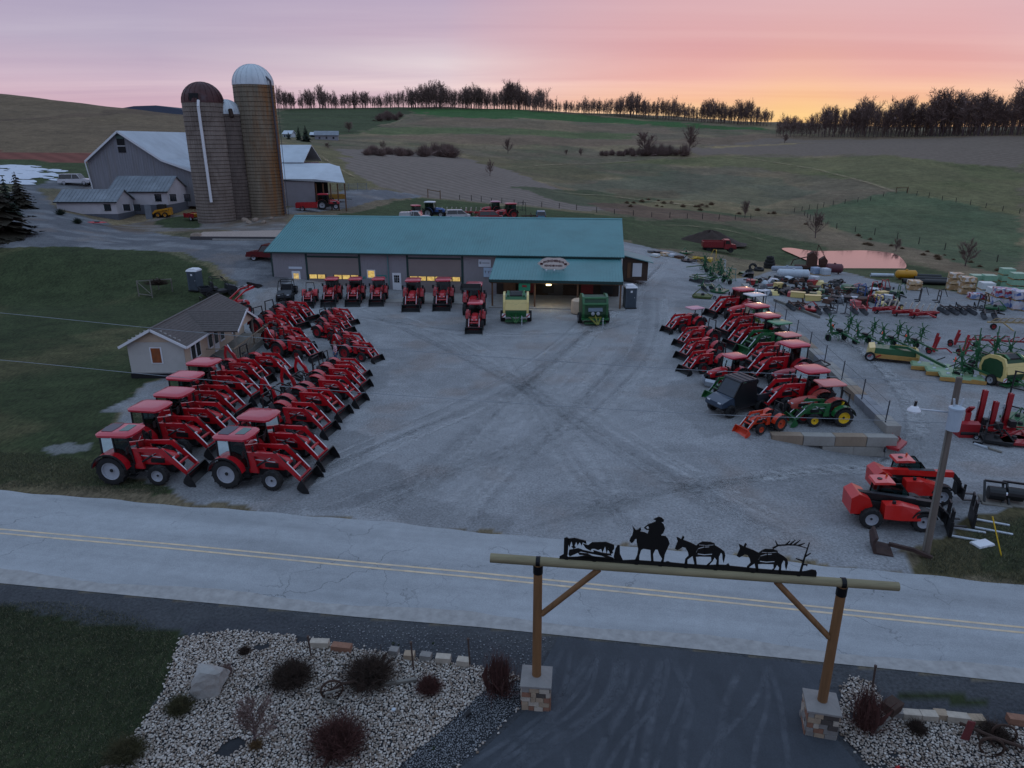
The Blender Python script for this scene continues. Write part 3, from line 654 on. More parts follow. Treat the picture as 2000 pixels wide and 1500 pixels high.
rf.prism([(-ov, ez), (SHD / 2, RIDGE), (SHD + ov, ez), (SHD + ov, ez + .12), (SHD / 2, RIDGE + .13), (-ov, ez + .12)], -.5, SHL + .4, 'x')
roof = rf.build('roof', M_green_roof, shop)
rr_ = MB(); x = -.45
while x < SHL + .38:
 for s_ in (0, 1):
  a = Vector((x, -ov, ez + .13)) if s_ == 0 else Vector((x, SHD + ov, ez + .13))
  rr_.bar(a, (x, SHD / 2, RIDGE + .145), .06, .055)
 x += .30
tag(rr_.build('roof_rib', M_green_roof, roof), kind='stuff')
rc = MB(); rc.prism([(SHD / 2 - .25, RIDGE + .1), (SHD / 2, RIDGE + .2), (SHD / 2 + .25, RIDGE + .1)], -.52, SHL + .42, 'x'); rc.build('ridge_cap', M_green_roof, roof)
g = MB(); g.box(-.5, SHL + .4, -ov - .1, -ov + .01, ez - .02, ez + .1); g.box(-.52, -.5, -ov, SHD / 2, ez, ez + .1); g.build('gutter', M_green_trim, shop)
for x in (3.95, 10.0, 15.4, 21.5): wallbox('door_trim', shop, x, x + .22, -.055, .02, 0, EAVE - .3, M_green_trim)
for x0 in (4.17, 15.62): wallbox('door_trim', shop, x0, x0 + 5.83, -.05, .02, 3.76, 3.95, M_green_trim)
wallbox('corner_trim', shop, -.02, .14, -.05, .02, 0, EAVE - .1, M_green_trim)
for i, x0 in enumerate((4.18, 15.63)):
 dr = wallbox('overhead_door', shop, x0, x0 + 5.82, -.035, .03, .1, 3.75, M_door_tan)
 for k in range(1, 6): MB().box(x0, x0 + 5.82, -.05, -.037, .1 + k * .61, .13 + k * .61).build('panel_joint', M_door_tan, dr)
 for k in range(6):
  if i == 0 and k in (2,): continue
  wx = x0 + .12 + k * .95
  MB().box(wx, wx + .82, -.06, -.037, 1.42, 1.86).build('window_pane', M_lit, dr)
 for k in range(7): MB().box(x0 + .03 + k * .95, x0 + .11 + k * .95, -.062, -.038, 1.4, 1.88).build('window_frame', M_dark, dr)
for x0 in (2.25, 13.75):
 d_ = wallbox('entry_door', shop, x0, x0 + .98, -.06, .02, .1, 2.2, M_white)
 MB().box(x0 + .2, x0 + .78, -.075, -.05, 1.15, 1.95).build('window_pane', M_lit if x0 < 5 else M_glassd, d_)
 f = MB()
 for k in (1, 2): f.box(x0 + .2 + k * .19, x0 + .22 + k * .19, -.085, -.07, 1.15, 1.95)
 for k in (1, 2): f.box(x0 + .2, x0 + .78, -.085, -.07, 1.15 + k * .26, 1.17 + k * .26)
 f.build('window_frame', M_white, d_)
 MB().box(x0 + .86, x0 + .92, -.1, -.06, 1.02, 1.1).build('handle', M_galv, d_)
wn = wallbox('window', shop, 10.9, 11.85, -.05, .02, 1.55, 2.5, M_white)
MB().box(11.0, 11.75, -.06, -.04, 1.65, 2.4).build('window_pane', M_lit, wn)
MB().pipe([(13.35, -.4, EAVE - .25), (13.35, -.12, EAVE - .55), (13.35, -.12, .2)], .06).build('downspout', M_green_roof, shop)
for (x0, x1, z0, z1) in ((1.95, 3.5, 2.45, 2.7), (9.95, 10.7, 1.5, 1.75), (12.0, 13.1, 1.65, 1.95)):
 MB().box(x0, x1, -.06, -.02, z0, z1).build('wall_sign', M_sign_w if x0 < 5 else mat('teal_sign', '#3f8482', .5, var=.2), shop)
s1 = wallbox('wall_sign', shop, 23.4, 24.75, -.09, -.03, 3.05, 3.85, M_sign_w)
MB().box(23.5, 23.72, -.1, -.088, 3.35, 3.62).build('sign_print', M_sign_ink, s1); MB().box(23.8, 24.6, -.1, -.088, 3.42, 3.52).build('sign_print', M_sign_ink, s1)
s2 = wallbox('wall_sign', shop, 23.95, 25.1, -.14, -.06, 1.95, 2.98, mat('sign_blue', '#a9bfd6', .5, var=.06))
for i_, ch_ in enumerate('TYM'): text(ch_, .40, mat('sign_ink_dark', '#3a1a22', .6), s2, (24.16 + .36 * i_, -.15, 2.48), name='letter')
# porch
PX0, PX1, PD = 25.35, 38.7, 6.2
pz0, pz1 = 4.15, 2.75
pr = MB(); pr.prism([(.0, pz0), (-PD, pz1), (-PD, pz1 + .1), (.0, pz0 + .1)], PX0, PX1, 'x')
prf = pr.build('porch_roof', M_green_roof, shop)
ribs = MB(); x = PX0 + .05
while x < PX1: ribs.bar((x, -.0, pz0 + .12), (x, -PD, pz1 + .12), .055, .05); x += .3
tag(ribs.build('roof_rib', M_green_roof, prf), kind='stuff')
MB().box(PX0, PX1, -PD - .08, -PD, pz1 - .18, pz1 + .1).build('gutter', M_green_trim, prf)
for x in (PX0 + .3, PX0 + 4.6, PX0 + 8.9, PX1 - .2): MB().box(x - .08, x + .08, -PD + .2, -PD + .36, 0, pz1 - .02).build('porch_post', M_wood, shop)
MB().box(PX0 + .1, PX1, -PD + .15, -PD + .4, pz1 - .3, pz1 - .05).build('porch_beam', M_wood, shop)
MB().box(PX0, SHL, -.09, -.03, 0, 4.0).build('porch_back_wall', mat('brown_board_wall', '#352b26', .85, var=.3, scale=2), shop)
MB().box(PX0, PX1 + .3, -PD - .3, 0, .0, .1).build('porch_floor', M_conc, shop)
dd = MB().box(31.0, 32.6, -.13, -.085, .1, 2.2).build('porch_door', mat('door_glassy', '#3a3c40', .3, var=.2), shop)
for k in range(6):
 x0 = PX0 + .8 + k * 2.1
 if 30.4 < x0 < 32.8: continue
 MB().box(x0, x0 + 1.3, -.35, -.1, .4, 1.7 + .3 * (k % 2)).build('display_rack', [M_wood, mat('rack_red', '#6d1a20', .6, var=.4, scale=6), M_black][k % 3], shop)
# sign on the porch roof: a painted oval carried on short struts
oval = [(1.55 * math.cos(t) * (1 + .05 * math.cos(8 * t)), .62 * math.sin(t) * (1 + .08 * math.cos(6 * t))) for t in [2 * math.pi * i / 40 for i in range(40)]]
cx, cy, cz = PX0 + 6.35, -PD + 2.3, 4.15
sg = MB().prism([(cx + u, cz + v) for u, v in oval], cy - .04, cy + .04, 'y').build('roof_sign', mat('sign_cream', '#cdbcb4', .6, var=.1, scale=2), shop)
MB().prism([(cx + u * .9, cz + v * .86) for u, v in oval], cy - .052, cy - .041, 'y').build('sign_border', mat('sign_pale', '#d8c9c0', .6, var=.08), sg)
ink = MB(); r9 = random.Random(9)
for k in range(17):
 t = -1 + 2 * k / 16; zc_ = cz + .3 - .16 * t * t; h = r9.uniform(.09, .15); wd = r9.uniform(.03, .055)
 ink.box(cx + t * 1.0 - wd, cx + t * 1.0 + wd, cy - .066, cy - .053, zc_ - h, zc_ + h)
for k in range(13):
 t = -1 + 2 * k / 12; h = r9.uniform(.08, .12); wd = r9.uniform(.035, .06)
 ink.box(cx + t * .85 - wd, cx + t * .85 + wd, cy - .066, cy - .053, cz - .2 - h, cz - .2 + h)
for s_ in (-1, 1): ink.box(cx + s_ * 1.22 - .14, cx + s_ * 1.22 + .14, cy - .066, cy - .053, cz - .13, cz + .07)
tag(ink.build('sign_print', M_red_ink, sg), kind='stuff')
for x in (-1, 0, 1): MB().bar((cx + x, cy + .05, cz - .3), (cx + x, cy + .9, cz - .42), .05).build('sign_strut', M_black, sg); MB().bar((cx + x, cy - .02, cz - .55), (cx + x, cy - .35, cz - .62), .04).build('lamp_bracket', M_black, sg)
for x in (-.7, .1): MB().lathe([(.0, .0), (.09, .02), (.1, .12), (0, .16)], 10, (cx + x, cy - .38, cz - .66), 'z').build('flood_lamp', M_white, sg)
lm = MB().box(cx - .6, cx - .1, -PD + .02, -PD + .26, pz1 - .42, pz1 - .3).build('porch_lamp', M_lamp, shop)
gs = MB().box(PX0 + 3.0, PX0 + 4.15, -PD + .1, -PD + .14, 1.75, 2.5).build('hanging_sign', mat('green_banner', '#2f8a68', .6, var=.1), shop)
MB().box(PX0 + 3.35, PX0 + 3.8, -PD + .08, -PD + .095, 2.1, 2.32).build('sign_print', mat('banner_red', '#8f2a2a', .6), gs)
pl_ = bpy.data.lights.new('porch_light', 'POINT'); pl_.energy = 60; pl_.color = (1, .82, .5); pl_.shadow_soft_size = .15
plo = bpy.data.objects.new('porch_light', pl_); COL.objects.link(plo); plo.parent = lm; plo.location = (cx - .35, -PD + .14, pz1 - .6)
# apron of concrete in front of the doors
ap = MB().box(-.2, 24.0, -5.2, -.02, -.3, .09).build('apron_slab', M_conc); ap.location = shop.location; ap.rotation_euler = shop.rotation_euler
tag(ap, 'pale concrete apron along the shop doors', kind='structure')
# lean-to shed at its right end
sh = thing('side_shed', 'small brown board shed with green roof beside the shop', 'shed', site(1240, 548, -.3), -.12)
MB().prism([(-1.5, 0), (1.5, 0), (1.5, 2.3), (-1.5, 3.0)], 0, 3.4, 'y').build('wall', mat('brown_board', '#4a3931', .85, var=.25, scale=3), sh)
MB().prism([(-1.8, 3.1), (2.1, 2.2), (2.1, 2.3), (-1.8, 3.2)], -.4, 3.8, 'y').build('roof', M_green_roof, sh)
MB().box(-.35, .75, -.06, -.01, .5, 2.15).build('door', M_white, sh)
MB().box(-1.0, -.6, -.07, -.02, .3, 2.2).build('corner_post', M_wood, sh)
# ---- small sales house with a cross gable
hz = .35
hs = thing('sales_house', 'small tan sided house with grey shingle roof beside the red tractors', 'house', (-27.0, 48.0, hz), 0)
HW, HL, HE, HR = 3.95, 11.4, 2.3, 3.35
b = MB(); b.prism([(0, 0), (HW, 0), (HW, HE), (HW / 2, HR - .08), (0, HE)], 0, .15, 'y'); b.prism([(0, 0), (HW, 0), (HW, HE), (HW / 2, HR - .08), (0, HE)], HL - .15, HL, 'y')
b.box(0, .15, .15, HL - .15, 0, HE); b.build('wall', M_cream_sid, hs)
MB().box(HW - .15, HW, .15, HL - .15, 0, HE - .02).build('side_wall', M_tan_sid, hs)
lap = MB(); z = .12
while z < HR - .25:
 ins = 0 if z < HE else (z - HE) / (HR - HE) * HW / 2
 lap.prism([(-.028, z), (0, z + .02), (0, z + .15)], ins + .02, HW - ins - .02, 'x'); z += .16
tag(lap.build('siding_course', M_cream_sid, hs), kind='stuff')
lap = MB(); z = .12
while z < HE - .1: lap.prism([(HW + .028, z), (HW, z + .15), (HW, z + .02)], .02, HL - .02, 'y'); z += .16
tag(lap.build('siding_course', M_tan_sid, hs), kind='stuff')
MB().prism([(.25, HE + .02), (HW - .25, HE + .02), (HW / 2, HR - .15)], -.045, -.03, 'y').build('gable_board', M_tan_sid, hs)
def shingled(name, parent, p00, p10, p11, p01, th=.1, rows=12):
 """a pitched plane from eave p00-p10 to ridge p01-p11, with lapped courses"""
 p00, p10, p11, p01 = map(Vector, (p00, p10, p11, p01)); n_ = (p10 - p00).cross(p01 - p00).normalized()
 if n_.z < 0: n_ = -n_
 o = MB().loft([[p00, p10, p10 - n_ * th, p00 - n_ * th], [p01, p11, p11 - n_ * th, p01 - n_ * th]]).build(name, M_shingle, parent)
 m = MB()
 for k in range(rows):
  a0, a1 = k / rows, (k + 1.08) / rows if k < rows - 1 else 1
  q = [p00.lerp(p01, a0) + n_ * .028, p10.lerp(p11, a0) + n_ * .028, p10.lerp(p11, a1) + n_ * .006, p00.lerp(p01, a1) + n_ * .006]
  m.loft([[q[0], q[1], q[1] - n_ * .026, q[0] - n_ * .026], [q[3], q[2], q[2] - n_ * .004, q[3] - n_ * .004]])
 tag(m.build('shingle_course', M_shingle, o), kind='stuff'); return o
oh = .4; dz_ = oh * (HR - HE) / (HW / 2)
shingled('roof', hs, (-oh, -oh, HE - dz_), (-oh, HL + oh, HE - dz_), (HW / 2, HL + oh, HR), (HW / 2, -oh, HR))
shingled('roof', hs, (HW + oh, -oh, HE - dz_), (HW + oh, HL + oh, HE - dz_), (HW / 2, HL + oh, HR), (HW / 2, -oh, HR))
f = MB()
for s_ in (0, 1):
 xe = -oh if s_ == 0 else HW + oh
 f.bar((xe, -oh - .02, HE - dz_ - .08), (HW / 2, -oh - .02, HR - .08), .04, .18)
f.box(-oh - .03, -oh, -oh, HL + oh, HE - dz_ - .16, HE - dz_); f.box(HW + oh, HW + oh + .03, -oh, HL + oh, HE - dz_ - .16, HE - dz_)
f.build('fascia_board', M_white, hs)
MB().box(HW / 2 - .1, HW / 2 + .1, -oh, HL + oh, HR - .02, HR + .035).build('ridge_cap', M_shingle, hs)
wf = MB().box(1.55, 2.4, -.06, -.01, .75, 1.95).build('boarded_window', M_white, hs)
MB().box(1.65, 2.3, -.075, -.05, .82, 1.88).build('orange_board', M_brick_o, wf)
for y0 in (.9, 1.75):
 q = MB().box(HW + .0, HW + .06, y0, y0 + .78, .65, 1.95).build('window', M_white, hs)
 MB().box(HW + .05, HW + .075, y0 + .08, y0 + .7, .73, 1.87).build('window_pane', M_glassd, q)
# cross gable porch
CY0, CY1, CX = 3.45, 7.45, HW + 2.4
cr = HR + .02; ce = HE - .05; cyc = (CY0 + CY1) / 2
shingled('porch_roof', hs, (HW / 2 + .3, CY0 - .2, ce), (CX + .25, CY0 - .2, ce), (CX + .25, cyc, cr), (HW / 2, cyc, cr), rows=10)
shingled('porch_roof', hs, (HW / 2 + .3, CY1 + .2, ce), (CX + .25, CY1 + .2, ce), (CX + .25, cyc, cr), (HW / 2, cyc, cr), rows=10)
MB().prism([(CY0, ce), (CY1, ce), (cyc, cr - .1)], CX - .1, CX, 'x').build('gable_board', M_tan_sid, hs)
f = MB(); f.bar((CX + .28, CY0 - .2, ce - .07), (CX + .28, cyc, cr - .07), .04, .16); f.bar((CX + .28, CY1 + .2, ce - .07), (CX + .28, cyc, cr - .07), .04, .16); f.build('fascia_board', M_white, hs)
for y0 in (CY0 + .1, CY1 - .1): MB().box(CX - .2, CX - .08, y0 - .06, y0 + .06, -.3, ce).build('porch_post', M_wood2, hs)
MB().box(HW + .01, CX, CY0 - .6, HL - .6, -.4, .12).build('porch_deck', M_wood2, hs)
rl = MB(); rl.box(CX - .06, CX, CY0 - .6, HL - .6, .95, 1.03); rl.box(HW + .3, CX, CY0 - .64, CY0 - .58, .95, 1.03)
for k in range(26): y0 = CY0 - .5 + k * .3; rl.box(CX - .05, CX - .01, y0, y0 + .05, .1, .96)
rl.build('porch_rail', mat('tan_rail', '#8d7c69', .8, var=.2), hs)
for y0 in (3.9, 5.0, 6.2, 8.6):
 q = MB().box(HW + .0, HW + .07, y0, y0 + .85, .1 if y0 == 5.0 else .6, 2.0).build('door' if y0 == 5.0 else 'window', M_white, hs)
 MB().box(HW + .06, HW + .085, y0 + .1, y0 + .75, .75, 1.85).build('window_pane', M_glassd, q)
MB().box(-.05, HW + .05, -.05, HL + .05, -.5, .02).build('foundation', M_dark, hs)
# ---- silos
def silo(label, px, py, wpx, top_row, dome, mats, chute=None, Y=None, hd=None):
 p = ground(px, py) if Y is None else atY(px, py, Y)
 zc_ = p.y * cp + (CAM_H - p.z) * sp_; r = wpx * zc_ / FPX / 2; c = Vector((p.x, p.y + r, 0)); c.z = min(zt(c.x, c.y), p.z) - .3
 top = atY(px, top_row, p.y + r * .2).z; h = top - c.z
 o = thing('silo', label, 'silo', c, 0); n = 44
 ring = []
 for i in range(n):
  t0 = 2 * math.pi * i / n
  for a, rr in ((.0, r - .035), (.10, r), (.90, r), (.999, r - .035)):
   t = t0 + a * 2 * math.pi / n; ring.append((rr * math.cos(t), rr * math.sin(t)))
 MB().loft([[(a, b_, 0) for a, b_ in ring], [(a, b_, h) for a, b_ in ring]]).build('stave_wall', mats[0], o)
 hp = MB(); k = 0; z = .5
 while z < h - .2:
  hp.lathe([(r + .003, z), (r + .045, z + .03), (r + .003, z + .07)], 40, axis='z'); z += .42 + .28 * z / h
 tag(hp.build('hoop', mats[1], o), kind='stuff')
 hd = hd or r * .95; prof = [(r + .06, h - .05), (r + .06, h + .1)] + [(r * math.cos(a), h + .1 + hd * math.sin(a)) for a in [i * math.pi / 2 / 8 for i in range(8)]] + [(.02, h + .1 + hd)]
 dm = MB().lathe(prof, 30, axis='z').build('dome', mats[2], o, smooth=True)
 sm_ = MB()
 for i in range(20):
  t = 2 * math.pi * i / 20; pts = [((rr + .02) * math.cos(t), (rr + .02) * math.sin(t), zz) for rr, zz in prof[2:]]
  for a, b_ in zip(pts, pts[1:]): sm_.bar(a, b_, .06, .05)
 tag(sm_.build('dome_seam', mats[2], dm), kind='stuff'); return o, r, h, hd
M_stave = mat('concrete_stave', '#857a72', .9, var=.22, scale=.9, stretch=(1, 1, .35), dirt='#4d3f36', dirt_amt=.6, bump=.15)
M_stave2 = mat('dark_concrete_stave', '#6d625c', .9, var=.25, scale=.9, stretch=(1, 1, .3), dirt='#3a2f2a', dirt_amt=.7)
def rust_stave():
 m = mat('rust_stained_stave', '#7f7565', .9, var=.25, scale=.8, stretch=(1, 1, .22), dirt='#6e4a24', dirt_amt=.8); t = m.node_tree; b_ = t.nodes['Principled BSDF']
 tc_ = t.nodes.new('ShaderNodeTexCoord'); s_ = t.nodes.new('ShaderNodeSeparateXYZ'); t.links.new(tc_.outputs['Object'], s_.inputs[0])
 r_ = t.nodes.new('ShaderNodeMapRange'); r_.inputs[1].default_value = .3; r_.inputs[2].default_value = 3.0; r_.inputs[4].default_value = .85; t.links.new(s_.outputs[0], r_.inputs[0])
 n_ = t.nodes.new('ShaderNodeTexNoise'); n_.inputs['Scale'].default_value = 1.6; mp_ = t.nodes.new('ShaderNodeMapping'); mp_.inputs['Scale'].default_value = (1, 1, .08); t.links.new(tc_.outputs['Object'], mp_.inputs[0]); t.links.new(mp_.outputs[0], n_.inputs[0])
 q_ = t.nodes.new('ShaderNodeMath'); q_.operation = 'MULTIPLY'; t.links.new(r_.outputs[0], q_.inputs[0]); r2 = t.nodes.new('ShaderNodeMapRange'); r2.inputs[1].default_value = .35; r2.inputs[2].default_value = .6; t.links.new(n_.outputs[0], r2.inputs[0]); t.links.new(r2.outputs[0], q_.inputs[1])
 src = b_.inputs['Base Color'].links[0].from_socket; mx = t.nodes.new('ShaderNodeMix'); mx.data_type = 'RGBA'; t.links.new(q_.outputs[0], mx.inputs[0]); t.links.new(src, mx.inputs[6]); mx.inputs[7].default_value = (*srgb('#8a5418'), 1); t.links.new(mx.outputs[2], b_.inputs['Base Color']); return m
M_hoop = mat('rusty_hoop', '#3a2c25', .8, metal=.3, var=.3)
M_domew = mat('white_dome', '#c3ccd2', .4, metal=.1, var=.08, scale=.8, dirt='#8a8f92', dirt_amt=.3)
M_domer = mat('rusty_dome', '#4a2a2a', .6, metal=.2, var=.25, scale=.9, dirt='#75808a', dirt_amt=.25)
so1, r1, h1, hd1 = silo('stave silo with a rusty red dome and a white pipe down its front', 412, 437, 75, 199, 0, (M_stave, M_hoop, M_domer))
MB().box(-.75, .55, -r1 * .98, -r1 * .55, h1 + .1, h1 + 1.15).build('dome_hatch', M_dark, so1)
MB().pipe([(r1 * .2, -r1 * 1.0, h1 + .2), (r1 * .2, -r1 * 1.12, h1 - .7), (r1 * .22, -r1 * 1.12, h1 * .2)], .2, 10).build('filler_pipe', M_white, so1)
so2, r2_, h2, hd2 = silo('shorter dark stave silo with a white dome between two taller silos', 458, 425, 52, 222, 0, (M_stave2, M_hoop, M_domew), Y=ground(433, 437).y + 3.2)
MB().tube((r2_ * .6, -r2_ * .9, h2 + .6), (r2_ * .75, -r2_ * 1.05, h2 - .5), .3, n=10).build('filler_spout', M_hoop, so2)
so3, r3, h3, hd3 = silo('tallest silo with a white ribbed dome and orange rust streaks', 510, 423, 75, 164, 0, (rust_stave(), M_hoop, M_domew), Y=ground(433, 437).y + 4.5)
ch = MB(); ch.lathe([(.7, h3 * .2), (.7, h3 + .8)], 14, (-r3 * .8, r3 * .55, 0), 'z'); ch.lathe([(.7, h3 + .8), (.4, h3 + 1.15), (.02, h3 + 1.25)], 14, (-r3 * .8, r3 * .55, 0), 'z'); ch.build('chute', M_domew, so3)
ch = MB(); ch.pipe([(r3 * .75, -r3 * .4, h3 + 1.2), (r3 * 1.02, -r3 * .45, h3 + .5), (r3 * 1.12, -r3 * .45, .6)], .15, 8); ch.pipe([(r3 * 1.2, -r3 * .2, 0), (r3 * 1.2, -r3 * .2, h3)], .04, 4); ch.build('filler_pipe', mat('dull_pipe', '#4c4a52', .6, metal=.3), so3)
ld = MB()
for k in range(int(h3 / .5)): ld.box(r3 * .97, r3 * 1.05, -r3 * .32, -r3 * .12, k * .5, k * .5 + .05)
tag(ld.build('ladder', M_hoop, so3), kind='stuff')
# ---- old bank barn
YB = 126
def bx(px, row): p = atY(px, row, YB); return (p.x, p.z)
be = [bx(170, 315), bx(232, 257), bx(318, 313), bx(377, 334)]
gz = zt(be[0][0] + 8, YB) - .4
barn = thing('barn', 'big grey board barn with a pale metal roof behind the silos', 'barn', (0, YB, 0), 0)
M_barn = mat('grey_barn_board', '#85858c', .8, var=.16, scale=2.2, stretch=(1.6, 1, .12), dirt='#7a7064', dirt_amt=.35)
MB().prism([(be[0][0], gz), (be[3][0], gz), (be[3][0], be[3][1]), be[2], be[1], be[0]], 0, 30, 'y').build('wall', M_barn, barn)
bb = MB(); x = be[0][0] + .2
while x < be[3][0]:
 zt_ = np.interp(x, [q[0] for q in be], [q[1] for q in be]) - .1; bb.box(x, x + .06, -.035, 0, gz + 2.6, float(zt_)); x += .42
tag(bb.build('batten', M_barn, barn), kind='stuff')
def slope(name, a, b_, y0, y1, th, m, parent, ribs=.6):
 n_ = Vector((-(b_[1] - a[1]), b_[0] - a[0])).normalized() * th
 if n_.y < 0: n_ = -n_
 o = MB().prism([a, b_, (b_[0] + n_.x, b_[1] + n_.y), (a[0] + n_.x, a[1] + n_.y)], y0, y1, 'y').build(name, m, parent)
 q = MB(); y = y0 + .1
 while y < y1: q.bar((a[0] + n_.x * 1.1, y, a[1] + n_.y * 1.1), (b_[0] + n_.x * 1.1, y, b_[1] + n_.y * 1.1), .05, .05); y += ribs
 tag(q.build('roof_rib', m, o), kind='stuff'); return o
for a, b_ in ((be[0], be[1]), (be[1], be[2]), (be[2], (be[3][0] + .5, be[3][1] - .15))): slope('roof', a, b_, -.6, 30.5, .15, M_galv, barn)
tr = MB()
for a, b_ in zip(be, be[1:]): tr.bar((a[0], -.65, a[1]), (b_[0], -.65, b_[1]), .06, .3)
tr.tube((be[0][0] - .1, -.5, be[0][1]), (be[0][0] + .3, -.15, gz + 2), .1); tr.build('roof_trim', M_white, barn)
w0 = bx(237, 282)
wn = MB().box(w0[0] - .65, w0[0] + .6, -.08, .02, w0[1] - 1.3, w0[1] + .9).build('loft_window', M_dark, barn)
MB().box(w0[0] - .7, w0[0] + .65, -.1, -.02, w0[1] - .3, w0[1] - .2).build('window_bar', M_white, wn)
MB().box(w0[0] - .65, w0[0] + .6, -.1, -.02, w0[1] + .9, w0[1] + 1.6).build('louvre', mat('green_louvre', '#4d625e', .7), wn)
w1 = bx(346, 356); wn = MB().box(w1[0] - .45, w1[0] + .5, -.09, .02, w1[1] - .6, w1[1] + .55).build('window', M_white, barn)
for s_ in (-.37, .06): MB().box(w1[0] + s_, w1[0] + s_ + .36, -.1, -.08, w1[1] - .5, w1[1] + .45).build('window_pane', M_glassd, wn)
d0, d1 = bx(343, 0)[0], bx(367, 0)[0]
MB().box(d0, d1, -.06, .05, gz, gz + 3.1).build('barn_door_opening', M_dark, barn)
MB().box(d1, d1 + 1.15, -.08, -.02, gz + 1.3, gz + 2.9).build('white_board', M_white, barn)
# milk house wings
YM = 119
M_mw = mat('white_block_wall', '#bdbac0', .8, var=.06, scale=1, dirt='#8f8b8c', dirt_amt=.3); M_mb = mat('grey_block_base', '#5b5e68', .9, var=.12)
def wing(label, px0, px1, base, eave, pk, rowpk, Y, depth, wins, door=None):
 a = atY(px0, base, Y); b_ = atY(px1, base, Y); ze = atY(px0, eave, Y).z; o = thing('milk_house', label, 'farm building', (a.x, Y, a.z), 0); L = b_.x - a.x; H = ze - a.z
 zr = atY((px0 + px1) / 2, rowpk, Y + depth / 2).z - a.z
 MB().prism([(0, -.6), (0, H), (depth / 2, zr - .05), (depth, H), (depth, -.6)], 0, L, 'x').build('wall', M_mw, o)
 MB().box(-.03, L + .03, -.03, depth + .03, -.6, H * .3).build('block_base', M_mb, o)
 rr = MB(); t_ = .35
 rr.prism([(-t_, H - .12), (depth / 2, zr), (depth + t_, H - .12), (depth + t_, H - .02), (depth / 2, zr + .12), (-t_, H - .02)], -.3, L + .3, 'x')
 ro = rr.build('roof', M_galv_old, o); q = MB(); x = -.2
 while x < L + .3: q.bar((x, -t_, H), (x, depth / 2, zr + .13), .05); x += .6
 tag(q.build('roof_rib', M_galv_old, ro), kind='stuff')
 MB().box(-.3, L + .3, -t_ - .04, -t_, H - .16, H).build('fascia_board', M_dark, o)
 for wp in wins:
  wx = atY(wp, 0, Y).x - a.x
  w_ = MB().box(wx - .55, wx + .55, -.08, .0, H * .48, H * .86).build('window', M_dark, o)
  for s_ in (-.5, -.16, .18): MB().box(wx + s_, wx + s_ + .3, -.1, -.07, H * .51, H * .83).build('window_pane', M_glassd, w_)
  MB().box(wx - .53, wx - .48, -.11, -.08, H * .5, H * .84).build('window_frame', M_white, w_)
 if door:
  wx = atY(door, 0, Y).x - a.x; MB().box(wx - .5, wx + .5, -.09, 0, 0, 2.2).build('door', mat('grey_door', '#6d737c', .6), o)
 return o
wing('low white block milk house with a grey tin roof joined to the barn', 220, 331, 411, 374, 0, 345, YM, 7.5, (248, 280, 310))
wing('smaller white block wing with a tin roof at the lane corner', 116, 232, 428, 394, 0, 371, YM - 5.5, 5.2, (137, 178, 200), 223)
# machine shed with pale roof and lean-to
YS = 131
a = atY(553, 405, YS); b_ = atY(672, 362, YS - 1)
shd = thing('machine_shed', 'open machine shed with a pale metal roof right of the silos', 'shed', (a.x - 4, YS, zt(a.x + 4, YS) - .2), 0)
zz = lambda px, row, Y=YS: atY(px, row, Y).z - shd.location.z
W_ = b_.x - shd.location.x; h0 = zz(560, 352); h1_ = zz(672, 362)
xk = atY(613, 0, YS).x - shd.location.x
MB().box(0, xk - 2.6, 0, .2, -.5, h0 - .2).build('wall', M_siding, shd)
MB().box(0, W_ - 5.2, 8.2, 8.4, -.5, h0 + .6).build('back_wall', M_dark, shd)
ro = MB().loft([[(-.5, -.3, h0 + .3), (xk - 2.3, -.3, h0 + .3 - .1), (W_, -.2, h1_ + .4), (W_, -.2, h1_ + .5), (-.5, -.3, h0 + .45)], [(-.5, 9.5, h0 + 2.6), (xk - 2, 9.5, h0 + 2.6), (W_ - 3, 9.5, h0 + 2.0), (W_ - 3, 9.5, h0 + 2.1), (-.5, 9.5, h0 + 2.75)]]).build('roof', M_galv, shd)
for k in range(5):
 x = xk - 2.4 + k * (W_ - xk + 2.2) / 4; MB().box(x - .1, x + .1, .2, .4, -.6, h1_ + .3).build('post', M_wood, shd)
a2 = atY(550, 330, 141); bk = thing('back_barn', 'far end of a barn with a pale roof and faded pink wall', 'barn', (a2.x - 16, 141, 0), 0)
e1 = atY(595, 318, 141); zb_ = atY(595, 334, 141).z
MB().box(0, e1.x - a2.x + 15.6, 0, 12, zb_ - 4, e1.z - .1).build('wall', mat('pink_board', '#8a7678', .8, var=.12), bk)
MB().prism([(-.6, e1.z), (6, e1.z + 3.0), (12.6, e1.z), (12.6, e1.z + .15), (6, e1.z + 3.2), (-.6, e1.z + .15)], -.4, e1.x - a2.x + 16, 'x').build('roof', M_galv, bk)
# far farmstead across the valley
def far_house(label, px, row, wpx, hpx, dm, wall, roofm, name='farmhouse', rzz=.2):
 p = ground(px, row); zc_ = p.y * cp + (CAM_H - p.z) * sp_; W2 = wpx * zc_ / FPX; H2 = hpx * zc_ / FPX
 o = thing(name, label, 'building', (p.x, p.y, p.z - .4), rzz); dpt = dm
 MB().prism([(0, 0), (0, H2 * .6), (dpt / 2, H2), (dpt, H2 * .6), (dpt, 0)], -W2 / 2, W2 / 2, 'x').build('wall', wall, o)
 MB().prism([(-.5, H2 * .56), (dpt / 2, H2 + .05), (dpt + .5, H2 * .56), (dpt + .5, H2 * .6), (dpt / 2, H2 + .3), (-.5, H2 * .6)], -W2 / 2 - .4, W2 / 2 + .4, 'x').build('roof', roofm, o)
 for k in (-.3, 0, .3): MB().box(W2 * k - .4, W2 * k + .4, -.05, .05, H2 * .2, H2 * .42).build('window', M_glassd, o)
 return o
far_house('pale far farm building seen across the valley behind the silos', 638, 273, 44, 17, 9, mat('far_grey', '#8d8d95', .8), M_galv_old)
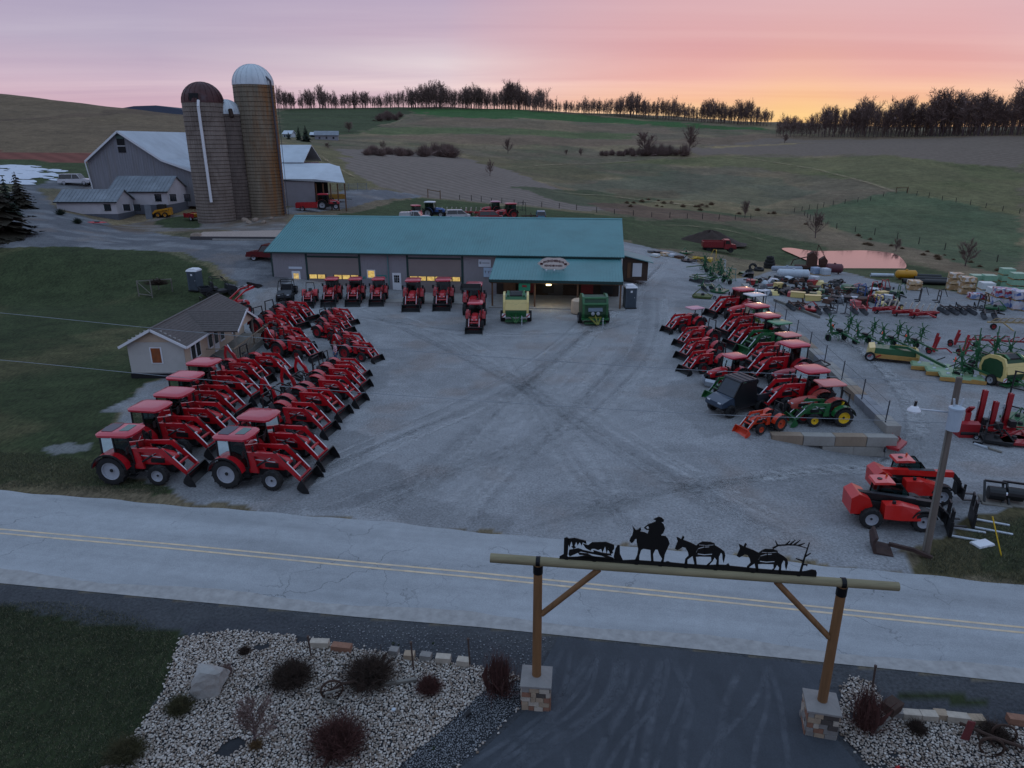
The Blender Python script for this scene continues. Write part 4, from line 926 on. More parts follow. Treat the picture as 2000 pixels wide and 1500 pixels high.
far_house('small far white building with a bright roof left of dark evergreens', 561, 268, 16, 13, 7, mat('far_white', '#b9c6d0', .7), M_galv, 'farm_shed', 0)
far_house('tiny far shed with a bright roof just right of dark evergreens', 612, 268, 11, 10, 5, mat('far_dark', '#3a3d44', .7), M_galv, 'farm_shed', .1)
# the low wall of concrete blocks under the tractor stand
rw = thing('retaining_wall', 'low wall of big stained concrete blocks holding up the tractor stand', 'wall', (0, 0, 0))
M_blk = [mat('wall_block_a', '#9a9690', .9, var=.16, scale=1.6, dirt='#5b5650', dirt_amt=.5, bump=.2), mat('wall_block_b', '#948270', .9, var=.2, scale=1.6, stretch=(1, 1, .3), dirt='#5a4a3c', dirt_amt=.5, bump=.2), mat('wall_block_c', '#8b8d92', .9, var=.15, scale=1.6, dirt='#4f5256', dirt_amt=.5, bump=.2)]
A = Vector((14.9, 37.45, 0)); Bc = Vector((WA.x + .25, 37.15, 0)); dv = (Bc - A).normalized(); nblk = 4; L = (Bc - A).length
for row in range(2):
 z1 = .06 - row * .62; z0 = z1 - .6; x0 = 0 if row == 0 else 2.3 + .6
 while x0 < L - .2:
  x1 = min(x0 + 1.78, L); c = A + dv * ((x0 + x1) / 2); o = MB().obox((0, 0, 0), (x1 - x0 - .03, .6, z1 - z0 - .02)).build('block', random.choice(M_blk), rw)
  o.location = (c.x, c.y + .33 + random.uniform(-.02, .02), (z0 + z1) / 2); o.rotation_euler = (0, 0, math.atan2(dv.y, dv.x) + random.uniform(-.01, .01)); x0 = x1 if x0 or row else 1.78
for row in range(2):
 y0 = 37.8
 while y0 < 80:
  y1 = y0 + 1.8; c = Vector((float(wallx((y0 + y1) / 2)) + .3, (y0 + y1) / 2, .36 - row * .62 if row == 0 else -.62 + .06));
  zc_ = (.12 - .06) if row == 0 else -.56
  o = MB().obox((0, 0, 0), (.8, 1.77, .62)).build('block', random.choice(M_blk), rw); o.location = (c.x + .05, c.y, zc_ - .12 + .25 * (row == 0)); o.rotation_euler = (0, 0, -.1); y0 = y1
# mesh fence on top of it
fn = thing('wire_fence', 'thin wire fence on steel posts along the block wall', 'fence', (0, 0, 0))
M_post = mat('fence_steel', '#3b4048', .6, metal=.3)
fp = []
y0 = 38.4
while y0 < 80:
 p = Vector((float(wallx(y0)) + .05, y0, .1)); fp.append(p)
 o = MB().tube((0, 0, 0), (.05, 0, 1.75), .035, n=6).build('fence_post', M_post, fn); o.location = p; y0 += 3.9
wv = MB()
for a, b_ in zip(fp, fp[1:]):
 for k in range(2): wv.tube(a + Vector((0, 0, .6 + k * 1.05)), b_ + Vector((0, 0, .6 + k * 1.05)), .012, n=4)
tag(wv.build('wire', M_post, fn), kind='stuff')
# ================================================================ tractors
M_rubber = mat('tyre_rubber', '#1d1e20', .85, var=.3, scale=5, dirt='#4a4640', dirt_amt=.3)
M_chassis = mat('chassis_dark', '#1b1c1f', .6, var=.3, scale=5)
M_chrome = mat('chrome_rod', '#c9ccd2', .15, metal=1.0, var=.05)
M_seat = mat('seat_vinyl', '#23262b', .6, var=.15)
M_head = mat('headlight_lens', '#c7cdd2', .15, var=.1)
M_steel_edge = mat('worn_steel', '#8c9098', .4, metal=.6, var=.2, scale=6)
def paint(name, col, rough=.3, coat=.25): return mat(name, col, rough, var=.07, scale=1.4, coat=coat, rnd=.10, dirt='#5a4038', dirt_amt=.12)
M_red = paint('tractor_red', '#b0121f'); M_red2 = paint('deep_red', '#8e1224'); M_orange = paint('orange_paint', '#c8391a'); M_green = paint('field_green', '#1d5c30'); M_faded = paint('faded_red', '#a8443a', .55)
M_roofred = paint('roof_red', '#bd2a3c', .32, .7); M_roofwhite = paint('roof_white', '#c9ccd0', .3); M_roofpink = paint('faded_canopy', '#c58c9a', .5); M_roofgreen = paint('roof_green', '#2a7a50', .35); M_roofsal = paint('salmon_canopy', '#c26660', .45, .5)
M_yel = mat('yellow_rim', '#d8b21c', .4, var=.06); M_rimg = mat('silver_rim', '#a4a8b0', .4, metal=.1, var=.08); M_rimr = paint('red_rim', '#97131e', .45); M_rimo = paint('orange_rim', '#b8401c', .45)
def glass_mat():
 m = bpy.data.materials.new('tinted_glass'); m.use_nodes = True; t = m.node_tree; t.nodes.clear()
 o = t.nodes.new('ShaderNodeOutputMaterial'); tr = t.nodes.new('ShaderNodeBsdfTransparent'); tr.inputs[0].default_value = (.20, .29, .28, 1)
 gl = t.nodes.new('ShaderNodeBsdfGlossy'); gl.inputs[0].default_value = (.85, .95, .95, 1); gl.inputs['Roughness'].default_value = .04
 fr = t.nodes.new('ShaderNodeFresnel'); fr.inputs[0].default_value = 1.5; mx = t.nodes.new('ShaderNodeMixShader')
 t.links.new(fr.outputs[0], mx.inputs[0]); t.links.new(tr.outputs[0], mx.inputs[1]); t.links.new(gl.outputs[0], mx.inputs[2]); t.links.new(mx.outputs[0], o.inputs[0]); return m
M_glass = glass_mat()
MC = {}
def pm(key, name, m, parent, fn, smooth=False, loc=None):
 """part whose mesh is shared by every thing that asks for the same key"""
 if key not in MC:
  mb = MB(); fn(mb); MC[key] = mb.mesh(name, smooth); MC[key].materials.append(m)
 me = MC[key]
 o = bpy.data.objects.new(name, me); COL.objects.link(o); o.parent = parent; KIDS.setdefault(parent.name, []).append(o)
 if loc is not None: o.location = loc
 if me.materials[0] != m:
  o.material_slots[0].link = 'OBJECT'; o.material_slots[0].material = m
 return o
def wheel(parent, c, r, wd, rim_m, lug=14, name='wheel', rr=.60):
 key = ('wheel', round(r, 3), round(wd, 3), lug)
 def tyre(mb):
  h = wd / 2
  mb.lathe([(r * rr, -h * .86), (r * .80, -h), (r * .93, -h * .9), (r * .965, -h * .55), (r * .965, h * .55), (r * .93, h * .9), (r * .80, h), (r * rr, h * .86)], 26)
  for i in range(lug):
   for s in (-1, 1):
    t = 2 * math.pi * (i + (.5 if s > 0 else 0)) / lug; t2 = t + .16
    p = Vector((math.cos(t) * r * .975, s * h * .03, math.sin(t) * r * .975)); q = Vector((math.cos(t2) * r * .945, s * h * .93, math.sin(t2) * r * .945))
    mb.bar(p, q, r * .085, r * .09, up=(math.cos(t), 0, math.sin(t)))
 w_ = pm(key, name, M_rubber, parent, tyre, True, c)
 def rim(mb):
  h = wd / 2; q = r * rr
  mb.lathe([(q * 1.02, -h * .84), (q * .93, -h * .78), (q * .88, -h * .35), (q * .62, -h * .22), (q * .30, -h * .30), (q * .28, -h * .42), (.001, -h * .42)], 20)
  mb.lathe([(q * 1.02, h * .84), (q * .93, h * .78), (q * .88, h * .35), (q * .62, h * .22), (q * .30, h * .30), (q * .28, h * .42), (.001, h * .42)], 20)
 pm(key + ('rim',), 'rim', rim_m, w_, rim, True)
 pm(key + ('hub',), 'hub', M_chassis, w_, lambda mb: mb.tube((0, -wd * .26, 0), (0, wd * .26, 0), r * rr * .2, n=10)); return w_
def tractor(label, k=1.0, top='cab', body=None, roofm=None, rim=None, loader='down', backhoe=False, deck=False, skylight=False, hoodm=None, seatm=None, bucketm=None, dual=False, plow=False, group=None, hollow=False):
 body = body or M_red; roofm = roofm or M_roofred; rim = rim or M_rimr; hoodm = hoodm or body
 o = thing('tractor', label, 'tractor', (0, 0, 0), 0, group); K = (round(k, 3),)
 S_ = lambda fn: (lambda mb: (fn(mb), mb.scale(k)))
 rr_, fr_ = .76, .52
 for s in (-1, 1):
  wheel(o, (0, s * .80 * k, rr_ * k), rr_ * k, .46 * k, rim); wheel(o, (2.25 * k, s * .74 * k, fr_ * k), fr_ * k, .34 * k, rim, 12, 'front_wheel', .56)
 def ch(mb):
  mb.box(-.35, 1.2, -.28, .28, .45, .95); mb.box(1.2, 2.75, -.2, .2, .48, .95); mb.bar((2.25, -.62, .5), (2.25, .62, .5), .16, .18); mb.bar((0, -.62, .76), (0, .62, .76), .26, .26)
  mb.box(.35, 1.05, -.58, -.36, .5, .8); mb.box(.35, 1.05, .36, .58, .5, .8)
 pm(('chassis',) + K, 'chassis', M_chassis, o, S_(ch))
 def hood(mb):
  rg = []
  for x, w_, z0, z1 in ((1.12, .37, .95, 1.60), (1.35, .38, .92, 1.62), (2.1, .36, .90, 1.55), (2.62, .33, .88, 1.44), (2.84, .29, .90, 1.32), (2.9, .24, .98, 1.2)):
   rg.append([(x, -w_, z0), (x, -w_ * 1.02, z0 + (z1 - z0) * .62), (x, -w_ * .86, z0 + (z1 - z0) * .88), (x, -w_ * .45, z1), (x, w_ * .45, z1), (x, w_ * .86, z0 + (z1 - z0) * .88), (x, w_ * 1.02, z0 + (z1 - z0) * .62), (x, w_, z0)])
  mb.loft(rg)
 hd = pm(('hood',) + K, 'hood', hoodm, o, S_(hood), True)
 pm(('grille',) + K, 'grille', M_black, hd, S_(lambda mb: mb.box(2.86, 2.925, -.2, .2, .93, 1.13)))
 for s in (-1, 1):
  pm(('hl', s) + K, 'headlight', M_head, hd, S_(lambda mb: mb.obox((2.80, s * .21, 1.25), (.16, .13, .09))))
  pm(('sp', s) + K, 'side_vent', M_black, hd, S_(lambda mb: mb.box(1.75, 2.45, s * .362 - .012, s * .362 + .012, 1.0, 1.25)))
  pm(('stripe', s) + K, 'side_stripe', M_head, hd, S_(lambda mb: mb.bar((1.3, s * .387, 1.38), (2.3, s * .368, 1.30), .012, .05)))
  def fen(mb):
   poly = []
   for r_ in (.90, .85):
    a = [(r_ * math.cos(t), .78 + r_ * math.sin(t)) for t in [R(d_) for d_ in range(8, 171, 18)]]
    poly += a if r_ == .90 else a[::-1]
   mb.prism(poly, s * .80 - .27, s * .80 + .25);
  pm(('fender', s) + K, 'fender', body, o, S_(fen))
  pm(('flare', s) + K, 'fender_flare', M_black, o, S_(lambda mb: mb.lathe([(.835, s * 1.05), (.905, s * 1.05), (.905, s * 1.10), (.835, s * 1.10)], 9, (0, 0, .78), 'y', R(8), R(170))))
  pm(('step', s) + K, 'step', M_black, o, S_(lambda mb: (mb.box(.75, 1.1, s * .72 - .16, s * .72 + .16, .42, .46), mb.box(.75, 1.1, s * .66 - .12, s * .66 + .12, .7, .74), mb.bar((.78, s * .6, .4), (.85, s * .6, 1.0), .03))))
 pm(('seat',) + K, 'seat', seatm or M_seat, o, S_(lambda mb: (mb.box(-.1, .38, -.25, .25, 1.12, 1.28), mb.loft([[(-.1, -.25, 1.28), (.0, -.25, 1.28), (.0, .25, 1.28), (-.1, .25, 1.28)], [(-.28, -.22, 1.78), (-.18, -.22, 1.78), (-.18, .22, 1.78), (-.28, .22, 1.78)]]))))
 pm(('steer',) + K, 'steering_wheel', M_black, o, S_(lambda mb: (mb.lathe([(.19, -.012), (.215, 0), (.19, .012)], 14, (0, 0, 0), 'z'), mb.tf(Matrix.Translation((.82, 0, 1.62)) @ Matrix.Rotation(R(-35), 4, 'Y')), mb.bar((1.12, 0, 1.2), (.84, 0, 1.6), .06))))
 pm(('floor',) + K, 'floor_plate', M_chassis, o, S_(lambda mb: (mb.box(-.3, 1.12, -.55, .55, .92, 1.0), mb.box(1.0, 1.14, -.34, .34, 1.0, 1.5))))
 pm(('exh',) + K, 'exhaust', M_black, o, S_(lambda mb: (mb.tube((1.25, -.44, 1.15), (1.25, -.44, 2.1 if top == 'cab' else 1.6), .05, n=8)))) if top == 'cab' else None
 if top == 'cab':
  P_ = {'rb': (-.50, .62, 1.05), 'rt': (-.46, .64, 2.40), 'mb': (.25, .68, .98), 'mt': (.2, .68, 2.42), 'fb': (1.06, .60, 1.02), 'ft': (.92, .64, 2.40)}
  def cabf(mb):
   for s in (-1, 1):
    q = {a: Vector((b_[0], s * b_[1], b_[2])) for a, b_ in P_.items()}
    for a, b_ in (('rb', 'rt'), ('mb', 'mt'), ('fb', 'ft'), ('rt', 'ft'), ('rb', 'mb'), ('mb', 'fb')): mb.bar(q[a], q[b_], .065)
    mb.box(.28, 1.04, s * .64 - .02, s * .64 + .02, .5, 1.02)
   for a in ('rb', 'rt', 'fb', 'ft'): mb.bar((P_[a][0], -P_[a][1], P_[a][2]), (P_[a][0], P_[a][1], P_[a][2]), .065)
  cf = pm(('cabf',) + K, 'cab', M_black, o, S_(cabf))
  def pane(c4): return lambda mb: mb.add(c4, [(0, 1, 2, 3)])
  for s in (-1, 1):
   q = {a: (b_[0], s * b_[1], b_[2]) for a, b_ in P_.items()}
   pm(('gl1', s) + K, 'window_pane', M_glass, cf, S_(pane([q['rb'], q['mb'], q['mt'], q['rt']]))); pm(('gl2', s) + K, 'window_pane', M_glass, cf, S_(pane([q['mb'], q['fb'], q['ft'], q['mt']])))
   pm(('mir', s) + K, 'mirror', M_black, cf, S_(lambda mb: (mb.bar((.98, s * .64, 2.1), (1.08, s * 1.02, 2.08), .025), mb.box(1.05, 1.09, s * 1.02 - .1, s * 1.02 + .1, 1.75, 2.1))))
  for a, b_, nm in (('fb', 'ft', 'windscreen'), ('rb', 'rt', 'rear_window')):
   A_, B_ = P_[a], P_[b_]; pm((nm,) + K, nm, M_glass, cf, S_(pane([(A_[0], -A_[1], A_[2]), (A_[0], A_[1], A_[2]), (B_[0], B_[1], B_[2]), (B_[0], -B_[1], B_[2])])))
  def rf_(mb):
   rg = []
   for z, e in ((2.40, -.02), (2.44, .10), (2.54, .11), (2.62, .02), (2.655, -.18)):
    x0, x1, y1, c_ = -.56 - e, 1.04 + e, .68 + e, .16
    rg.append([(x0 + c_, -y1, z), (x1 - c_, -y1, z), (x1, -y1 + c_ * 1.3, z), (x1 + .05, 0, z), (x1, y1 - c_ * 1.3, z), (x1 - c_, y1, z), (x0 + c_, y1, z), (x0, y1 - c_, z), (x0, -y1 + c_, z)])
   mb.loft(rg)
  ro = pm(('cabroof',) + K, 'cab_roof', roofm, o, S_(rf_), True)
  for s in (-1, 1): pm(('wl', s) + K, 'work_light', M_head, ro, S_(lambda mb: mb.obox((1.08, s * .5, 2.44), (.06, .14, .07))))
  if skylight:
   pm(('sky1',) + K, 'roof_hatch', mat('hatch_glass', '#3f6a66', .12, var=.1), ro, S_(lambda mb: mb.prism([(.42, -.42), (.86, -.36), (.86, .36), (.42, .42)], 2.655, 2.675, 'z')))
   pm(('sky2',) + K, 'roof_panel', mat('roof_dark_panel', '#363c48', .3, var=.1), ro, S_(lambda mb: mb.prism([(-.42, -.5), (.12, -.52), (.16, 0), (.12, .52), (-.42, .5), (-.52, 0)], 2.65, 2.672, 'z')))
 else:
  fold = top == 'fold'
  def rops(mb):
   for s in (-1, 1):
    mb.bar((-.38, s * .56, .9), (-.38, s * .58, 1.75), .075)
    if fold: mb.bar((-.38, s * .58, 1.75), (-1.05, s * .56, 1.95), .075)
    else: mb.bar((-.38, s * .58, 1.75), (-.42, s * .52, 2.52), .075)
   mb.bar((-1.05, -.56, 1.95), (-1.05, .56, 1.95), .075) if fold else mb.bar((-.42, -.55, 2.52), (-.42, .55, 2.52), .075)
  pm(('rops', fold) + K, 'roll_bar', M_black, o, S_(rops))
  if top == 'canopy':
   def can(mb):
    rg = []
    for z, e in ((2.42, 0), (2.47, .06), (2.54, .04), (2.58, -.14)):
     x0, x1, y1, c_ = -.62 - e, .98 + e, .68 + e, .12
     rg.append([(x0 + c_, -y1, z), (x1 - c_, -y1, z), (x1, -y1 + c_, z), (x1, y1 - c_, z), (x1 - c_, y1, z), (x0 + c_, y1, z), (x0, y1 - c_, z), (x0, -y1 + c_, z)])
    mb.loft(rg)
   pm(('canopy',) + K, 'canopy', roofm, o, S_(can), True)
   pm(('canpost',) + K, 'canopy_post', M_black, o, S_(lambda mb: [mb.bar((.8, s * .55, 1.0), (.75, s * .6, 2.45), .05) for s in (-1, 1)] if False else [mb.bar((-.4, s * .54, 2.4), (.5, s * .5, 2.46), .05) for s in (-1, 1)]))
 if loader:
  up = loader == 'up'
  kn, tip = (((2.35, 2.55), (3.45, 2.75)) if up else ((2.45, 1.74), (3.62, .55)))
  for s in (-1, 1):
   pm(('tower', s) + K, 'loader_mount', body, o, S_(lambda mb: (mb.prism([(1.0, .75), (1.5, .75), (1.38, 1.3), (1.22, 1.82), (.98, 1.82), (1.05, 1.2)], s * .53 - .05, s * .53 + .05), mb.bar((1.3, s * .3, .85), (1.3, s * .5, .85), .2))))
   pm(('arm', s, up) + K, 'loader_arm', body, o, S_(lambda mb: (mb.prism([(1.02, 1.66), (1.02, 1.80), (kn[0] + .08, kn[1] + .12), (tip[0] + .08, tip[1] + .04), (tip[0] - .02, tip[1] - .1), (kn[0] - .06, kn[1] - .14)], s * .53 - .055, s * .53 + .055))))
   pm(('cyl', s, up) + K, 'hydraulic_cylinder', M_chassis, o, S_(lambda mb: (mb.tube((1.2, s * .53, .98), (1.95, s * .53, 1.45), .05, n=8))))
   pm(('cyl2', s, up) + K, 'hydraulic_cylinder', M_chassis, o, S_(lambda mb: (mb.tube((kn[0] - .1, s * .53, kn[1] + .2), (kn[0] + (tip[0] - kn[0]) * .45, s * .53, kn[1] + .2 + (tip[1] - kn[1]) * .45), .05, n=8))))
   pm(('rod', s, up) + K, 'cylinder_rod', M_chrome, o, S_(lambda mb: (mb.tube((kn[0] + (tip[0] - kn[0]) * .45, s * .53, kn[1] + .2 + (tip[1] - kn[1]) * .45), (tip[0] - .02, s * .53, tip[1] + .18), .03, n=6))))
   pm(('rod2', s, up) + K, 'cylinder_rod', M_chrome, o, S_(lambda mb: (mb.tube((1.95, s * .53, 1.45), (2.2, s * .53, 1.6), .028, n=6))))
  pm(('xbar', up) + K, 'cross_tube', body, o, S_(lambda mb: (mb.tube((kn[0] + (tip[0] - kn[0]) * .62, -.5, kn[1] + (tip[1] - kn[1]) * .62), (kn[0] + (tip[0] - kn[0]) * .62, .5, kn[1] + (tip[1] - kn[1]) * .62), .075, n=8), mb.box(tip[0] - .04, tip[0] + .06, -.5, .5, tip[1] - .12, tip[1] + .12))))
  def bk(mb):
   x, z = tip[0] + .08, tip[1] - .43 if not up else tip[1] - .2
   pr_ = [(x, z + .62), (x - .03, z + .2), (x + .08, z + .03), (x + .82, z), (x + .82, z + .03), (x + .12, z + .08), (x + .03, z + .22), (x + .05, z + .62)]
   mb.prism(pr_, -.88, .88); side = [(x, z + .60), (x, z + .1), (x + .1, z + .02), (x + .8, z + .01), (x + .55, z + .32), (x + .12, z + .58)]
   mb.prism(side, -.90, -.87); mb.prism(side, .87, .90)
   if not up: mb.tf(Matrix.Translation((x, 0, z + .43)) @ Matrix.Rotation(R(30), 4, 'Y') @ Matrix.Translation((-x, 0, -z - .43)))
   if up: mb.tf(Matrix.Translation((x, 0, z + .3)) @ Matrix.Rotation(R(-14), 4, 'Y') @ Matrix.Translation((-x, 0, -z - .3)))
  b_ = pm(('bucket', up) + K, 'bucket', bucketm or M_black, o, S_(bk))
  pm(('edge', up) + K, 'cutting_edge', M_steel_edge, b_, S_(lambda mb: (mb.box(tip[0] + .86, tip[0] + .93, -.88, .88, tip[1] - .43, tip[1] - .41), mb.tf(Matrix.Translation((tip[0] + .08, 0, tip[1])) @ Matrix.Rotation(R(30), 4, 'Y') @ Matrix.Translation((-tip[0] - .08, 0, -tip[1])))))) if not up else None
 if plow:
  pv = MB()
  for s in (-1, 1):
   v = MB().prism([(3.1, .12), (3.22, .12), (3.32, .55), (3.2, .78), (3.1, .5)], 0, 1.15); v.tf(Matrix.Translation((3.15, 0, 0)) @ Matrix.Rotation(R(28) * s, 4, 'Z') @ Matrix.Translation((-3.15, -1.15 if s < 0 else 0, 0))); pv.v, n0 = pv.v, len(pv.v); pv.add(v.v, v.f)
  pv.bar((2.5, 0, .45), (3.1, 0, .4), .12); pv.scale(k).build('snow_plow', mat('plow_silver', '#aab2bb', .3, metal=.5, var=.1), o)
 if deck:
  pm(('deck',) + K, 'mower_deck', body, o, S_(lambda mb: (mb.prism([(.55, -.85), (1.5, -.95), (1.75, -.5), (1.75, .5), (1.5, .95), (.55, .85)], .22, .38, 'z'), mb.tube((1.1, -.45, .38), (1.1, -.45, .46), .16, n=10), mb.tube((1.1, .45, .38), (1.1, .45, .46), .16, n=10))))
 if backhoe:
  pm(('bhframe',) + K, 'backhoe_frame', M_black, o, S_(lambda mb: (mb.box(-.95, -.45, -.55, .55, .5, .72), mb.box(-1.05, -.85, -.2, .2, .5, 1.1), mb.bar((-.9, -.55, .6), (-1.15, -.95, 1.55), .1), mb.bar((-.9, .55, .6), (-1.15, .95, 1.55), .1), mb.box(-1.2, -1.0, -1.1, -.8, 1.5, 1.58), mb.box(-1.2, -1.0, .8, 1.1, 1.5, 1.58), mb.box(-.85, -.55, -.22, .22, 1.1, 1.2))))
  pm(('bhboom',) + K, 'backhoe_boom', body, o, S_(lambda mb: (mb.prism([(-1.0, .8), (-1.25, .75), (-1.5, 1.5), (-2.1, 2.25), (-1.95, 2.35), (-1.28, 1.62)], -.08, .08))))
  pm(('bhstick',) + K, 'backhoe_stick', body, o, S_(lambda mb: (mb.prism([(-1.88, 2.3), (-2.12, 2.4), (-2.32, 1.6), (-2.25, .95), (-2.12, .95), (-2.14, 1.6)], -.07, .07))))
  pm(('bhbucket',) + K, 'backhoe_bucket', M_black, o, S_(lambda mb: mb.prism([(-2.3, 1.0), (-2.08, 1.0), (-1.75, .78), (-1.72, .45), (-1.95, .36), (-2.2, .5), (-2.34, .8)], -.22, .22)))
  pm(('bhram',) + K, 'hydraulic_cylinder', M_chrome, o, S_(lambda mb: (mb.tube((-1.2, 0, 1.25), (-1.9, 0, 2.5), .05, n=8))))
 else:
  pm(('hitch',) + K, 'rear_hitch', M_chassis, o, S_(lambda mb: (mb.bar((-.35, -.25, .6), (-1.0, -.38, .5), .07), mb.bar((-.35, .25, .6), (-1.0, .38, .5), .07), mb.bar((-.35, 0, 1.0), (-.8, 0, 1.0), .06), mb.box(-.4, -.3, -.3, .3, .7, 1.0))))
 return o
# -- prototypes, then placed by where they stand
def at_anchor(o, kind, px, py, head, k, dz=0.0):
 ax, az = {'roof': (.24 * k, 2.64 * k), 'hood': (2.0 * k, 1.55 * k), 'rear': (0, 0), 'canopy': (.2 * k, 2.55 * k)}[kind]
 p = site(px, py, az);
 for _ in range(4):
  c, s_ = math.cos(head), math.sin(head); g_ = zt(p.x - c * ax, p.y - s_ * ax); p = site(px, py, az + g_)
 o.location = (p.x - math.cos(head) * ax, p.y - math.sin(head) * ax, g_ + dz); o.rotation_euler = (0, 0, head); return o
TR = {}
def put(var, label, kind, px, py, deg, group, **kw):
 if var not in TR:
  o = tractor(label, **kw); TR[var] = (o, kw.get('k', 1.0))
 else:
  o = dup(TR[var][0]); o['label'] = label
 o['group'] = group
 o = at_anchor(o, kind, px, py, R(deg), TR[var][1]); return o
GL = 'tractors parked on the left side of the yard'; GR = 'tractors parked on the stand to the right'; GS = 'tractors lined up along the shop front'
big = dict(k=1.0, skylight=True, rim=M_rimg); cabm = dict(k=1.0, rim=M_rimg); open_ = dict(k=.9, top='rops'); fold = dict(k=.88, top='fold'); bh = dict(k=.84, top='rops', backhoe=True); sml = dict(k=.72, top='rops'); smd = dict(k=.66, top='fold', deck=True); sbh = dict(k=.7, top='fold', backhoe=True)
put('big', 'red cab tractor with two roof hatches nearest the lawn edge and road', 'roof', 235, 836, -4, GL, **big)
put('big', 'red cab tractor with two roof hatches foremost toward the open yard', 'roof', 461, 842, -9, GL, **big)
put('cabm', 'plain red roofed cab tractor directly behind the hatch roofed one by the lawn', 'roof', 293, 789, -9, GL, **cabm)
put('cabm', 'plain red roofed cab tractor directly behind the hatch roofed one toward the yard', 'roof', 505, 806, -11, GL, **cabm)
put('cabm', 'third cab tractor back from the road along the lawn edge', 'roof', 340, 762, -10, GL, **cabm)
put('cabm', 'fourth cab tractor back from the road, below the siding wall of the small house', 'roof', 362, 730, -10, GL, **cabm)
put('cabm', 'hindmost cab tractor of the lawn row, roof in front of the house windows', 'roof', 398, 703, -10, GL, **cabm)
put('open', 'open red loader tractor just behind the two yard side cab tractors', 'hood', 590, 800, -13, GL, **open_)
put('bh9', 'red tractor with a raised backhoe behind it, second open one from the yard side cabs', 'hood', 620, 770, -13, GL, **dict(k=.9, top='fold', backhoe=True))
put('bh9', 'red backhoe tractor third from the yard side cabs', 'hood', 655, 746, -13, GL, **{})
put('bh', 'smaller red backhoe tractor fourth from the yard side cabs', 'hood', 671, 723, -12, GL, **bh)
put('sml', 'small red roll bar tractor just this side of the person in plaid', 'hood', 680, 708, -12, GL, **sml)
put('fold', 'open red loader tractor beside the house porch rail with folded roll bar', 'hood', 478, 712, -12, GL, **fold)
put('bh', 'red backhoe tractor standing right at the corner of the house porch', 'hood', 527, 699, -12, GL, **{})
put('open', 'tall open red tractor with roll bar up farthest back beside the lane', 'hood', 583, 597, -27, GL, **{})
put('open', 'open red tractor with roll bar up, second of the trio beside the house roof', 'hood', 562, 610, -27, GL, **{})
put('open', 'open red tractor with big rear wheel showing beside the house gable', 'hood', 541, 624, -27, GL, **{})
put('fold', 'open red loader tractor tucked behind the backhoe one in mid lot', 'hood', 570, 648, -27, GL, **{})
put('bh', 'red backhoe tractor broadside in mid lot with both near wheels in view', 'hood', 586, 668, -26, GL, **{})
put('sml', 'small red tractor with roll bar up nearest the shop front apron', 'hood', 668, 609, -30, GL, **{})
put('sml', 'small red tractor second from the apron in the inner small row', 'hood', 660, 623, -30, GL, **{})
put('smd', 'small red tractor with belly mower third in the inner small row', 'hood', 650, 638, -30, GL, **smd)
put('sml', 'small red loader tractor fourth in the inner row behind the backhoe one', 'hood', 690, 657, -30, GL, **{})
put('sbh', 'compact red tractor with backhoe right behind the person in plaid', 'hood', 710, 676, -27, GL, **sbh)
o = put('bhx', 'red tractor with raised black bucket behind the small house', 'hood', 470, 585, 52, GL, k=.9, top='rops', loader='up');
put('sml', 'small dark roll bar tractor half hidden behind the house roof', 'hood', 430, 590, 40, GL, **{})
# along the shop
put('smf', 'small red loader tractor with roll bar by the entry door', 'hood', 602, 572, -82, GS, k=.74, top='rops')
put('cabs', 'red cab tractor first from the black utility cart at the shop', 'roof', 648, 542, -86, GS, k=.86)
put('cabs', 'red cab tractor second from the black utility cart at the shop', 'roof', 694, 542, -86, GS)
put('cabs', 'red cab tractor in front of the yellow lit wall window', 'roof', 739, 542, -86, GS)
put('cabl', 'larger red cab tractor just right of the white half glass door', 'roof', 807, 544, -88, GS, k=1.0)
put('cabl', 'red cab tractor in front of the second overhead door', 'roof', 866, 543, -89, GS)
put('cabu', 'red cab tractor holding its black bucket high over its roof', 'roof', 926, 552, -92, GS, k=1.05, loader='up')
put('cabs', 'red cab tractor standing out front before the raised bucket one', 'roof', 929, 588, -91, GS)
# the stand on the right
put('cabr', 'red cab tractor hindmost on the stand by the green implements', 'roof', 1452, 562, 200, GR, k=.98, rim=M_rimg)
put('whc', 'red tractor with a white canopy near the back of the stand', 'canopy', 1474, 574, 200, GR, k=1.0, top='canopy', roofm=M_roofwhite, loader=None)
put('cabr', 'red cab tractor in front of the white canopy one on the stand', 'roof', 1479, 594, 202, GR)
put('cabr', 'red cab tractor between the white canopy and the green canopy', 'roof', 1499, 613, 202, GR)
put('grc', 'green loader tractor with a green canopy among the red ones', 'canopy', 1523, 628, 200, GR, k=.92, top='canopy', roofm=M_roofgreen, body=M_green, rim=M_rimg, bucketm=M_green)
put('orl', 'orange red canopy loader tractor just in front of the green canopy', 'canopy', 1539, 652, 198, GR, k=.92, top='canopy', roofm=M_roofsal, body=M_red)
put('cabr', 'red cab tractor in the middle of the wall side row on the stand', 'roof', 1552, 668, 197, GR)
put('opr', 'deep red open tractor without loader in the wall side row', 'hood', 1534, 722, 190, GR, k=.95, top='fold', loader=None, body=M_red2)
put('cabr', 'red cab loader tractor nearest the road in the wall side row', 'roof', 1587, 717, 194, GR)
put('sal', 'faded red tractor with a salmon canopy and no loader', 'canopy', 1621, 746, 188, GR, k=.9, top='canopy', roofm=M_roofsal, body=M_faded, loader=None)
put('jd', 'green loader tractor with yellow seat and wheels at the wall corner', 'hood', 1591, 790, 183, GR, k=.76, top='rops', body=M_green, rim=M_yel, seatm=mat('yellow_seat', '#dcb91e', .5), bucketm=M_green)
put('pnk', 'red loader tractor under a faded pink canopy at the head of the yard side row', 'canopy', 1357, 600, 205, GR, k=.8, top='canopy', roofm=M_roofpink)
put('qo', 'open red loader tractor just in front of the pink canopy', 'hood', 1355, 646, 205, GR, k=.78, top='rops')
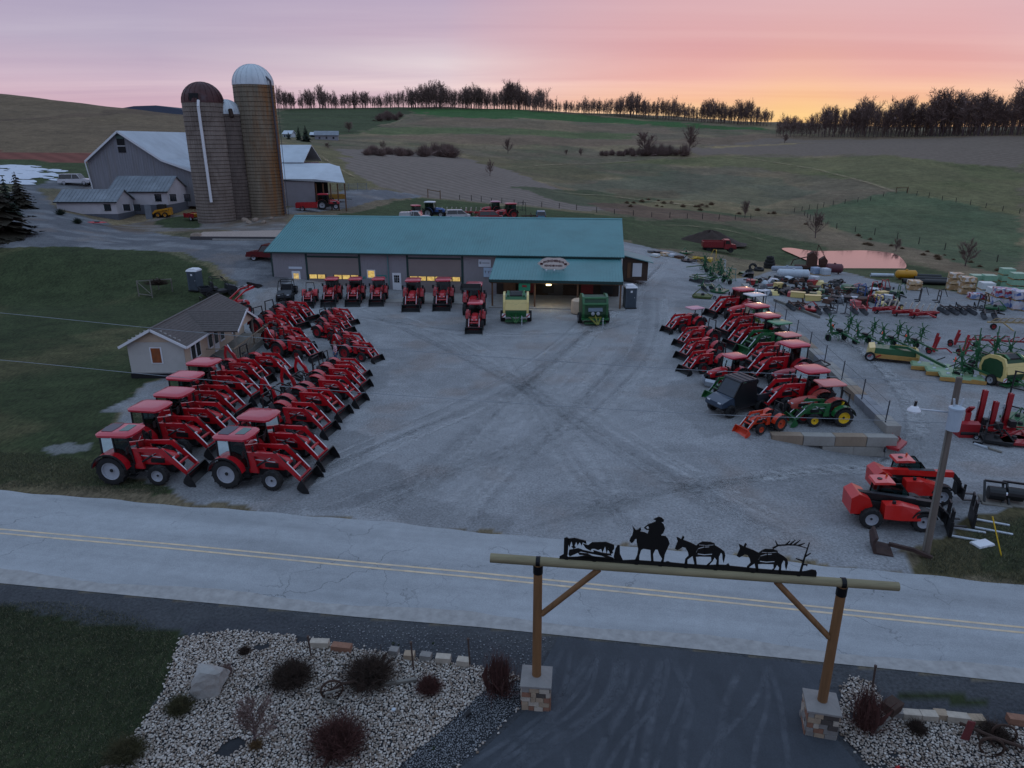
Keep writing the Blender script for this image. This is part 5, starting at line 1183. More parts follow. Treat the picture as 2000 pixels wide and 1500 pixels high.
put('qo', 'open red loader tractor third in the yard side row', 'hood', 1361, 669, 205, GR)
put('qo', 'open red loader tractor fourth in the yard side row before the snow plow', 'hood', 1369, 694, 205, GR)
put('qp', 'red cab tractor wearing a silver snow plow', 'roof', 1435, 692, 203, GR, k=.78, loader=None, plow=True)
put('jd2', 'green loader tractor with yellow seat behind the dark utility cart', 'hood', 1419, 745, 205, GR, k=.68, top='fold', body=M_green, rim=M_yel, seatm=MATS['yellow_seat'], bucketm=M_green)
put('kub', 'small orange loader tractor foremost on the stand', 'hood', 1481, 812, 204, GR, k=.62, top='rops', body=M_orange, rim=M_rimo, bucketm=M_orange)
put('kub2', 'small orange loader tractor by the end wall of the shop', 'hood', 522, 528, 215, 'orange tractors', k=.72, top='fold', body=M_orange, rim=M_rimo, bucketm=M_orange)
# ================================================================ other machines
def gp(px, py, dz=0.0):
 p = ground(px, py); return Vector((p.x, p.y, p.z + dz))
def car(label, p, rz, kind, m, cat='vehicle', name='parked_car', cap=None):
 """kind: suv, van or pickup; faces +x"""
 o = thing(name, label, cat, p, rz)
 L, Wd, Hh = {'suv': (5.5, 2.0, 1.9), 'van': (4.7, 1.9, 1.8), 'pickup': (5.6, 1.95, 1.85)}[kind]
 y = Wd / 2
 if kind == 'suv': bp = [(-L/2, .45), (-L/2 - .02, 1.05), (L/2 - 1.2, 1.1), (L/2 - .15, .98), (L/2, .6), (L/2 - .05, .42)]; gp_ = [(-L/2 + .12, 1.05), (-L/2 + .35, Hh - .08), (.65, Hh), (1.35, 1.1)]
 elif kind == 'van': bp = [(-L/2, .4), (-L/2, 1.0), (L/2 - .9, 1.05), (L/2 - .1, .85), (L/2, .5), (L/2 - .05, .38)]; gp_ = [(-L/2 + .05, 1.0), (-L/2 + .2, Hh - .06), (.7, Hh), (1.75, 1.04)]
 else: bp = [(-L/2, .5), (-L/2, 1.1), (L/2 - 1.3, 1.12), (L/2 - .15, 1.0), (L/2, .6), (L/2 - .05, .45)]; gp_ = [(-.75, 1.1), (-.55, Hh), (.65, Hh), (1.25, 1.1)]
 MB().prism(bp, -y, y).build('body', m, o)
 if cap: MB().prism([(-L/2, 1.1), (-L/2 + .1, 1.7), (-.8, 1.75), (-.75, 1.1)], -y + .08, y - .08).build('truck_cap', m, o)
 ins = .12; ring = lambda yy, q: [(a, yy, b_) for a, b_ in q]
 gh = MB(); n = len(gp_)
 a = [(u, -y + .03, v) if v < 1.2 else (u, -y + ins + .08, v) for u, v in gp_]; b_ = [(u, y - .03, v) if v < 1.2 else (u, y - ins - .08, v) for u, v in gp_]
 gh.loft([a, b_]).build('cabin_glass', M_glassd, o)
 MB().box(gp_[1][0] - .05, gp_[2][0] + .05, -y + ins + .04, y - ins - .04, Hh - .06, Hh + .03).build('cabin_roof', m, o)
 for s in (-1, 1):
  pl = MB()
  for u in ((gp_[0][0] + .1, gp_[1][0] + .05), (-.15, -.15), (gp_[3][0] - .05, gp_[2][0])): pl.bar((u[0], s * (y - .02), 1.05), (u[1], s * (y - ins - .05), Hh), .1, .05)
  pl.build('window_pillar', m, o)
  for x in (-L * .31, L * .32): wheel(o, (x, s * (y - .12), .37), .37, .26, M_rimg, 16, 'wheel', .66)
  MB().obox((L / 2 - .03, s * (y - .28), .82), (.08, .34, .16)).build('headlight', M_head, o); MB().obox((-L / 2 - .01, s * (y - .12), .92), (.06, .18, .3)).build('tail_light', mat('tail_red', '#7a1015', .3), o)
 MB().box(L / 2 - .02, L / 2 + .06, -y + .1, y - .1, .4, .58).build('bumper', M_black, o); return o
car('white large wagon parked on the lane by the barn', gp(150, 361), R(4), 'suv', paint('car_white', '#c9c9cf', .25), 'suv')
car('dark red pickup parked at the end wall of the shop', gp(531, 508), R(168), 'pickup', paint('car_maroon', '#5d1019', .3), 'pickup')
car('white pickup half hidden behind the shop roof ridge', atY(812, 432, 135) * 0 + Vector((-17.6, 132, zt(-17.6, 132))), R(-2), 'pickup', MATS['car_white'], 'pickup', cap=True)
car('pale blue van seen from behind beyond the shop roof', gp(1056, 429), R(90), 'van', paint('car_blue', '#5f8aa0', .35), 'van')
def utv(label, p, rz, roof=True, m=None, k=1.0, cab=True):
 o = thing('utility_vehicle', label, 'utility vehicle', p, rz); m = m or mat('matte_black_panel', '#23272f', .45, var=.15, scale=2)
 for s in (-1, 1):
  for x in (-1.05, 1.1): wheel(o, (x * k, s * .68 * k, .36 * k), .36 * k, .28 * k, M_chassis, 12)
 MB().prism([(-1.7, .5), (-1.7, .62), (1.0, .62), (1.6, .7), (1.7, .55), (1.5, .4), (-1.5, .4)], -.62, .62).scale(k).build('chassis', M_chassis, o)
 MB().prism([(.75, .6), (.8, 1.12), (1.2, 1.05), (1.72, .85), (1.75, .6)], -.66, .66).scale(k).build('hood', mat('utv_navy', '#2c3b4d', .3, var=.1, coat=.5) if cab else m, o)
 b_ = MB(); b_.box(-1.75, -.75, -.7, .7, .68, .74); b_.box(-1.75, -.75, -.74, -.68, .7, 1.05); b_.box(-1.75, -.75, .68, .74, .7, 1.05); b_.box(-1.79, -1.73, -.72, .72, .7, 1.05); b_.box(-.78, -.72, -.72, .72, .7, 1.05); b_.scale(k).build('cargo_bed', m, o)
 c = MB()
 for s in (-1, 1): c.bars([(.95, s * .66, 1.1), (.45, s * .6, 1.9), (-.6, s * .6, 1.9), (-.72, s * .66, .7)], .06)
 c.bar((.45, -.6, 1.9), (.45, .6, 1.9), .06); c.bar((-.6, -.6, 1.9), (-.6, .6, 1.9), .06); c.scale(k).build('roll_cage', M_black, o)
 MB().box(-.55, -.1, -.55, .55, .75, .95).scale(k).build('seat', M_seat, o); MB().box(-.62, -.5, -.55, .55, .95, 1.45).scale(k).build('seat_back', M_seat, o)
 if cab:
  for s in (-1, 1): MB().prism([(-.7, .62), (-.6, 1.86), (.42, 1.86), (.9, 1.12), (.8, .62)], s * .66 - .015, s * .66 + .015).scale(k).build('door_panel', mat('utv_door', '#15171b', .35, var=.1), o)
  MB().add([(.97 * k, -.62 * k, 1.12 * k), (.97 * k, .62 * k, 1.12 * k), (.49 * k, .58 * k, 1.86 * k), (.49 * k, -.58 * k, 1.86 * k)], [(0, 1, 2, 3)]).build('windscreen', mat('utv_screen', '#29333f', .12, var=.15), o)
 if roof:
  ro = MB().prism([(-.7, 1.9), (.55, 1.92), (.5, 1.99), (-.65, 1.98)], -.68, .68).scale(k).build('roof', m, o)
  for x in (-.45, -.05, .3): MB().box(x * k, (x + .04) * k, -.62 * k, .62 * k, 1.985 * k, 2.01 * k).build('roof_ridge', m, ro)
 for s in (-1, 1): MB().obox((1.7 * k, s * .42 * k, .82 * k), (.06, .26, .1)).build('headlight', M_head, o)
 return o
utv('dark cabbed utility cart with cargo bed among the stand tractors', site(1447, 812) + Vector((0, .9, 0)), R(206), k=1.12)
utv('black open utility cart by the entry door of the shop', site(562, 586), R(-84), roof=False, cab=False, k=1.1)
utv('dark open utility cart with roll hoop half hidden by the house roof', gp(428, 578), R(35), roof=False, cab=False, k=1.05)
# telehandlers
def telehandler(label, p, rz, boomup=0.0):
 o = thing('telehandler', label, 'telehandler', p, rz); o.scale = (.76,) * 3
 for s in (-1, 1):
  for x in (-1.35, 1.45): wheel(o, (x, s * .92, .62), .62, .45, M_rimg, 14, 'wheel', .58)
 MB().prism([(-2.2, .6), (-2.25, 1.35), (-1.7, 1.5), (1.9, 1.05), (2.1, .85), (2.1, .55), (-2.0, .5)], -.42, .42).build('chassis', M_chassis, o)
 MB().prism([(-2.45, .75), (-2.5, 1.7), (-2.1, 2.0), (-1.5, 1.75), (-1.3, 1.3), (-1.9, .75)], -.75, .75).build('rear_body', M_red_t, o)
 hd = MB().loft([[(-.75, -1.18, .75), (-.75, -.45, .75), (-.75, -.45, 1.55), (-.75, -1.05, 1.55)], [(.2, -1.2, .7), (.2, -.45, .7), (.2, -.45, 1.6), (.2, -1.08, 1.58)], [(1.25, -1.15, .72), (1.25, -.45, .72), (1.25, -.45, 1.35), (1.25, -1.0, 1.32)]]).build('engine_cover', M_red_t, o)
 MB().box(1.2, 1.27, -1.05, -.5, .85, 1.25).build('side_grille', M_black, hd); MB().tube((-.2, -.8, 1.55), (-.2, -.8, 1.72), .1, n=10).build('intake_cap', M_black, hd)
 cb = {'rb': (-.85, 1.2), 'rt': (-.75, 2.25), 'ft': (.45, 2.3), 'fm': (.95, 1.7), 'fb': (.95, 1.0), 'bb': (-.85, .7)}
 q = list(cb.values()); fr = MB()
 for y in (.25, 1.12):
  pts = [(a, y, b_) for a, b_ in q]; fr.bars(pts + [pts[0]], .07)
 fr.box(-.85, .95, .25, 1.12, .65, .75); fr.build('cab', M_black, o)
 for y, nm in ((.24, 'window_pane'), (1.13, 'window_pane')): MB().add([(a, y, b_) for a, b_ in q], [tuple(range(6))]).build(nm, M_glass, o)
 MB().add([(.95, .25, 1.0), (.95, 1.12, 1.0), (.95, 1.12, 1.7), (.95, .25, 1.7)], [(0, 1, 2, 3)]).build('windscreen', M_glass, o); MB().add([(.95, .25, 1.7), (.95, 1.12, 1.7), (.45, 1.12, 2.3), (.45, .25, 2.3)], [(0, 1, 2, 3)]).build('windscreen', M_glass, o)
 MB().box(-.3, .2, .45, .9, 1.1, 1.7).build('seat', M_seat, o)
 rf_ = MB().prism([(-1.05, 2.22), (-1.0, 2.36), (-.3, 2.42), (.1, 2.38), (.1, 2.28)], .12, 1.2).build('cab_roof', M_roofred_t, o)
 MB().tube((-.6, .65, 2.38), (-.6, .65, 2.43), .14, n=12).build('roof_cap', M_black, rf_); MB().tube((-.1, 1.0, 2.4), (-.1, 1.0, 2.55), .06, n=8).build('beacon', mat('beacon_orange', '#c8531c', .3), rf_)
 a0, a1 = Vector((-2.1, -.08, 1.78)), Vector((2.3, -.08, 1.3 + boomup))
 MB().bar(a0, a1, .34, .36).build('boom', M_black if boomup == 0 else M_red_t, o)
 MB().bar(a0 + Vector((.3, 0, .12)), a0.lerp(a1, .75) + Vector((0, 0, .2)), .30, .04).build('boom_cover', mat('boom_grey', '#34363c', .5), o)
 MB().bars([a1, (2.75, -.08, .95 + boomup * .6), (2.85, -.08, .5)], .3, .26).build('boom_head', M_black, o)
 ca = MB(); ca.box(2.85, 2.95, -.65, .65, .3, 1.0)
 for s in (-.45, .45): ca.box(2.95, 3.05, s - .06, s + .06, .2, 1.25); ca.box(3.0, 4.1, s - .07, s + .07, .16, .22)
 ca.build('fork_carriage', M_black, o)
 for s in (-1, 1): MB().lathe([(.68, s * .68), (.76, s * .68), (.76, s * 1.15), (.68, s * 1.15)], 8, (1.45, 0, .62), 'y', R(20), R(160)).build('mudguard', M_black, o)
 return o
M_red_t = paint('handler_red', '#c4201c', .3); M_roofred_t = paint('handler_roof', '#cf3f3c', .3, .8)
telehandler('red telehandler nearest the utility pole with fork carriage', gp(1744, 1028) + Vector((0, .45, 0)), R(-7))
telehandler('second red telehandler standing behind the one at the utility pole', gp(1782, 978) + Vector((0, .4, 0)), R(-6), .45)
# round balers
def baler(label, p, rz, shell, side, kind='cream'):
 o = thing('round_baler', label, 'hay baler', p, rz)      # drawbar along +x
 for s in (-1, 1): wheel(o, (-.3, s * 1.25, .5), .5, .42, M_rimg, 14)
 H = 2.75
 out = [(-1.7, .6), (-1.9, 1.4), (-1.7, 2.2), (-1.1, 2.65), (-.2, H), (.45, 2.6), (.75, 2.0), (.85, 1.1), (.7, .6)]
 for s in (-1, 1):
  MB().prism(out, s * 1.08 - .1, s * 1.08 + .1).build('side_panel', shell, o)
  MB().prism([(a * .8 - .1, 1.55 + (b_ - 1.55) * .72) for a, b_ in out], s * 1.19 - .02, s * 1.19 + .02).build('side_inset', side, o)
 MB().prism([(a * .92, .72 + (b_ - .72) * .93) for a, b_ in out], -.98, .98).build('bale_chamber', side, o)
 if kind == 'cream':
  MB().prism([(.62, 1.25), (.5, 2.15), (.58, 2.2), (.92, 1.3)], -1.0, 1.0).build('front_panel', shell, o)
  MB().obox((.78, 0, 1.62), (.02, .3, .36), Matrix.Rotation(R(-18), 3, 'Y')).build('badge', mat('badge_green', '#2f5d34', .5), o)
  MB().prism([(-.9, 2.62), (-.1, 2.74), (.42, 2.5), (.4, 2.62), (-.1, 2.86), (-.9, 2.74)], -.55, .55).build('top_net_box', M_black, o)
  for s in (-1, 1): MB().prism([(-.9, 2.64), (0, 2.78), (.5, 2.5), (.48, 2.62), (0, 2.9), (-.9, 2.76)], s * .72 - .12, s * .72 + .12).build('top_trim', M_green, o)
  for s in (-1, 1):
   b_ = MB().box(.88, .92, s * 1.12 - .17, s * 1.12 + .17, .62, .98).build('warning_board', M_white, o); MB().bar((.925, s * 1.12 - .15, .66), (.925, s * 1.12 + .15, .94), .02, .1).build('warning_stripe', mat('warn_red', '#a31c22', .5), b_)
 else:
  for z0, x0 in ((2.45, .35), (1.95, .62)): MB().tube((x0, -1.0, z0), (x0, 1.0, z0), .14, n=12).build('roller', shell, o)
  MB().obox((.72, 0, 1.55), (.08, 1.3, .5), Matrix.Rotation(R(-25), 3, 'Y')).build('front_panel', mat('baler_window', '#5b6a78', .3), o)
  for s in (-1, 1): MB().lathe([(.02, .05), (.15, .03), (.17, -.05), (.02, -.08)], 12, (.95, s * .24, 1.15), 'x').build('twine_cap', mat('grey_disc', '#9aa0a8', .4), o)
  MB().box(.6, 1.0, -1.25, 1.25, .55, .7).build('front_bar', M_green, o)
 db = MB()
 for s in (-1, 1): db.bar((.75, s * .5, .75), (2.35, s * .05, .5), .1)
 db.bar((.7, -.6, .75), (.7, .6, .75), .12); db.bar((.6, 0, 1.0), (2.3, 0, .55), .08); db.build('drawbar', M_green if kind == 'cream' else mat('drawbar_gold', '#7b7a34', .5), o)
 MB().tube((1.9, .55, .02), (1.9, .55, 1.0), .04, n=6).build('jack_stand', M_galv, o)
 pk = MB(); pk.box(.3, .95, -1.0, 1.0, .22, .32)
 for k in range(12): pk.bar((.95, -.9 + k * .165, .3), (1.05, -.9 + k * .165, .08), .025)
 tag(pk.build('pickup_tine', M_green, o), kind='stuff'); return o
M_cream = paint('cream_panel', '#d8c27c', .4)
baler('cream and green round baler in front of the porch', site(1008, 636) + Vector((0, 1.5, 0)), R(-91), M_cream, M_green)
baler('green round baler in front of the porch beside the white bale', site(1163, 640) + Vector((0, 1.5, 0)), R(-88), M_green, mat('baler_dark_green', '#133a20', .5), 'green')
baler('cream round baler in the implement lot at the right edge', gp(1962, 752), R(-76), M_cream, mat('baler_green2', '#1b4527', .5)).scale = (.85,) * 3
bl = thing('bale_display', 'white wrapped round bale sign beside the green baler', 'hay bale', site(1131, 612), 0)
MB().lathe([(.001, -.02), (.62, 0), (.78, .1), (.8, .7), (.78, 1.3), (.62, 1.42), (.001, 1.45)], 24, axis='z').build('bale', mat('bale_wrap', '#c2ab93', .6, var=.15, scale=2, dirt='#a08a76', dirt_amt=.4), bl)
MB().obox((0, -.2, 1.22), (.9, .5, .05), Matrix.Rotation(R(60), 3, 'X')).build('bale_label', mat('label_tan', '#a5744c', .6, var=.2, scale=6), bl)
# portable toilets
def toilet(label, p, rz):
 o = thing('portable_toilet', label, 'portable toilet', p, rz); m = mat('toilet_grey', '#4a5560', .6, var=.1)
 MB().box(-.55, .55, -.55, .55, .12, 2.1).build('cabin', m, o); MB().box(-.6, .6, -.6, .6, 0, .12).build('skid', M_black, o)
 MB().loft([[(-.6, -.6, 2.1), (.6, -.6, 2.1), (.6, .6, 2.1), (-.6, .6, 2.1)], [(-.58, -.5, 2.25), (.58, -.5, 2.25), (.58, .5, 2.25), (-.58, .5, 2.25)], [(-.35, -.45, 2.38), (.35, -.45, 2.38), (.35, .45, 2.38), (-.35, .45, 2.38)]]).build('roof', M_white, o)
 d_ = MB().box(-.42, .42, -.585, -.55, .2, 2.0).build('door', mat('toilet_door', '#3c4751', .6), o)
 MB().box(-.1, .1, -.6, -.585, 1.65, 1.85).build('door_label', M_white, d_); MB().box(.3, .36, -.61, -.585, 1.1, 1.2).build('handle', M_galv, d_); return o
toilet('grey portable toilet with white roof on the lawn by the lane', gp(384, 567), R(-8)); toilet('grey portable toilet with white roof at the porch corner', site(1229, 601), R(6))
# farm yard machines
ss = thing('skid_steer', 'yellow skid steer loader by the barn door', 'skid steer', gp(320, 424), R(185))
M_cat = paint('machine_yellow', '#c98a1c', .4)
for s in (-1, 1):
 for x in (-.5, .6): wheel(ss, (x, s * .7, .4), .4, .3, M_cat, 12)
 MB().prism([(-1.1, 1.2), (-1.2, 1.5), (.9, 1.2), (1.5, .6), (1.35, .5), (.7, .95)], s * .75 - .06, s * .75 + .06).build('lift_arm', M_cat, ss)
MB().box(-1.2, 1.0, -.5, .5, .35, 1.0).build('body', M_cat, ss); MB().box(-.5, .7, -.5, .5, 1.0, 2.0).build('cab', M_black, ss); MB().prism([(1.35, .1), (1.4, .75), (1.5, .75), (1.6, .2), (2.2, .12), (2.2, .08)], -.9, .9).build('bucket', M_black, ss); MB().box(-1.35, -1.1, -.55, .55, .4, 1.4).build('rear_door', M_cat, ss)
def wagon(label, p, rz, m, L=4.5, load=None, k=1.0):
 o = thing('farm_wagon', label, 'wagon', p, rz)
 for s in (-1, 1):
  wheel(o, (-L * .2 * k, s * .9 * k, .45 * k), .45 * k, .3 * k, M_rimg, 12)
  MB().box(-L / 2 * k, L / 2 * k, s * .95 * k - .04, s * .95 * k + .04, .6 * k, 1.4 * k).build('side', m, o)
  st = MB(); [st.box((-L / 2 + .3 + i * L / 6) * k, (-L / 2 + .4 + i * L / 6) * k, s * 1.02 * k - .04, s * 1.02 * k + .04, .55 * k, 1.4 * k) for i in range(6)]; tag(st.build('stake', m, o), kind='stuff')
 MB().box(-L / 2 * k, L / 2 * k, -.95 * k, .95 * k, .55 * k, .65 * k).build('bed', M_wood, o); MB().box((L / 2 - .06) * k, L / 2 * k, -.95 * k, .95 * k, .6 * k, 1.3 * k).build('front', m, o)
 MB().bar((L / 2 * k, 0, .5 * k), ((L / 2 + 1.4) * k, 0, .4 * k), .1).build('drawbar', M_black, o)
 if load: MB().box(-L / 2 * k + .2, L / 2 * k - .2, -.85 * k, .85 * k, .7 * k, 1.25 * k).build('load', load, o)
 return o
wagon('small red wagon with a yellow rim at the foot of the red domed silo', gp(378, 430), R(150), M_red2, 3.0, M_cat, .8)
wagon('red manure spreader parked in front of the machine shed', gp(600, 412), R(12), M_red, 3.6, mat('grey_load', '#6c6c70', .9))
o = tractor('red cab tractor coupled to the spreader at the machine shed', k=1.05, loader=None, rim=M_rimg); place(o, gp(630, 409), R(14))
wagon('yellow forage wagon standing beside the machine shed drive', gp(655, 394), R(20), paint('wagon_gold', '#a87c2a', .6), 3.8, mat('hay_load', '#7a6a4a', .9, var=.3, scale=6))
ky = thing('kayak', 'red kayak lying at the lane edge by the milk house', 'kayak', gp(191, 438), R(-4))
MB().loft([[(-1.6, 0, .3), (-1.6, .01, .31), (-1.6, 0, .32)], [(-.8, -.3, .2), (-.8, .3, .2), (-.8, 0, .4)], [(.8, -.3, .2), (.8, .3, .2), (.8, 0, .4)], [(1.6, 0, .3), (1.6, .01, .31), (1.6, 0, .32)]]).build('hull', M_red, ky); MB().box(-.35, .35, -.18, .18, .3, .41).build('cockpit', M_black, ky)
# dump truck in the meadow and its soil heap
dt = thing('dump_truck', 'old red dump truck parked by the soil heap', 'truck', gp(1402, 492), R(-6))
for s in (-1, 1):
 for x in (-1.9, -.9, 2.2): wheel(dt, (x, s * .95, .5), .5, .35, M_chassis, 12)
MB().box(-2.9, 3.2, -.45, .45, .5, .8).build('chassis', M_chassis, dt)
b_ = MB(); b_.box(-3, .8, -1.1, 1.1, .95, 1.05); b_.box(-3, .8, -1.15, -1.05, 1.0, 2.1); b_.box(-3, .8, 1.05, 1.15, 1.0, 2.1); b_.box(.7, .8, -1.1, 1.1, 1.0, 2.3); b_.box(-3.05, -2.95, -1.1, 1.1, 1.0, 2.0)
for i in range(6):
 for s in (-1, 1): b_.box(-2.9 + i * .7, -2.8 + i * .7, s * 1.18 - .05, s * 1.18 + .05, 1.0, 2.1)
b_.build('dump_bed', paint('truck_red', '#7c1520', .5), dt)
MB().prism([(.95, .7), (.95, 2.4), (1.9, 2.4), (2.15, 1.7), (2.15, .7)], -1.05, 1.05).build('cab', MATS['truck_red'], dt)
MB().prism([(2.1, .7), (2.1, 1.6), (3.1, 1.45), (3.3, .7)], -.75, .75).build('hood', MATS['truck_red'], dt)
for s in (-1, 1): MB().prism([(1.1, 1.65), (1.15, 2.25), (1.8, 2.25), (2.02, 1.65)], s * 1.06 - .01, s * 1.06 + .01).build('window', M_glassd, dt); MB().box(2.0, 3.0, s * .95 - .2, s * .95 + .2, 1.0, 1.12).build('front_fender', MATS['truck_red'], dt)
MB().add([(2.16, -.9, 1.72), (2.16, .9, 1.72), (1.95, .85, 2.3), (1.95, -.85, 2.3)], [(0, 1, 2, 3)]).build('windscreen', M_glassd, dt)
def heap(label, p, rx, ry, h, m, cat='soil heap', name='soil_heap', seed=1):
 n = 26; mm = 12; V = []; rd = random.Random(seed); ph = [rd.uniform(0, 6) for _ in range(6)]
 mb = MB(); vs = []
 for j in range(mm + 1):
  f_ = j / mm
  for i in range(n):
   t = 2 * math.pi * i / n; w_ = 1 + .13 * math.sin(2 * t + ph[0]) + .09 * math.sin(3 * t + ph[1]) + .05 * math.sin(7 * t + ph[2])
   z = h * (.5 + .5 * math.cos(math.pi * f_)) ** .9 * (1 + .1 * math.sin(5 * t + ph[3] + f_ * 5)) - .25 * f_; vs.append((rx * f_ * w_ * math.cos(t), ry * f_ * w_ * math.sin(t), z + rd.uniform(-.02, .02) * h))
 fs = [(j * n + i, j * n + (i + 1) % n, (j + 1) * n + (i + 1) % n, (j + 1) * n + i) for j in range(mm) for i in range(n)]
 o = mb.add(vs, fs).build(name, m, None, True); o.location = p; return tag(o, label, cat)
M_soil = mat('dark_soil', '#40342f', .95, var=.3, scale=3, bump=.5)
q = gp(1392, 480); heap('dark heap of soil behind the old dump truck', Vector((q.x, q.y + 3, q.z)), 8, 4, 2.6, M_soil)
# ---- power pole with transformer, lamp and wires
pp = gp(1808, 1082); pole = thing('utility_pole', 'wooden utility pole with grey transformer and lamp arm', 'utility pole', pp, 0)
ptop = atY(1874, 737, pp.y + .1); PH = ptop.z - pp.z; lean = Vector((ptop.x - pp.x, 0.1, 0)) * 1.0
def pol(z): return Vector((lean.x * z / PH, lean.y * z / PH, z))
MB().tube((0, 0, -.3), pol(PH), .155, .11, 14).build('pole', mat('grey_pole_wood', '#6a6058', .9, var=.25, scale=3, stretch=(2, 2, .12), bump=.25), pole)
zt_tr = PH * .80; c = pol(zt_tr) + Vector((-.12, -.36, 0))
tr_ = MB().lathe([(.001, -.48), (.24, -.46), (.25, .36), (.28, .38), (.28, .45), (.1, .53), (.001, .54)], 18, tuple(c), 'z').build('transformer', mat('transformer_grey', '#a9b6c2', .4, var=.06), pole)
for s in (-.12, .12): MB().tube(c + Vector((s, 0, .5)), c + Vector((s * 1.5, 0, .8)), .04, n=8).build('insulator', M_galv, tr_)
lh = pol(zt_tr + .1) + Vector((-.3, -.2, 0)); le = lh + Vector((-1.5, -.3, .35))
MB().pipe([pol(zt_tr + .1), lh + Vector((-.6, -.1, .2)), le], .035, 6).build('lamp_arm', M_galv, pole)
MB().lathe([(.02, .12), (.14, .08), (.24, -.06), (.22, -.1), (.001, -.1)], 14, tuple(le), 'z').build('lamp_head', M_white, pole)
MB().tube(le + Vector((0, 0, .1)), le + Vector((.02, 0, .3)), .05, n=8).build('photocell', M_black, pole)
MB().tube(pol(.2) + Vector((-.16, -.05, 0)), pol(zt_tr - .6) + Vector((-.14, -.05, 0)), .035, n=6).build('conduit', M_wood2, pole)
M_wire = mat('overhead_wire', '#8c9298', .5, metal=.5)
def wire(label, pts, dep):
 """dep: distance of each end"""
 P0 = [atY(px, py, dep[0] + (dep[1] - dep[0]) * (i / (len(pts) - 1))) for i, (px, py) in enumerate(pts)]
 mb = MB(); q = []
 for i in range(len(P0) - 1):
  p0, p1, p2, p3 = P0[max(i - 1, 0)], P0[i], P0[i + 1], P0[min(i + 2, len(P0) - 1)]
  for k in range(8):
   t = k / 8; q.append(.5 * ((2 * p1) + (p2 - p0) * t + (2 * p0 - 5 * p1 + 4 * p2 - p3) * t * t + (3 * p1 - p0 - 3 * p2 + p3) * t ** 3))
 q.append(P0[-1])
 n = 5; rings = []
 for i, p in enumerate(q):
  d_ = (q[min(i + 1, len(q) - 1)] - q[max(i - 1, 0)]).normalized(); a = d_.cross(Vector((0, 0, 1))).normalized(); b_ = a.cross(d_); rings.append([p + (a * math.cos(6.283 * k / n) + b_ * math.sin(6.283 * k / n)) * .011 for k in range(n)])
 tag(mb.loft(rings).build('power_line', M_wire), label, 'power line', 'overhead wires across the yard')
wire('upper overhead wire crossing the yard from the pole', [(-300, 585), (0, 611), (300, 641), (500, 659), (743, 681), (1260, 717), (1500, 729), (1868, 748)], (29, pp.y + .1))
wire('lower overhead wire crossing the yard from the pole', [(-300, 680), (0, 703), (330, 735), (633, 761), (1000, 787), (1361, 808), (1696, 820), (1850, 826)], (27, pp.y - .1))
# attachments lying near the pole
def forks(label, p, rz):
 o = thing('pallet_forks', label, 'fork attachment', p, rz); MB().box(-.06, .06, -.62, .62, .05, .75).build('back_frame', M_black, o)
 for s in (-.42, .42):
  g_ = MB(); [g_.box(-.05, .03, s - .16 + i * .1, s - .1 + i * .1, .7, 1.25) for i in range(4)]; g_.bar((-.02, s - .2, 1.25), (-.02, s + .2, 1.25), .05); g_.build('load_guard', M_black, o)
  MB().box(.05, 1.5, s - .06, s + .06, .02, .07).build('fork_tine', M_galv, o)
 return o
forks('black pallet fork frame lying right of the utility pole', gp(1896, 1022), R(-25)); forks('black pallet fork frame close behind the utility pole', gp(1850, 1038), R(-22))
bkt = thing('loader_bucket', 'rusty loader bucket with a bent arm on the gravel at the pole', 'bucket', gp(1702, 1070), R(-18))
MB().prism([(0, .02), (-.1, .5), (0, .75), (.1, .75), (0, .45), (.12, .1), (.75, .04), (.75, .0)], -.5, .5).build('shell', mat('rust_dark', '#3b2a26', .8, var=.3, scale=4, dirt='#5a463c', dirt_amt=.4), bkt)
MB().bars([(.6, 0, .3), (1.5, -.1, .25), (2.2, -.15, .05)], .14).build('arm', MATS['rust_dark'], bkt)
for i, (px, py) in enumerate(((1942, 970), (1978, 972))):
 o = thing('auger_drive', ['black gearbox attachment on a pallet right of the fork frames', 'black gearbox attachment on a pallet at the right frame edge'][i], 'attachment', gp(px, py + 12), R(-20))
 MB().box(-.6, .6, -.5, .5, 0, .12).build('pallet', M_wood2, o); MB().tube((-.35, 0, .5), (.3, 0, .5), .32, n=14).build('drum', M_black, o); MB().bars([(-.5, -.3, .12), (-.5, .3, .95), (.4, .3, .95), (.5, -.3, .12)], .09).build('frame', M_black, o); MB().tube((.3, 0, .5), (.62, 0, .55), .12, n=10).build('shaft', M_chrome, o)
o = thing('marker_stake', 'thin yellow marker stake leaning in the verge', 'stake', gp(1958, 1087), 0); MB().tube((0, 0, -.1), (-.35, .6, 1.5), .025, n=6).build('stake', M_yel, o)
o = thing('plastic_lid', 'white plastic lid lying on the verge grass', 'lid', gp(1918, 1064), .3); MB().loft([[(-.42, -.25, .02), (.42, -.25, .02), (.42, .25, .02), (-.42, .25, .02)], [(-.4, -.22, .1), (.4, -.22, .1), (.4, .22, .1), (-.4, .22, .1)], [(-.1, -.05, .13), (.1, -.05, .13), (.1, .05, .13), (-.1, .05, .13)]]).build('lid', M_white, o)
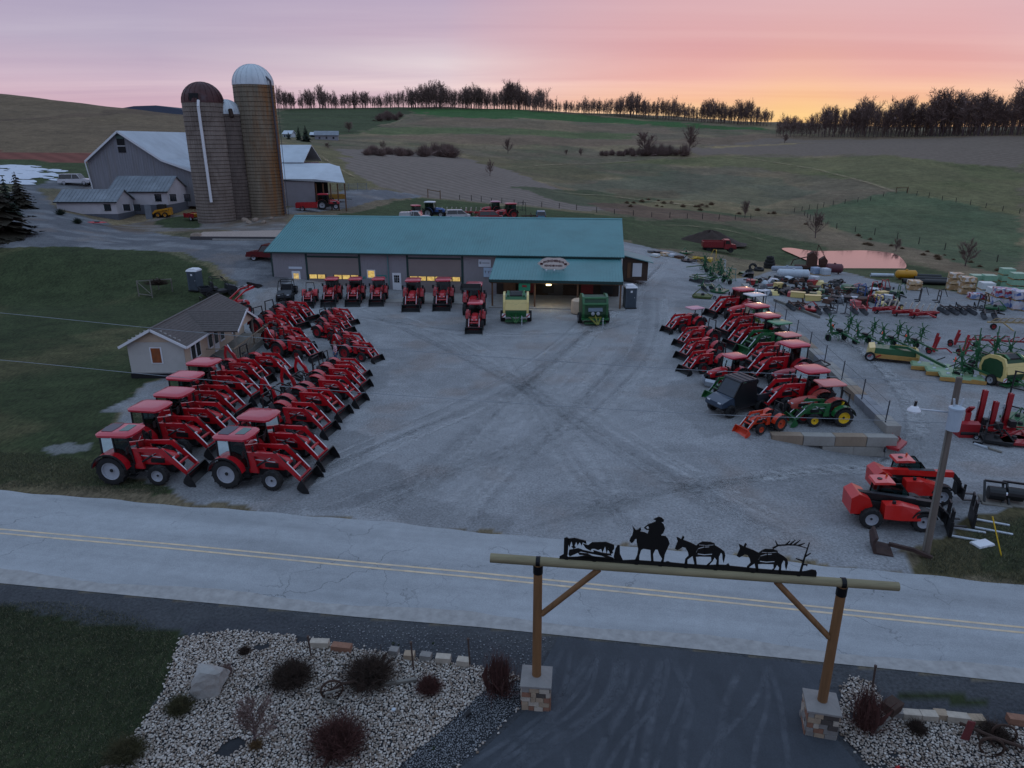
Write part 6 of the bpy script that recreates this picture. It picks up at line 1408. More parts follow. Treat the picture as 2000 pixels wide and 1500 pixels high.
# ---- person in the plaid shirt between the rows
# ================================================================ trees, shrubs, fences
M_bark = mat('dark_bark', '#57484a', .95, var=.25, scale=4)
M_twig = mat('bare_twigs', '#75605a', .95, var=.25, scale=3, rnd=.15)
M_twig_red = mat('reddish_twigs', '#4e2f2a', .95, var=.35, scale=5)
M_twig_brn = mat('brown_twigs', '#3a2c24', .95, var=.4, scale=5)
M_needle = mat('dark_needles', '#1e2c20', .9, var=.35, scale=2, rnd=.15)
M_needle2 = mat('brownish_needles', '#2f2a1e', .9, var=.4, scale=2)
def tree_meshes(seed, h=1.0, spread=.22, clear=.4, limbs=16, twigs=22, tw=.006, shape='wood'):
 """unit-height bare tree: a trunk and a crown of limbs and twigs"""
 rd = random.Random(seed); tk = MB(); cr = MB()
 pts = [Vector((0, 0, -.02))]; n = 6; dx, dy = rd.uniform(-.03, .03), rd.uniform(-.03, .03)
 top = .86 if shape == 'wood' else .6
 for i in range(1, n + 1): pts.append(Vector((dx * i / n + rd.uniform(-.012, .012), dy * i / n + rd.uniform(-.012, .012), top * i / n)))
 r0 = .011 if shape == 'wood' else .022
 for i in range(n): tk.tube(pts[i], pts[i + 1], r0 * (1 - .75 * i / n), r0 * (1 - .75 * (i + 1) / n), 6, False)
 def at(t): f_ = t * n; i = min(int(f_), n - 1); return pts[i].lerp(pts[i + 1], f_ - i)
 for k in range(limbs):
  t = clear + (1 - clear) * (k + rd.random()) / limbs; p = at(min(t, 1)); az = rd.uniform(0, 6.28); L = spread * rd.uniform(.7, 1.25) * (1.15 - .55 * (t - clear) / (1 - clear))
  el = (rd.uniform(.75, 1.25) if shape == 'wood' else rd.uniform(.45, 1.1)) + .25 * (t - clear); d_ = Vector((math.cos(az) * math.cos(el), math.sin(az) * math.cos(el), math.sin(el)))
  q = p + d_ * L * .55; e = q + (d_ + Vector((rd.uniform(-.3, .3), rd.uniform(-.3, .3), .35))).normalized() * L * .6
  w_ = r0 * .42; cr.tube(p, q, w_, w_ * .6, 3, False); cr.tube(q, e, w_ * .6, w_ * .2, 3, False)
  for j in range(twigs):
   s_ = rd.random(); b0 = p.lerp(q, .4 + s_ * .6) if rd.random() < .4 else q.lerp(e, s_); v = (d_ * .8 + Vector((rd.gauss(0, .7), rd.gauss(0, .7), rd.gauss(.35, .45)))).normalized() * L * rd.uniform(.25, .6)
   side = v.cross(Vector((rd.random() - .5, rd.random() - .5, rd.random() - .5))).normalized() * tw
   b1 = b0 + v; c = b0 + v * .5 + Vector((rd.gauss(0, 1), rd.gauss(0, 1), rd.gauss(0, 1))) * L * .06
   cr.add([b0 - side, b0 + side, c + side * .7, b1, c - side * .7], [(0, 1, 2, 3, 4)])
 return tk.mesh('trunk', fix=False), cr.mesh('crown', fix=False)
WOODV = [tree_meshes(100 + i, spread=.24 + .05 * (i % 3), clear=.14 + .07 * (i % 4), limbs=19, twigs=20, tw=.0034) for i in range(7)]
LONEV = [tree_meshes(200 + i, spread=.36, clear=.2, limbs=22, twigs=34, tw=.0045, shape='lone') for i in range(4)]
for a, b_ in WOODV + LONEV: a.materials.append(M_bark); b_.materials.append(M_twig)
def put_tree(var, p, h, label, group=None, wide=1.0, name='bare_tree', cat='tree'):
 o = thing(name, label, cat, p, random.uniform(0, 6.28), group); o.scale = (h * wide, h * wide, h)
 link('trunk', var[0], None, o); link('crown', var[1], None, o); return o
rdt = random.Random(42)
def zcam(p): return p.y * cp + (CAM_H - p.z) * sp_
segs = [((540, 214, 182), (800, 212, 184), 5.6, 'slender bare tree in the far thin wood left of the dense grove'), ((800, 212, 171), (1062, 215, 176), 4.6, 'bare tree in the tall dense grove on the skyline'),
  ((1064, 219, 197), (1250, 231, 196), 5.4, 'bare tree in the skyline wood right of the dense grove'), ((1250, 231, 196), (1500, 247, 212), 5.2, 'bare tree against the glow in the skyline wood'), ((1515, 267, 234), (1700, 268, 208), 6.0, 'bare tree at the low end of the near dark wood'), ((1700, 268, 208), (2060, 263, 176), 6.2, 'tall bare tree in the near dark wood at the right')]
WOODB = [tree_meshes(150 + i, spread=.26 + .05 * (i % 3), clear=.08 + .06 * (i % 4), limbs=13, twigs=13, tw=.0045) for i in range(7)]
back = []
for (a, b_, sp, lb) in segs:
 n = int((b_[0] - a[0]) / sp)
 for i in range(n):
  t = (i + rdt.random()) / n; px = a[0] + (b_[0] - a[0]) * t; row = a[1] + (b_[1] - a[1]) * t; trow = a[2] + (b_[2] - a[2]) * t + rdt.uniform(-3, 6)
  p = ground(px, row);
  if p.y > 900: p = ground(px, row + 4)
  if p.y > 900: continue
  h = (row - trow) * zcam(p) / FPX * (1 + .16 * math.sin(px * .083) + .10 * math.sin(px * .031 + 1))
  put_tree(WOODV[rdt.randrange(7)], p - Vector((0, 0, .3)), h * rdt.choice((.62, .78, .9, .96, 1.02, 1.08)), lb, 'trees of the ' + ('near dark wood' if px > 1510 else 'skyline woods'), rdt.uniform(.9, 1.7))
  for k in range(5 if px > 1510 or 800 < px < 1065 else 4):
   d_ = rdt.uniform(5, 55) * (1 if px > 1510 else .8); q = Vector((p.x * (1 + d_ / p.y) + rdt.uniform(-3, 3), p.y + d_, 0)); q.z = zt(q.x, q.y)
   back.append((q, h * rdt.uniform(.68, 1.04) * (1 if px < 1510 else .97), rdt.randrange(7)))
def joined(name, items, meshes, m, label, cat):
 Vs, Fs, off = [], [], 0; cache = {}
 for q, h, k in items:
  if k not in cache:
   mv = []; mf = []; o_ = 0
   for me_ in meshes[k]:
    v = np.empty(len(me_.vertices) * 3, np.float32); me_.vertices.foreach_get('co', v); v = v.reshape(-1, 3)
    me_.calc_loop_triangles(); f_ = np.empty(len(me_.loop_triangles) * 3, np.int32); me_.loop_triangles.foreach_get('vertices', f_); mv.append(v); mf.append(f_.reshape(-1, 3) + o_); o_ += len(v)
   cache[k] = (np.concatenate(mv), np.concatenate(mf))
  v, f_ = cache[k]; a = rdt.uniform(0, 6.28); c, s_ = math.cos(a), math.sin(a)
  w_ = np.c_[(v[:, 0] * c - v[:, 1] * s_) * h * 1.15 + q.x, (v[:, 0] * s_ + v[:, 1] * c) * h * 1.15 + q.y, v[:, 2] * h + q.z]
  Vs.append(w_); Fs.append(f_ + off); off += len(v)
 o = link(name, npmesh(name, np.concatenate(Vs), np.concatenate(Fs)), m); return tag(o, label, cat, kind='stuff')
rdt.shuffle(back); back = back[:1150]; back += [(Vector((q.x * (1 - 8 / q.y), q.y - 8, zt(q.x, q.y - 8))), h * rdt.uniform(.18, .34), k) for q, h, k in back[:420]]
joined('woodland', back, WOODB, M_twig, 'mass of bare trees deeper in the skyline woods', 'woodland')
# lone trees and thickets in the valley
lone = [(1345, 299, 62, 1.0, 'big lone bare tree standing right of the valley thicket'), (1258, 303, 54, 1.25, 'broad bare tree rising out of the valley thicket'), (992, 300, 34, .9, 'forked bare tree alone in the mid pasture'), (957, 344, 36, .8, 'small bare tree at the edge of the brown field'), (1532, 279, 20, 1.3, 'small dark tree on the track below the woods'), (1455, 425, 42, .8, 'thin bare sapling at the creek bend'), (1592, 465, 62, .75, 'thin bare tree on the bank above the pond'), (1885, 520, 62, .9, 'bare tree on the creek bank right of the pond'), (1750, 490, 30, 1.0, 'low bare shrub tree on the bank behind the pond'),
  (682, 258, 24, 1.5, 'dark round bare tree above the far farm'), (640, 290, 14, 1.5, 'scrubby bare tree by the far farm'), (748, 292, 20, 1.0, 'small bare tree left of the dark thicket'), (1135, 304, 17, 1.2, 'small bare tree left end of the valley row'), (1106, 303, 14, 1.0, 'smallest bare tree left of the valley row')]
for i, (px, row, hp, wd, lb) in enumerate(lone):
 p = ground(px, row); put_tree(LONEV[i % 4], p - Vector((0, 0, .2)), hp * zcam(p) / FPX, lb, None, wd)
def bush_mesh(seed, n=420, up=.35, tw=.010, flat=1.0):
 rd = random.Random(seed); b_ = MB()
 for k in range(n):
  az = rd.uniform(0, 6.28); el = math.asin(min(1, max(.02, rd.random() ** .8 + up * rd.random()))); d_ = Vector((math.cos(az) * math.cos(el), math.sin(az) * math.cos(el), math.sin(el) * flat))
  L = rd.uniform(.55, 1.0); s0 = Vector((rd.gauss(0, .16), rd.gauss(0, .16), rd.uniform(0, .1))); e = s0 + d_ * L; m_ = s0.lerp(e, .55) + Vector((rd.gauss(0, .09), rd.gauss(0, .09), rd.gauss(.05, .05)))
  side = d_.cross(Vector((rd.random() - .5, rd.random() - .5, rd.random() - .5))).normalized() * tw
  b_.add([s0 - side, s0 + side, m_ + side * .8, e, m_ - side * .8], [(0, 1, 2, 3, 4)])
  for j in range(3):
   t = rd.uniform(.4, .95); a = s0.lerp(e, t); v = (d_ + Vector((rd.gauss(0, .8), rd.gauss(0, .8), rd.gauss(.1, .6)))).normalized() * rd.uniform(.15, .35); b_.add([a - side * .7, a + side * .7, a + v], [(0, 1, 2)])
 return b_.mesh('twigs', fix=False)
BUSHV = [bush_mesh(300 + i) for i in range(3)];
for b_ in BUSHV: b_.materials.append(M_twig)
def bush(var, p, r, label, m=None, group=None, zf=1.0, name='bare_bush', cat='bush'):
 o = bpy.data.objects.new(name, var); COL.objects.link(o); o.location = p; o.scale = (r, r, r * zf); o.rotation_euler = (0, 0, random.uniform(0, 6.28)); tag(o, label, cat, group)
 if m: o.material_slots[0].link = 'OBJECT'; o.material_slots[0].material = m
 return o
for i in range(34):
 px = 715 + (882 - 715) * rdt.random(); row = 303 + (px - 715) / 170 * 4 + rdt.uniform(-3, 1); p = ground(px, row)
 bush(BUSHV[i % 3], p, rdt.uniform(2.2, 4.2) * (1.25 if px > 810 else .8), 'grey bare bush in the long thicket at the foot of the brown field', group='bushes of the long thicket')
for i in range(26):
 px = 1175 + (1345 - 1175) * rdt.random(); p = ground(px, 303 + rdt.uniform(-1.5, 2)); bush(BUSHV[i % 3], p, rdt.uniform(1.8, 3.6) * (1.3 if px > 1240 else .85), 'bare bush in the valley thicket under the broad tree', group='bushes of the valley thicket', zf=1.25)
for i in range(10):
 px = 740 + 50 * rdt.random(); p = ground(px, 232 + rdt.uniform(-5, 5)); bush(BUSHV[i % 3], p, rdt.uniform(3, 5), 'dark bush on the saddle below the skyline grove', group='bushes on the saddle', zf=1.1)
for i in range(22):
 px = 1200 + 320 * rdt.random(); row = np.interp(px, [1200, 1300, 1400, 1520], [398, 398, 408, 423]) + rdt.uniform(-7, 7); p = ground(px, row)
 bush(BUSHV[i % 3], p - Vector((0, 0, .1)), rdt.uniform(.6, 1.3), 'low tawny scrub along the creek', mat('tawny_scrub', '#6a5440', .95, var=.3), 'scrub along the creek', .8)
for i in range(20):
 px = 1570 + 400 * rdt.random(); row = np.interp(px, [1570, 1700, 1850, 2000], [440, 473, 505, 548]) + rdt.uniform(-8, 8); p = ground(px, row)
 bush(BUSHV[i % 3], p - Vector((0, 0, .1)), rdt.uniform(.4, 1.0), 'low tawny scrub on the bank past the pond', MATS['tawny_scrub'], 'scrub on the pond bank', .8)
# conifers
def conifer_mesh(seed, layers=13, per=15, wd=.30):
 rd = random.Random(seed); c = MB()
 for l in range(layers):
  t = l / (layers - 1); z = .08 + .9 * t; r = wd * (1 - t) ** .85 + .012
  for k in range(max(5, int(per * (1 - t * .6)))):
   az = rd.uniform(0, 6.28); rr = r * rd.uniform(.75, 1.15); d_ = Vector((math.cos(az), math.sin(az), 0)); s_ = Vector((-d_.y, d_.x, 0)) * rr * .38
   a = Vector((0, 0, z + .03)); b0 = d_ * rr * .6 + Vector((0, 0, z - rr * .15 + rd.uniform(-.02, .02))); e = d_ * rr + Vector((0, 0, z - rr * .42))
   c.add([a, b0 - s_, e, b0 + s_], [(0, 1, 2), (0, 2, 3)])
   for j in range(5):
    f_ = rd.uniform(.25, 1); p = d_ * rr * f_ + Vector((rd.gauss(0, .2) * rr * .5, rd.gauss(0, .2) * rr * .5, z - rr * .3 * f_)); c.add([p, p + s_ * .5 + Vector((0, 0, -.03)), p + d_ * rr * .2 + Vector((0, 0, -.04 * rd.random()))], [(0, 1, 2)])
 return MB().tube((0, 0, -.02), (0, 0, .9), .018, .004, 6).mesh('trunk'), c.mesh('crown', fix=False)
CONV = [conifer_mesh(400 + i, wd=.22 + .1 * (i % 2)) for i in range(4)]
for a, b_ in CONV: a.materials.append(M_bark); b_.materials.append(M_needle)
def conifer(px, row, hpx, label, k=0, wide=1.0, m=None, group=None, p=None):
 p = p or ground(px, row); h = hpx * zcam(p) / FPX; o = thing('conifer', label, 'conifer', p - Vector((0, 0, .1)), random.uniform(0, 6), group); o.scale = (h * wide, h * wide, h)
 link('trunk', CONV[k][0], None, o); c = link('crown', CONV[k][1], None, o)
 if m: c.material_slots[0].link = 'OBJECT'; c.material_slots[0].material = m
conifer(584, 274, 27, 'dark conifer left of a pair by the far farm', 0, 1.1); conifer(598, 277, 31, 'darker taller conifer of the pair by the far farm', 1, 1.1); conifer(564, 272, 15, 'small conifer before the little white far building', 2, 1.3)
conifer(8, 462, 125, 'big dark conifer at the left frame edge beside the lane', 1, 1.5, M_needle2); conifer(-30, 430, 150, 'wide dark conifer cut by the left frame edge', 0, 1.5, M_needle); conifer(42, 405, 68, 'brownish conifer right of the big dark ones by the lane', 3, 1.3, M_needle2); conifer(22, 425, 80, 'middle conifer of the dark clump by the lane', 2, 1.3, M_needle)
for i, (px, row, hp) in enumerate(((335, 215, 8), (343, 216, 12), (350, 217, 9), (358, 218, 11), (328, 214, 6))): conifer(px, row, hp, 'tiny dark conifer on the skyline left of the silos', i % 4, 1.3, None, 'skyline conifers', p=ground(px, row + 3))
ds = [(Vector((x, 1150, 0)), h) for x, h in ((-760, 30), (-690, 50), (-640, 62), (-600, 68), (-565, 69), (-530, 64), (-500, 56), (-470, 44), (-430, 25))]
hill = MB().loft([[(p.x, p.y, -20), (p.x, p.y + 200, -20), (p.x, p.y + 160, h), (p.x, p.y + 60, h)] for p, h in ds]).build('distant_hill', mat('far_hill_blue', '#3c4252', .95, var=.1, scale=.02), None, True)
tag(hill, 'distant blue ridge showing over the brown hill', kind='structure')
# foundation shrubs at the milk house
for i, (px, row, r_) in enumerate(((260, 418, .9), (291, 418, .8), (152, 437, .9), (205, 425, .5), (118, 420, 1.0), (385, 460, .45), (412, 462, .4), (436, 462, .5), (470, 463, .4))):
 bush(BUSHV[i % 3], ground(px, row), r_, ['round dark shrub under the middle milk house window', 'round dark shrub under the right milk house window', 'dark shrub at the corner of the small wing', 'low shrub by the milk house step', 'dark shrub left of the small wing', 'dead shrub at the left end of the rock bed', 'second dead shrub in the rock bed', 'largest dead shrub in the rock bed', 'rightmost dead shrub in the rock bed'][i], M_needle if i < 5 else M_twig_brn)
# fences
def fence(label, pts, h=1.25, wires=2, r=.075):
 o = thing('post_fence', label, 'fence', (0, 0, 0)); P = [ground(*p) for p in pts]; me_ = MB().tube((0, 0, -.3), (0, 0, h), r * 1.25, r * 1.1, 6).mesh('fence_post'); me_.materials.append(mat('dark_post', '#332d2a', .9, var=.3))
 for i, p in enumerate(P):
  q = link('fence_post', me_, None, o); q.location = p; q.rotation_euler = (random.uniform(-.05, .05), random.uniform(-.05, .05), 0); q.scale = (1, 1, random.uniform(.85, 1.12))
 w_ = MB()
 for a, b_ in zip(P, P[1:]):
  for k in range(wires): w_.tube(a + Vector((0, 0, h * (.5 + .38 * k))), b_ + Vector((0, 0, h * (.5 + .38 * k))), .012, n=3, cap=False)
 tag(w_.build('wire', M_post, o), kind='stuff'); return o
fence('line of posts and wire below the brown field behind the shop', [(898, 390), (921, 392), (940, 394), (960, 396), (980, 397), (1004, 399), (1022, 400), (1058, 404), (1092, 407), (1126, 410), (1165, 415), (1200, 418), (1237, 421), (1273, 424), (1308, 425), (1342, 427), (1372, 428), (1404, 429), (1436, 429), (1466, 427)])
fence('posts along the near side of the pasture above the pond', [(1571, 421), (1577, 426), (1582, 430), (1588, 434), (1604, 440), (1634, 447), (1670, 453), (1708, 459), (1752, 468), (1794, 477), (1845, 488), (1893, 500), (1947, 512), (2010, 528)], 1.5)
fence('posts along the far side of the right pasture', [(1551, 415), (1566, 412), (1580, 410), (1596, 408), (1608, 405), (1627, 401), (1650, 398), (1675, 394), (1700, 392), (1725, 384), (1750, 377), (1771, 376), (1790, 382), (1814, 386), (1840, 391), (1867, 395), (1895, 400), (1925, 406), (1958, 412), (1991, 417), (2030, 424)], 1.5)
fence('tiny posts along the crest of the brown hill at left', [(px, 186 + (px - 40) * .098) for px in range(40, 230, 19)], 2.0, 0, .1)
for lb, pts in (('wooden brace frame at the corner of the field lane', ((836, 386), (860, 389))), ('dark brace frame at the pasture corner', ((1750, 377), (1772, 377)))):
 o = thing('fence_brace', lb, 'fence brace', (0, 0, 0)); a, b_ = ground(*pts[0]), ground(*pts[1])
 for p in (a, b_): MB().tube(p - Vector((0, 0, .2)), p + Vector((0, 0, 2.0)), .11, n=6).build('post', M_wood, o)
 MB().tube(a + Vector((0, 0, 1.8)), b_ + Vector((0, 0, 1.7)), .08, n=6).build('rail', M_wood, o)
# livestock panels beside the machine shed
o = thing('cattle_gate', 'tubular livestock gate beside the machine shed', 'gate', ground(690, 372), .15)
for k in range(5): MB().tube((-3, 0, .25 + k * .28), (3, 0, .25 + k * .28), .04, n=5).build('rail', M_galv_old, o)
for x in (-3, -1, 1, 3): MB().tube((x, 0, 0), (x, 0, 1.6), .06, n=5).build('upright', M_galv_old, o)
# snow patches left of the barn
sn = MB(); rs = random.Random(8)
for _ in range(90):
 px = rs.uniform(-30, 125); row = 324 + (36 * rs.random() if px < 60 else 20 * rs.random() ** 1.6 + (8 if px > 80 else 0)); p = ground(px, row); r_ = rs.uniform(.5, 1.7) * (1 if px < 70 else .55); n = 9
 vs = [(p.x + r_ * 1.8 * math.cos(2 * math.pi * i / n) * rs.uniform(.7, 1.2), p.y + r_ * math.sin(2 * math.pi * i / n) * rs.uniform(.7, 1.2)) for i in range(n)]
 sn.add([(x, y, zt(x, y) + .1) for x, y in vs] + [(p.x, p.y, p.z + .22)], [(i, (i + 1) % n, n) for i in range(n)])
tag(sn.build('snow', mat('old_snow', '#c9ced8', .7, var=.08, scale=1)), 'melting snow lying on the grass left of the barn', 'snow', kind='stuff')
# rock bed with edging behind the shop's left end
rbx = thing('rock_bed', 'raised rock bed with a dark kerb behind the left end of the shop', 'planting bed', ground(462, 468), -.02)
MB().loft([[(-6, 0, -.2), (6.5, -.3, -.2), (6.5, 3.4, -.2), (-5.5, 2.6, -.2)], [(-5.9, .1, .3), (6.4, -.2, .35), (6.4, 3.3, .9), (-5.4, 2.5, .7)]]).build('soil_fill', mat('rock_fill', '#a39289', .95, var=.3, scale=8, bump=.5), rbx)
MB().prism([(-6.1, -.1), (6.7, -.45), (6.7, -.2), (-6.0, .1)], -.2, .4, 'z').build('kerb', mat('dark_kerb', '#4a474a', .9), rbx)
MB().prism([(-3.0, -.5), (6.7, -.85), (6.7, -.6), (-3.0, -.25)], -.2, .16, 'z').build('kerb', M_conc, rbx)
def rock(p, r_, seed, m, name='boulder', parent=None, sq=(1, 1, .8), sub=2):
 bm = bmesh.new(); bmesh.ops.create_icosphere(bm, subdivisions=sub, radius=1); rd = random.Random(seed); pl = [(Vector((rd.gauss(0, 1), rd.gauss(0, 1), rd.gauss(0, 1))).normalized(), rd.uniform(.55, .85)) for _ in range(9)]
 for v in bm.verts:
  for d_, k in pl:
   q = v.co.dot(d_)
   if q > k: v.co -= d_ * (q - k)
  v.co += Vector((rd.gauss(0, .02), rd.gauss(0, .02), rd.gauss(0, .02)))
  v.co = Vector((v.co.x * sq[0] * r_, v.co.y * sq[1] * r_, v.co.z * sq[2] * r_))
 me_ = bpy.data.meshes.new(name); bm.to_mesh(me_); bm.free(); return link(name, me_, m, parent, p)
M_rock = mat('tan_rock', '#8f7f72', .95, var=.2, scale=3, bump=.5)
tag(rock(ground(384, 466) + Vector((0, 0, .25)), .8, 3, M_rock), 'tan boulder at the left tip of the rock bed behind the shop', 'boulder')
for i, (px, row) in enumerate(((500, 432), (515, 436), (486, 436), (530, 428), (478, 431))): tag(rock(ground(px, row) + Vector((0, 0, .1)), random.uniform(.35, .7), 10 + i, M_rock), ['grey rubble rock at the foot of the tallest silo', 'flat rubble rock in front of the tallest silo', 'rubble rock between the silos', 'rubble rock right of the tallest silo', 'rubble rock at the foot of the short silo'][i], 'rock')
# vine trellis on the lawn
tl = thing('vine_trellis', 'wooden trellis with a brown dormant vine on the lawn', 'trellis', ground(300, 580), -.1)
for x, y in ((-1.6, 0), (0, -.2), (1.3, 1.5), (-.4, 1.8)): MB().tube((x, y, -.1), (x, y, 1.7), .06, n=6).build('post', M_wood2, tl)
MB().bar((-1.6, 0, 1.6), (0, -.2, .25), .06).build('brace', M_wood2, tl); MB().bar((-1.6, 0, .3), (0, -.2, .2), .07).build('rail', M_wood2, tl); MB().bar((-1.6, 0, 1.65), (1.3, 1.5, 1.65), .08).build('rail', M_wood2, tl)
vb = link('vine', BUSHV[0], None, tl); vb.location = (.2, .9, 1.1); vb.scale = (1.9, 1.3, .75); vb.material_slots[0].link = 'OBJECT'; vb.material_slots[0].material = M_twig_brn
# ================================================================ ranch gate, beds and the things by the drive
GLP = site(1048, 1318, .95); GRP = site(1606, 1368, .95)
gate = thing('ranch_gate', 'log ranch gate with black cut steel rider and pack mules on its beam', 'gate', (0, 0, 0))
M_log = mat('peeled_log', '#7d5a38', .7, var=.22, scale=2.2, stretch=(3, 3, .25), dirt='#3c2a1c', dirt_amt=.45, bump=.15)
M_logb = mat('weathered_beam_log', '#8b8265', .75, var=.22, scale=1.6, stretch=(.25, 3, 3), dirt='#5d5540', dirt_amt=.5, bump=.15)
M_cut = mat('cut_steel_black', '#050506', .55, var=.2)
M_strap = mat('iron_strap', '#14161a', .5, metal=.5)
bl_, br_ = atY(965, 1104, GLP.y), atY(1750, 1152, GRP.y)
zb = 4.86
dvec = Vector((GRP.x - GLP.x, GRP.y - GLP.y, 0)).normalized()
B0 = Vector((GLP.x, GLP.y, zb)) - dvec * 1.35; B1 = Vector((GRP.x, GRP.y, zb)) + dvec * 1.4
for p in (GLP, GRP):
 MB().tube((p.x, p.y, .93), (p.x, p.y, zb - .1), .135, .125, 16).build('post', M_log, gate, True)
 MB().tube((p.x, p.y, zb - .38), (p.x, p.y, zb - .12), .14, n=16).build('post_strap', M_strap, gate)
MB().tube(B0, B1, .135, .12, 16).build('beam', M_logb, gate, True)
for p, s in ((GLP, 1), (GRP, -1)):
 a = Vector((p.x, p.y, zb - 1.75)) + dvec * s * .12; b = Vector((p.x, p.y, zb - .12)) + dvec * s * 1.7
 MB().tube(a, b, .085, n=12).build('brace', M_log, gate, True)
 o = MB().lathe([(.14, -.06), (.145, .06)], 16, axis='x').build('beam_strap', M_strap, gate); o.location = (p.x, p.y, zb); o.rotation_euler = (0, 0, math.atan2(dvec.y, dvec.x))
# steel silhouettes, traced along the beam: (along, up)
S0 = B0 + (B1 - B0) * ((1105 - 965) / (1750 - 965)); S1 = B0 + (B1 - B0) * ((1598 - 965) / (1750 - 965)); SL = (S1 - S0).length
def sil(pts, dx=0, dy=0):
 o = []
 for x, y in pts:
  x += dx; y += dy; bs = 335 + (x - 95) / (1915 - 95) * 125; o.append(((x - 95) / 1820 * SL, (bs - y) * SL / 1820 * 1.16 + .16))
 return o
SROT = Matrix(((dvec.x, -dvec.y, 0), (dvec.y, dvec.x, 0), (0, 0, 1)))
def plate(name, polys, parent, th=.012, holes=()):
 c = bpy.data.curves.new(name, 'CURVE'); c.dimensions = '2D'; c.fill_mode = 'BOTH'; c.extrude = th
 for q in list(polys) + list(holes):
  s_ = c.splines.new('POLY'); s_.points.add(len(q) - 1); s_.use_cyclic_u = True
  for a, (u, v) in zip(s_.points, q): a.co = (u, v, 0, 1)
 t_ = bpy.data.objects.new('tmp', c); COL.objects.link(t_); bpy.context.view_layer.update()
 me = bpy.data.meshes.new_from_object(t_.evaluated_get(bpy.context.evaluated_depsgraph_get())); bpy.data.objects.remove(t_); bpy.data.curves.remove(c)
 o = link(name, me, M_cut, parent); o.location = S0 + Vector((0, 0, -.03)); o.rotation_euler = (R(90), 0, math.atan2(dvec.y, dvec.x)); me.materials.clear(); me.materials.append(M_cut); return o
strip = [(95, 345), (95, 318), (130, 298), (160, 322), (330, 316), (420, 324), (560, 345), (640, 342), (660, 336), (680, 346), (770, 352), (860, 358), (880, 352), (900, 360), (1000, 370), (1150, 380), (1230, 376), (1290, 378), (1305, 366), (1318, 384), (1400, 392), (1500, 403), (1640, 414), (1700, 418), (1800, 424), (1840, 420), (1880, 409), (1908, 415), (1917, 432), (1917, 460), (1500, 434), (1000, 404), (500, 372)]
plate('base_strip', [sil(strip)], gate)
land = [[(125, 310), (125, 185), (145, 178), (160, 190), (155, 310)], [(145, 190), (200, 183), (285, 205), (290, 228), (262, 215), (255, 240), (240, 215), (225, 238), (215, 212), (195, 262), (180, 208), (165, 252), (150, 204)], [(300, 238), (330, 215), (430, 213), (490, 235), (492, 262), (462, 300), (450, 255), (438, 300), (425, 245), (408, 290), (396, 262), (376, 272), (350, 262), (320, 262)], [(490, 320), (500, 262), (515, 235), (530, 238), (535, 300), (560, 348), (500, 345)], [(160, 302), (250, 268), (330, 285), (420, 302), (492, 330), (482, 342), (400, 312), (320, 297), (250, 282), (170, 318)], [(165, 270), (230, 258), (260, 268), (200, 285), (160, 300)], [(180, 245), (200, 240), (214, 252), (196, 262)], [(262, 225), (300, 236), (330, 262), (320, 276), (285, 258)], [(340, 272), (400, 290), (470, 300), (476, 312), (400, 304), (345, 288)], [(230, 290), (300, 296), (330, 312), (240, 306)], [(440, 262), (470, 262), (486, 292), (470, 300)], [(160, 330), (300, 308), (420, 330), (490, 338), (490, 352), (160, 340)]]
for q in land: plate('landscape_panel', [sil(q)], gate)
rider = [(597, 205), (600, 190), (615, 165), (620, 130), (612, 100), (625, 115), (640, 130), (655, 125), (668, 110), (675, 125), (668, 140), (700, 145), (722, 155), (730, 130), (712, 128), (693, 114), (720, 90), (755, 78), (770, 72), (775, 62), (755, 55), (775, 45), (790, 38), (810, 42), (830, 60), (828, 72), (812, 76), (830, 90), (842, 120), (832, 150), (820, 160), (822, 170), (850, 172), (870, 195), (882, 225), (870, 260), (855, 300), (850, 366), (828, 364), (838, 335), (815, 300), (800, 268), (785, 268), (772, 300), (780, 358), (762, 358), (756, 320), (750, 270), (700, 262), (685, 270), (675, 310), (676, 348), (642, 350), (658, 310), (663, 265), (650, 220), (645, 190), (635, 195), (625, 215), (610, 222)]
plate('rider_on_mule', [sil(rider)], gate, holes=[sil([(705, 112), (722, 100), (730, 118), (722, 124)])])
mule = [(922, 262), (930, 235), (938, 210), (925, 178), (945, 185), (960, 195), (970, 170), (982, 180), (975, 200), (1030, 220), (1070, 240), (1085, 225), (1110, 212), (1165, 215), (1195, 225), (1200, 240), (1240, 262), (1270, 285), (1278, 310), (1272, 365), (1262, 340), (1255, 300), (1245, 290), (1235, 320), (1240, 388), (1220, 388), (1222, 345), (1205, 325), (1195, 350), (1165, 388), (1146, 388), (1185, 350), (1180, 320), (1100, 318), (1075, 320), (1087, 378), (1070, 378), (1050, 315), (1030, 330), (1018, 340), (1020, 374), (998, 374), (1002, 335), (1022, 312), (1015, 285), (995, 255), (975, 250), (955, 265), (940, 272)]
def ringhole(pts, w_=4):
 up = [(x, y - w_) for x, y in pts]; dn = [(x, y + w_) for x, y in pts][::-1]; return up + dn
holes = [ringhole([(1072, 290), (1085, 262), (1120, 252), (1160, 250)]), ringhole([(1085, 300), (1130, 306), (1185, 302), (1192, 262)]), [(1126, 240), (1132, 240), (1136, 300), (1130, 300)], ringhole([(1090, 236), (1140, 240), (1190, 236)], 3)]
plate('pack_mule', [sil(mule)], gate, holes=[sil(h) for h in holes]); plate('pack_mule', [sil(mule, 435, 52)], gate, holes=[sil(h, 435, 52) for h in holes])
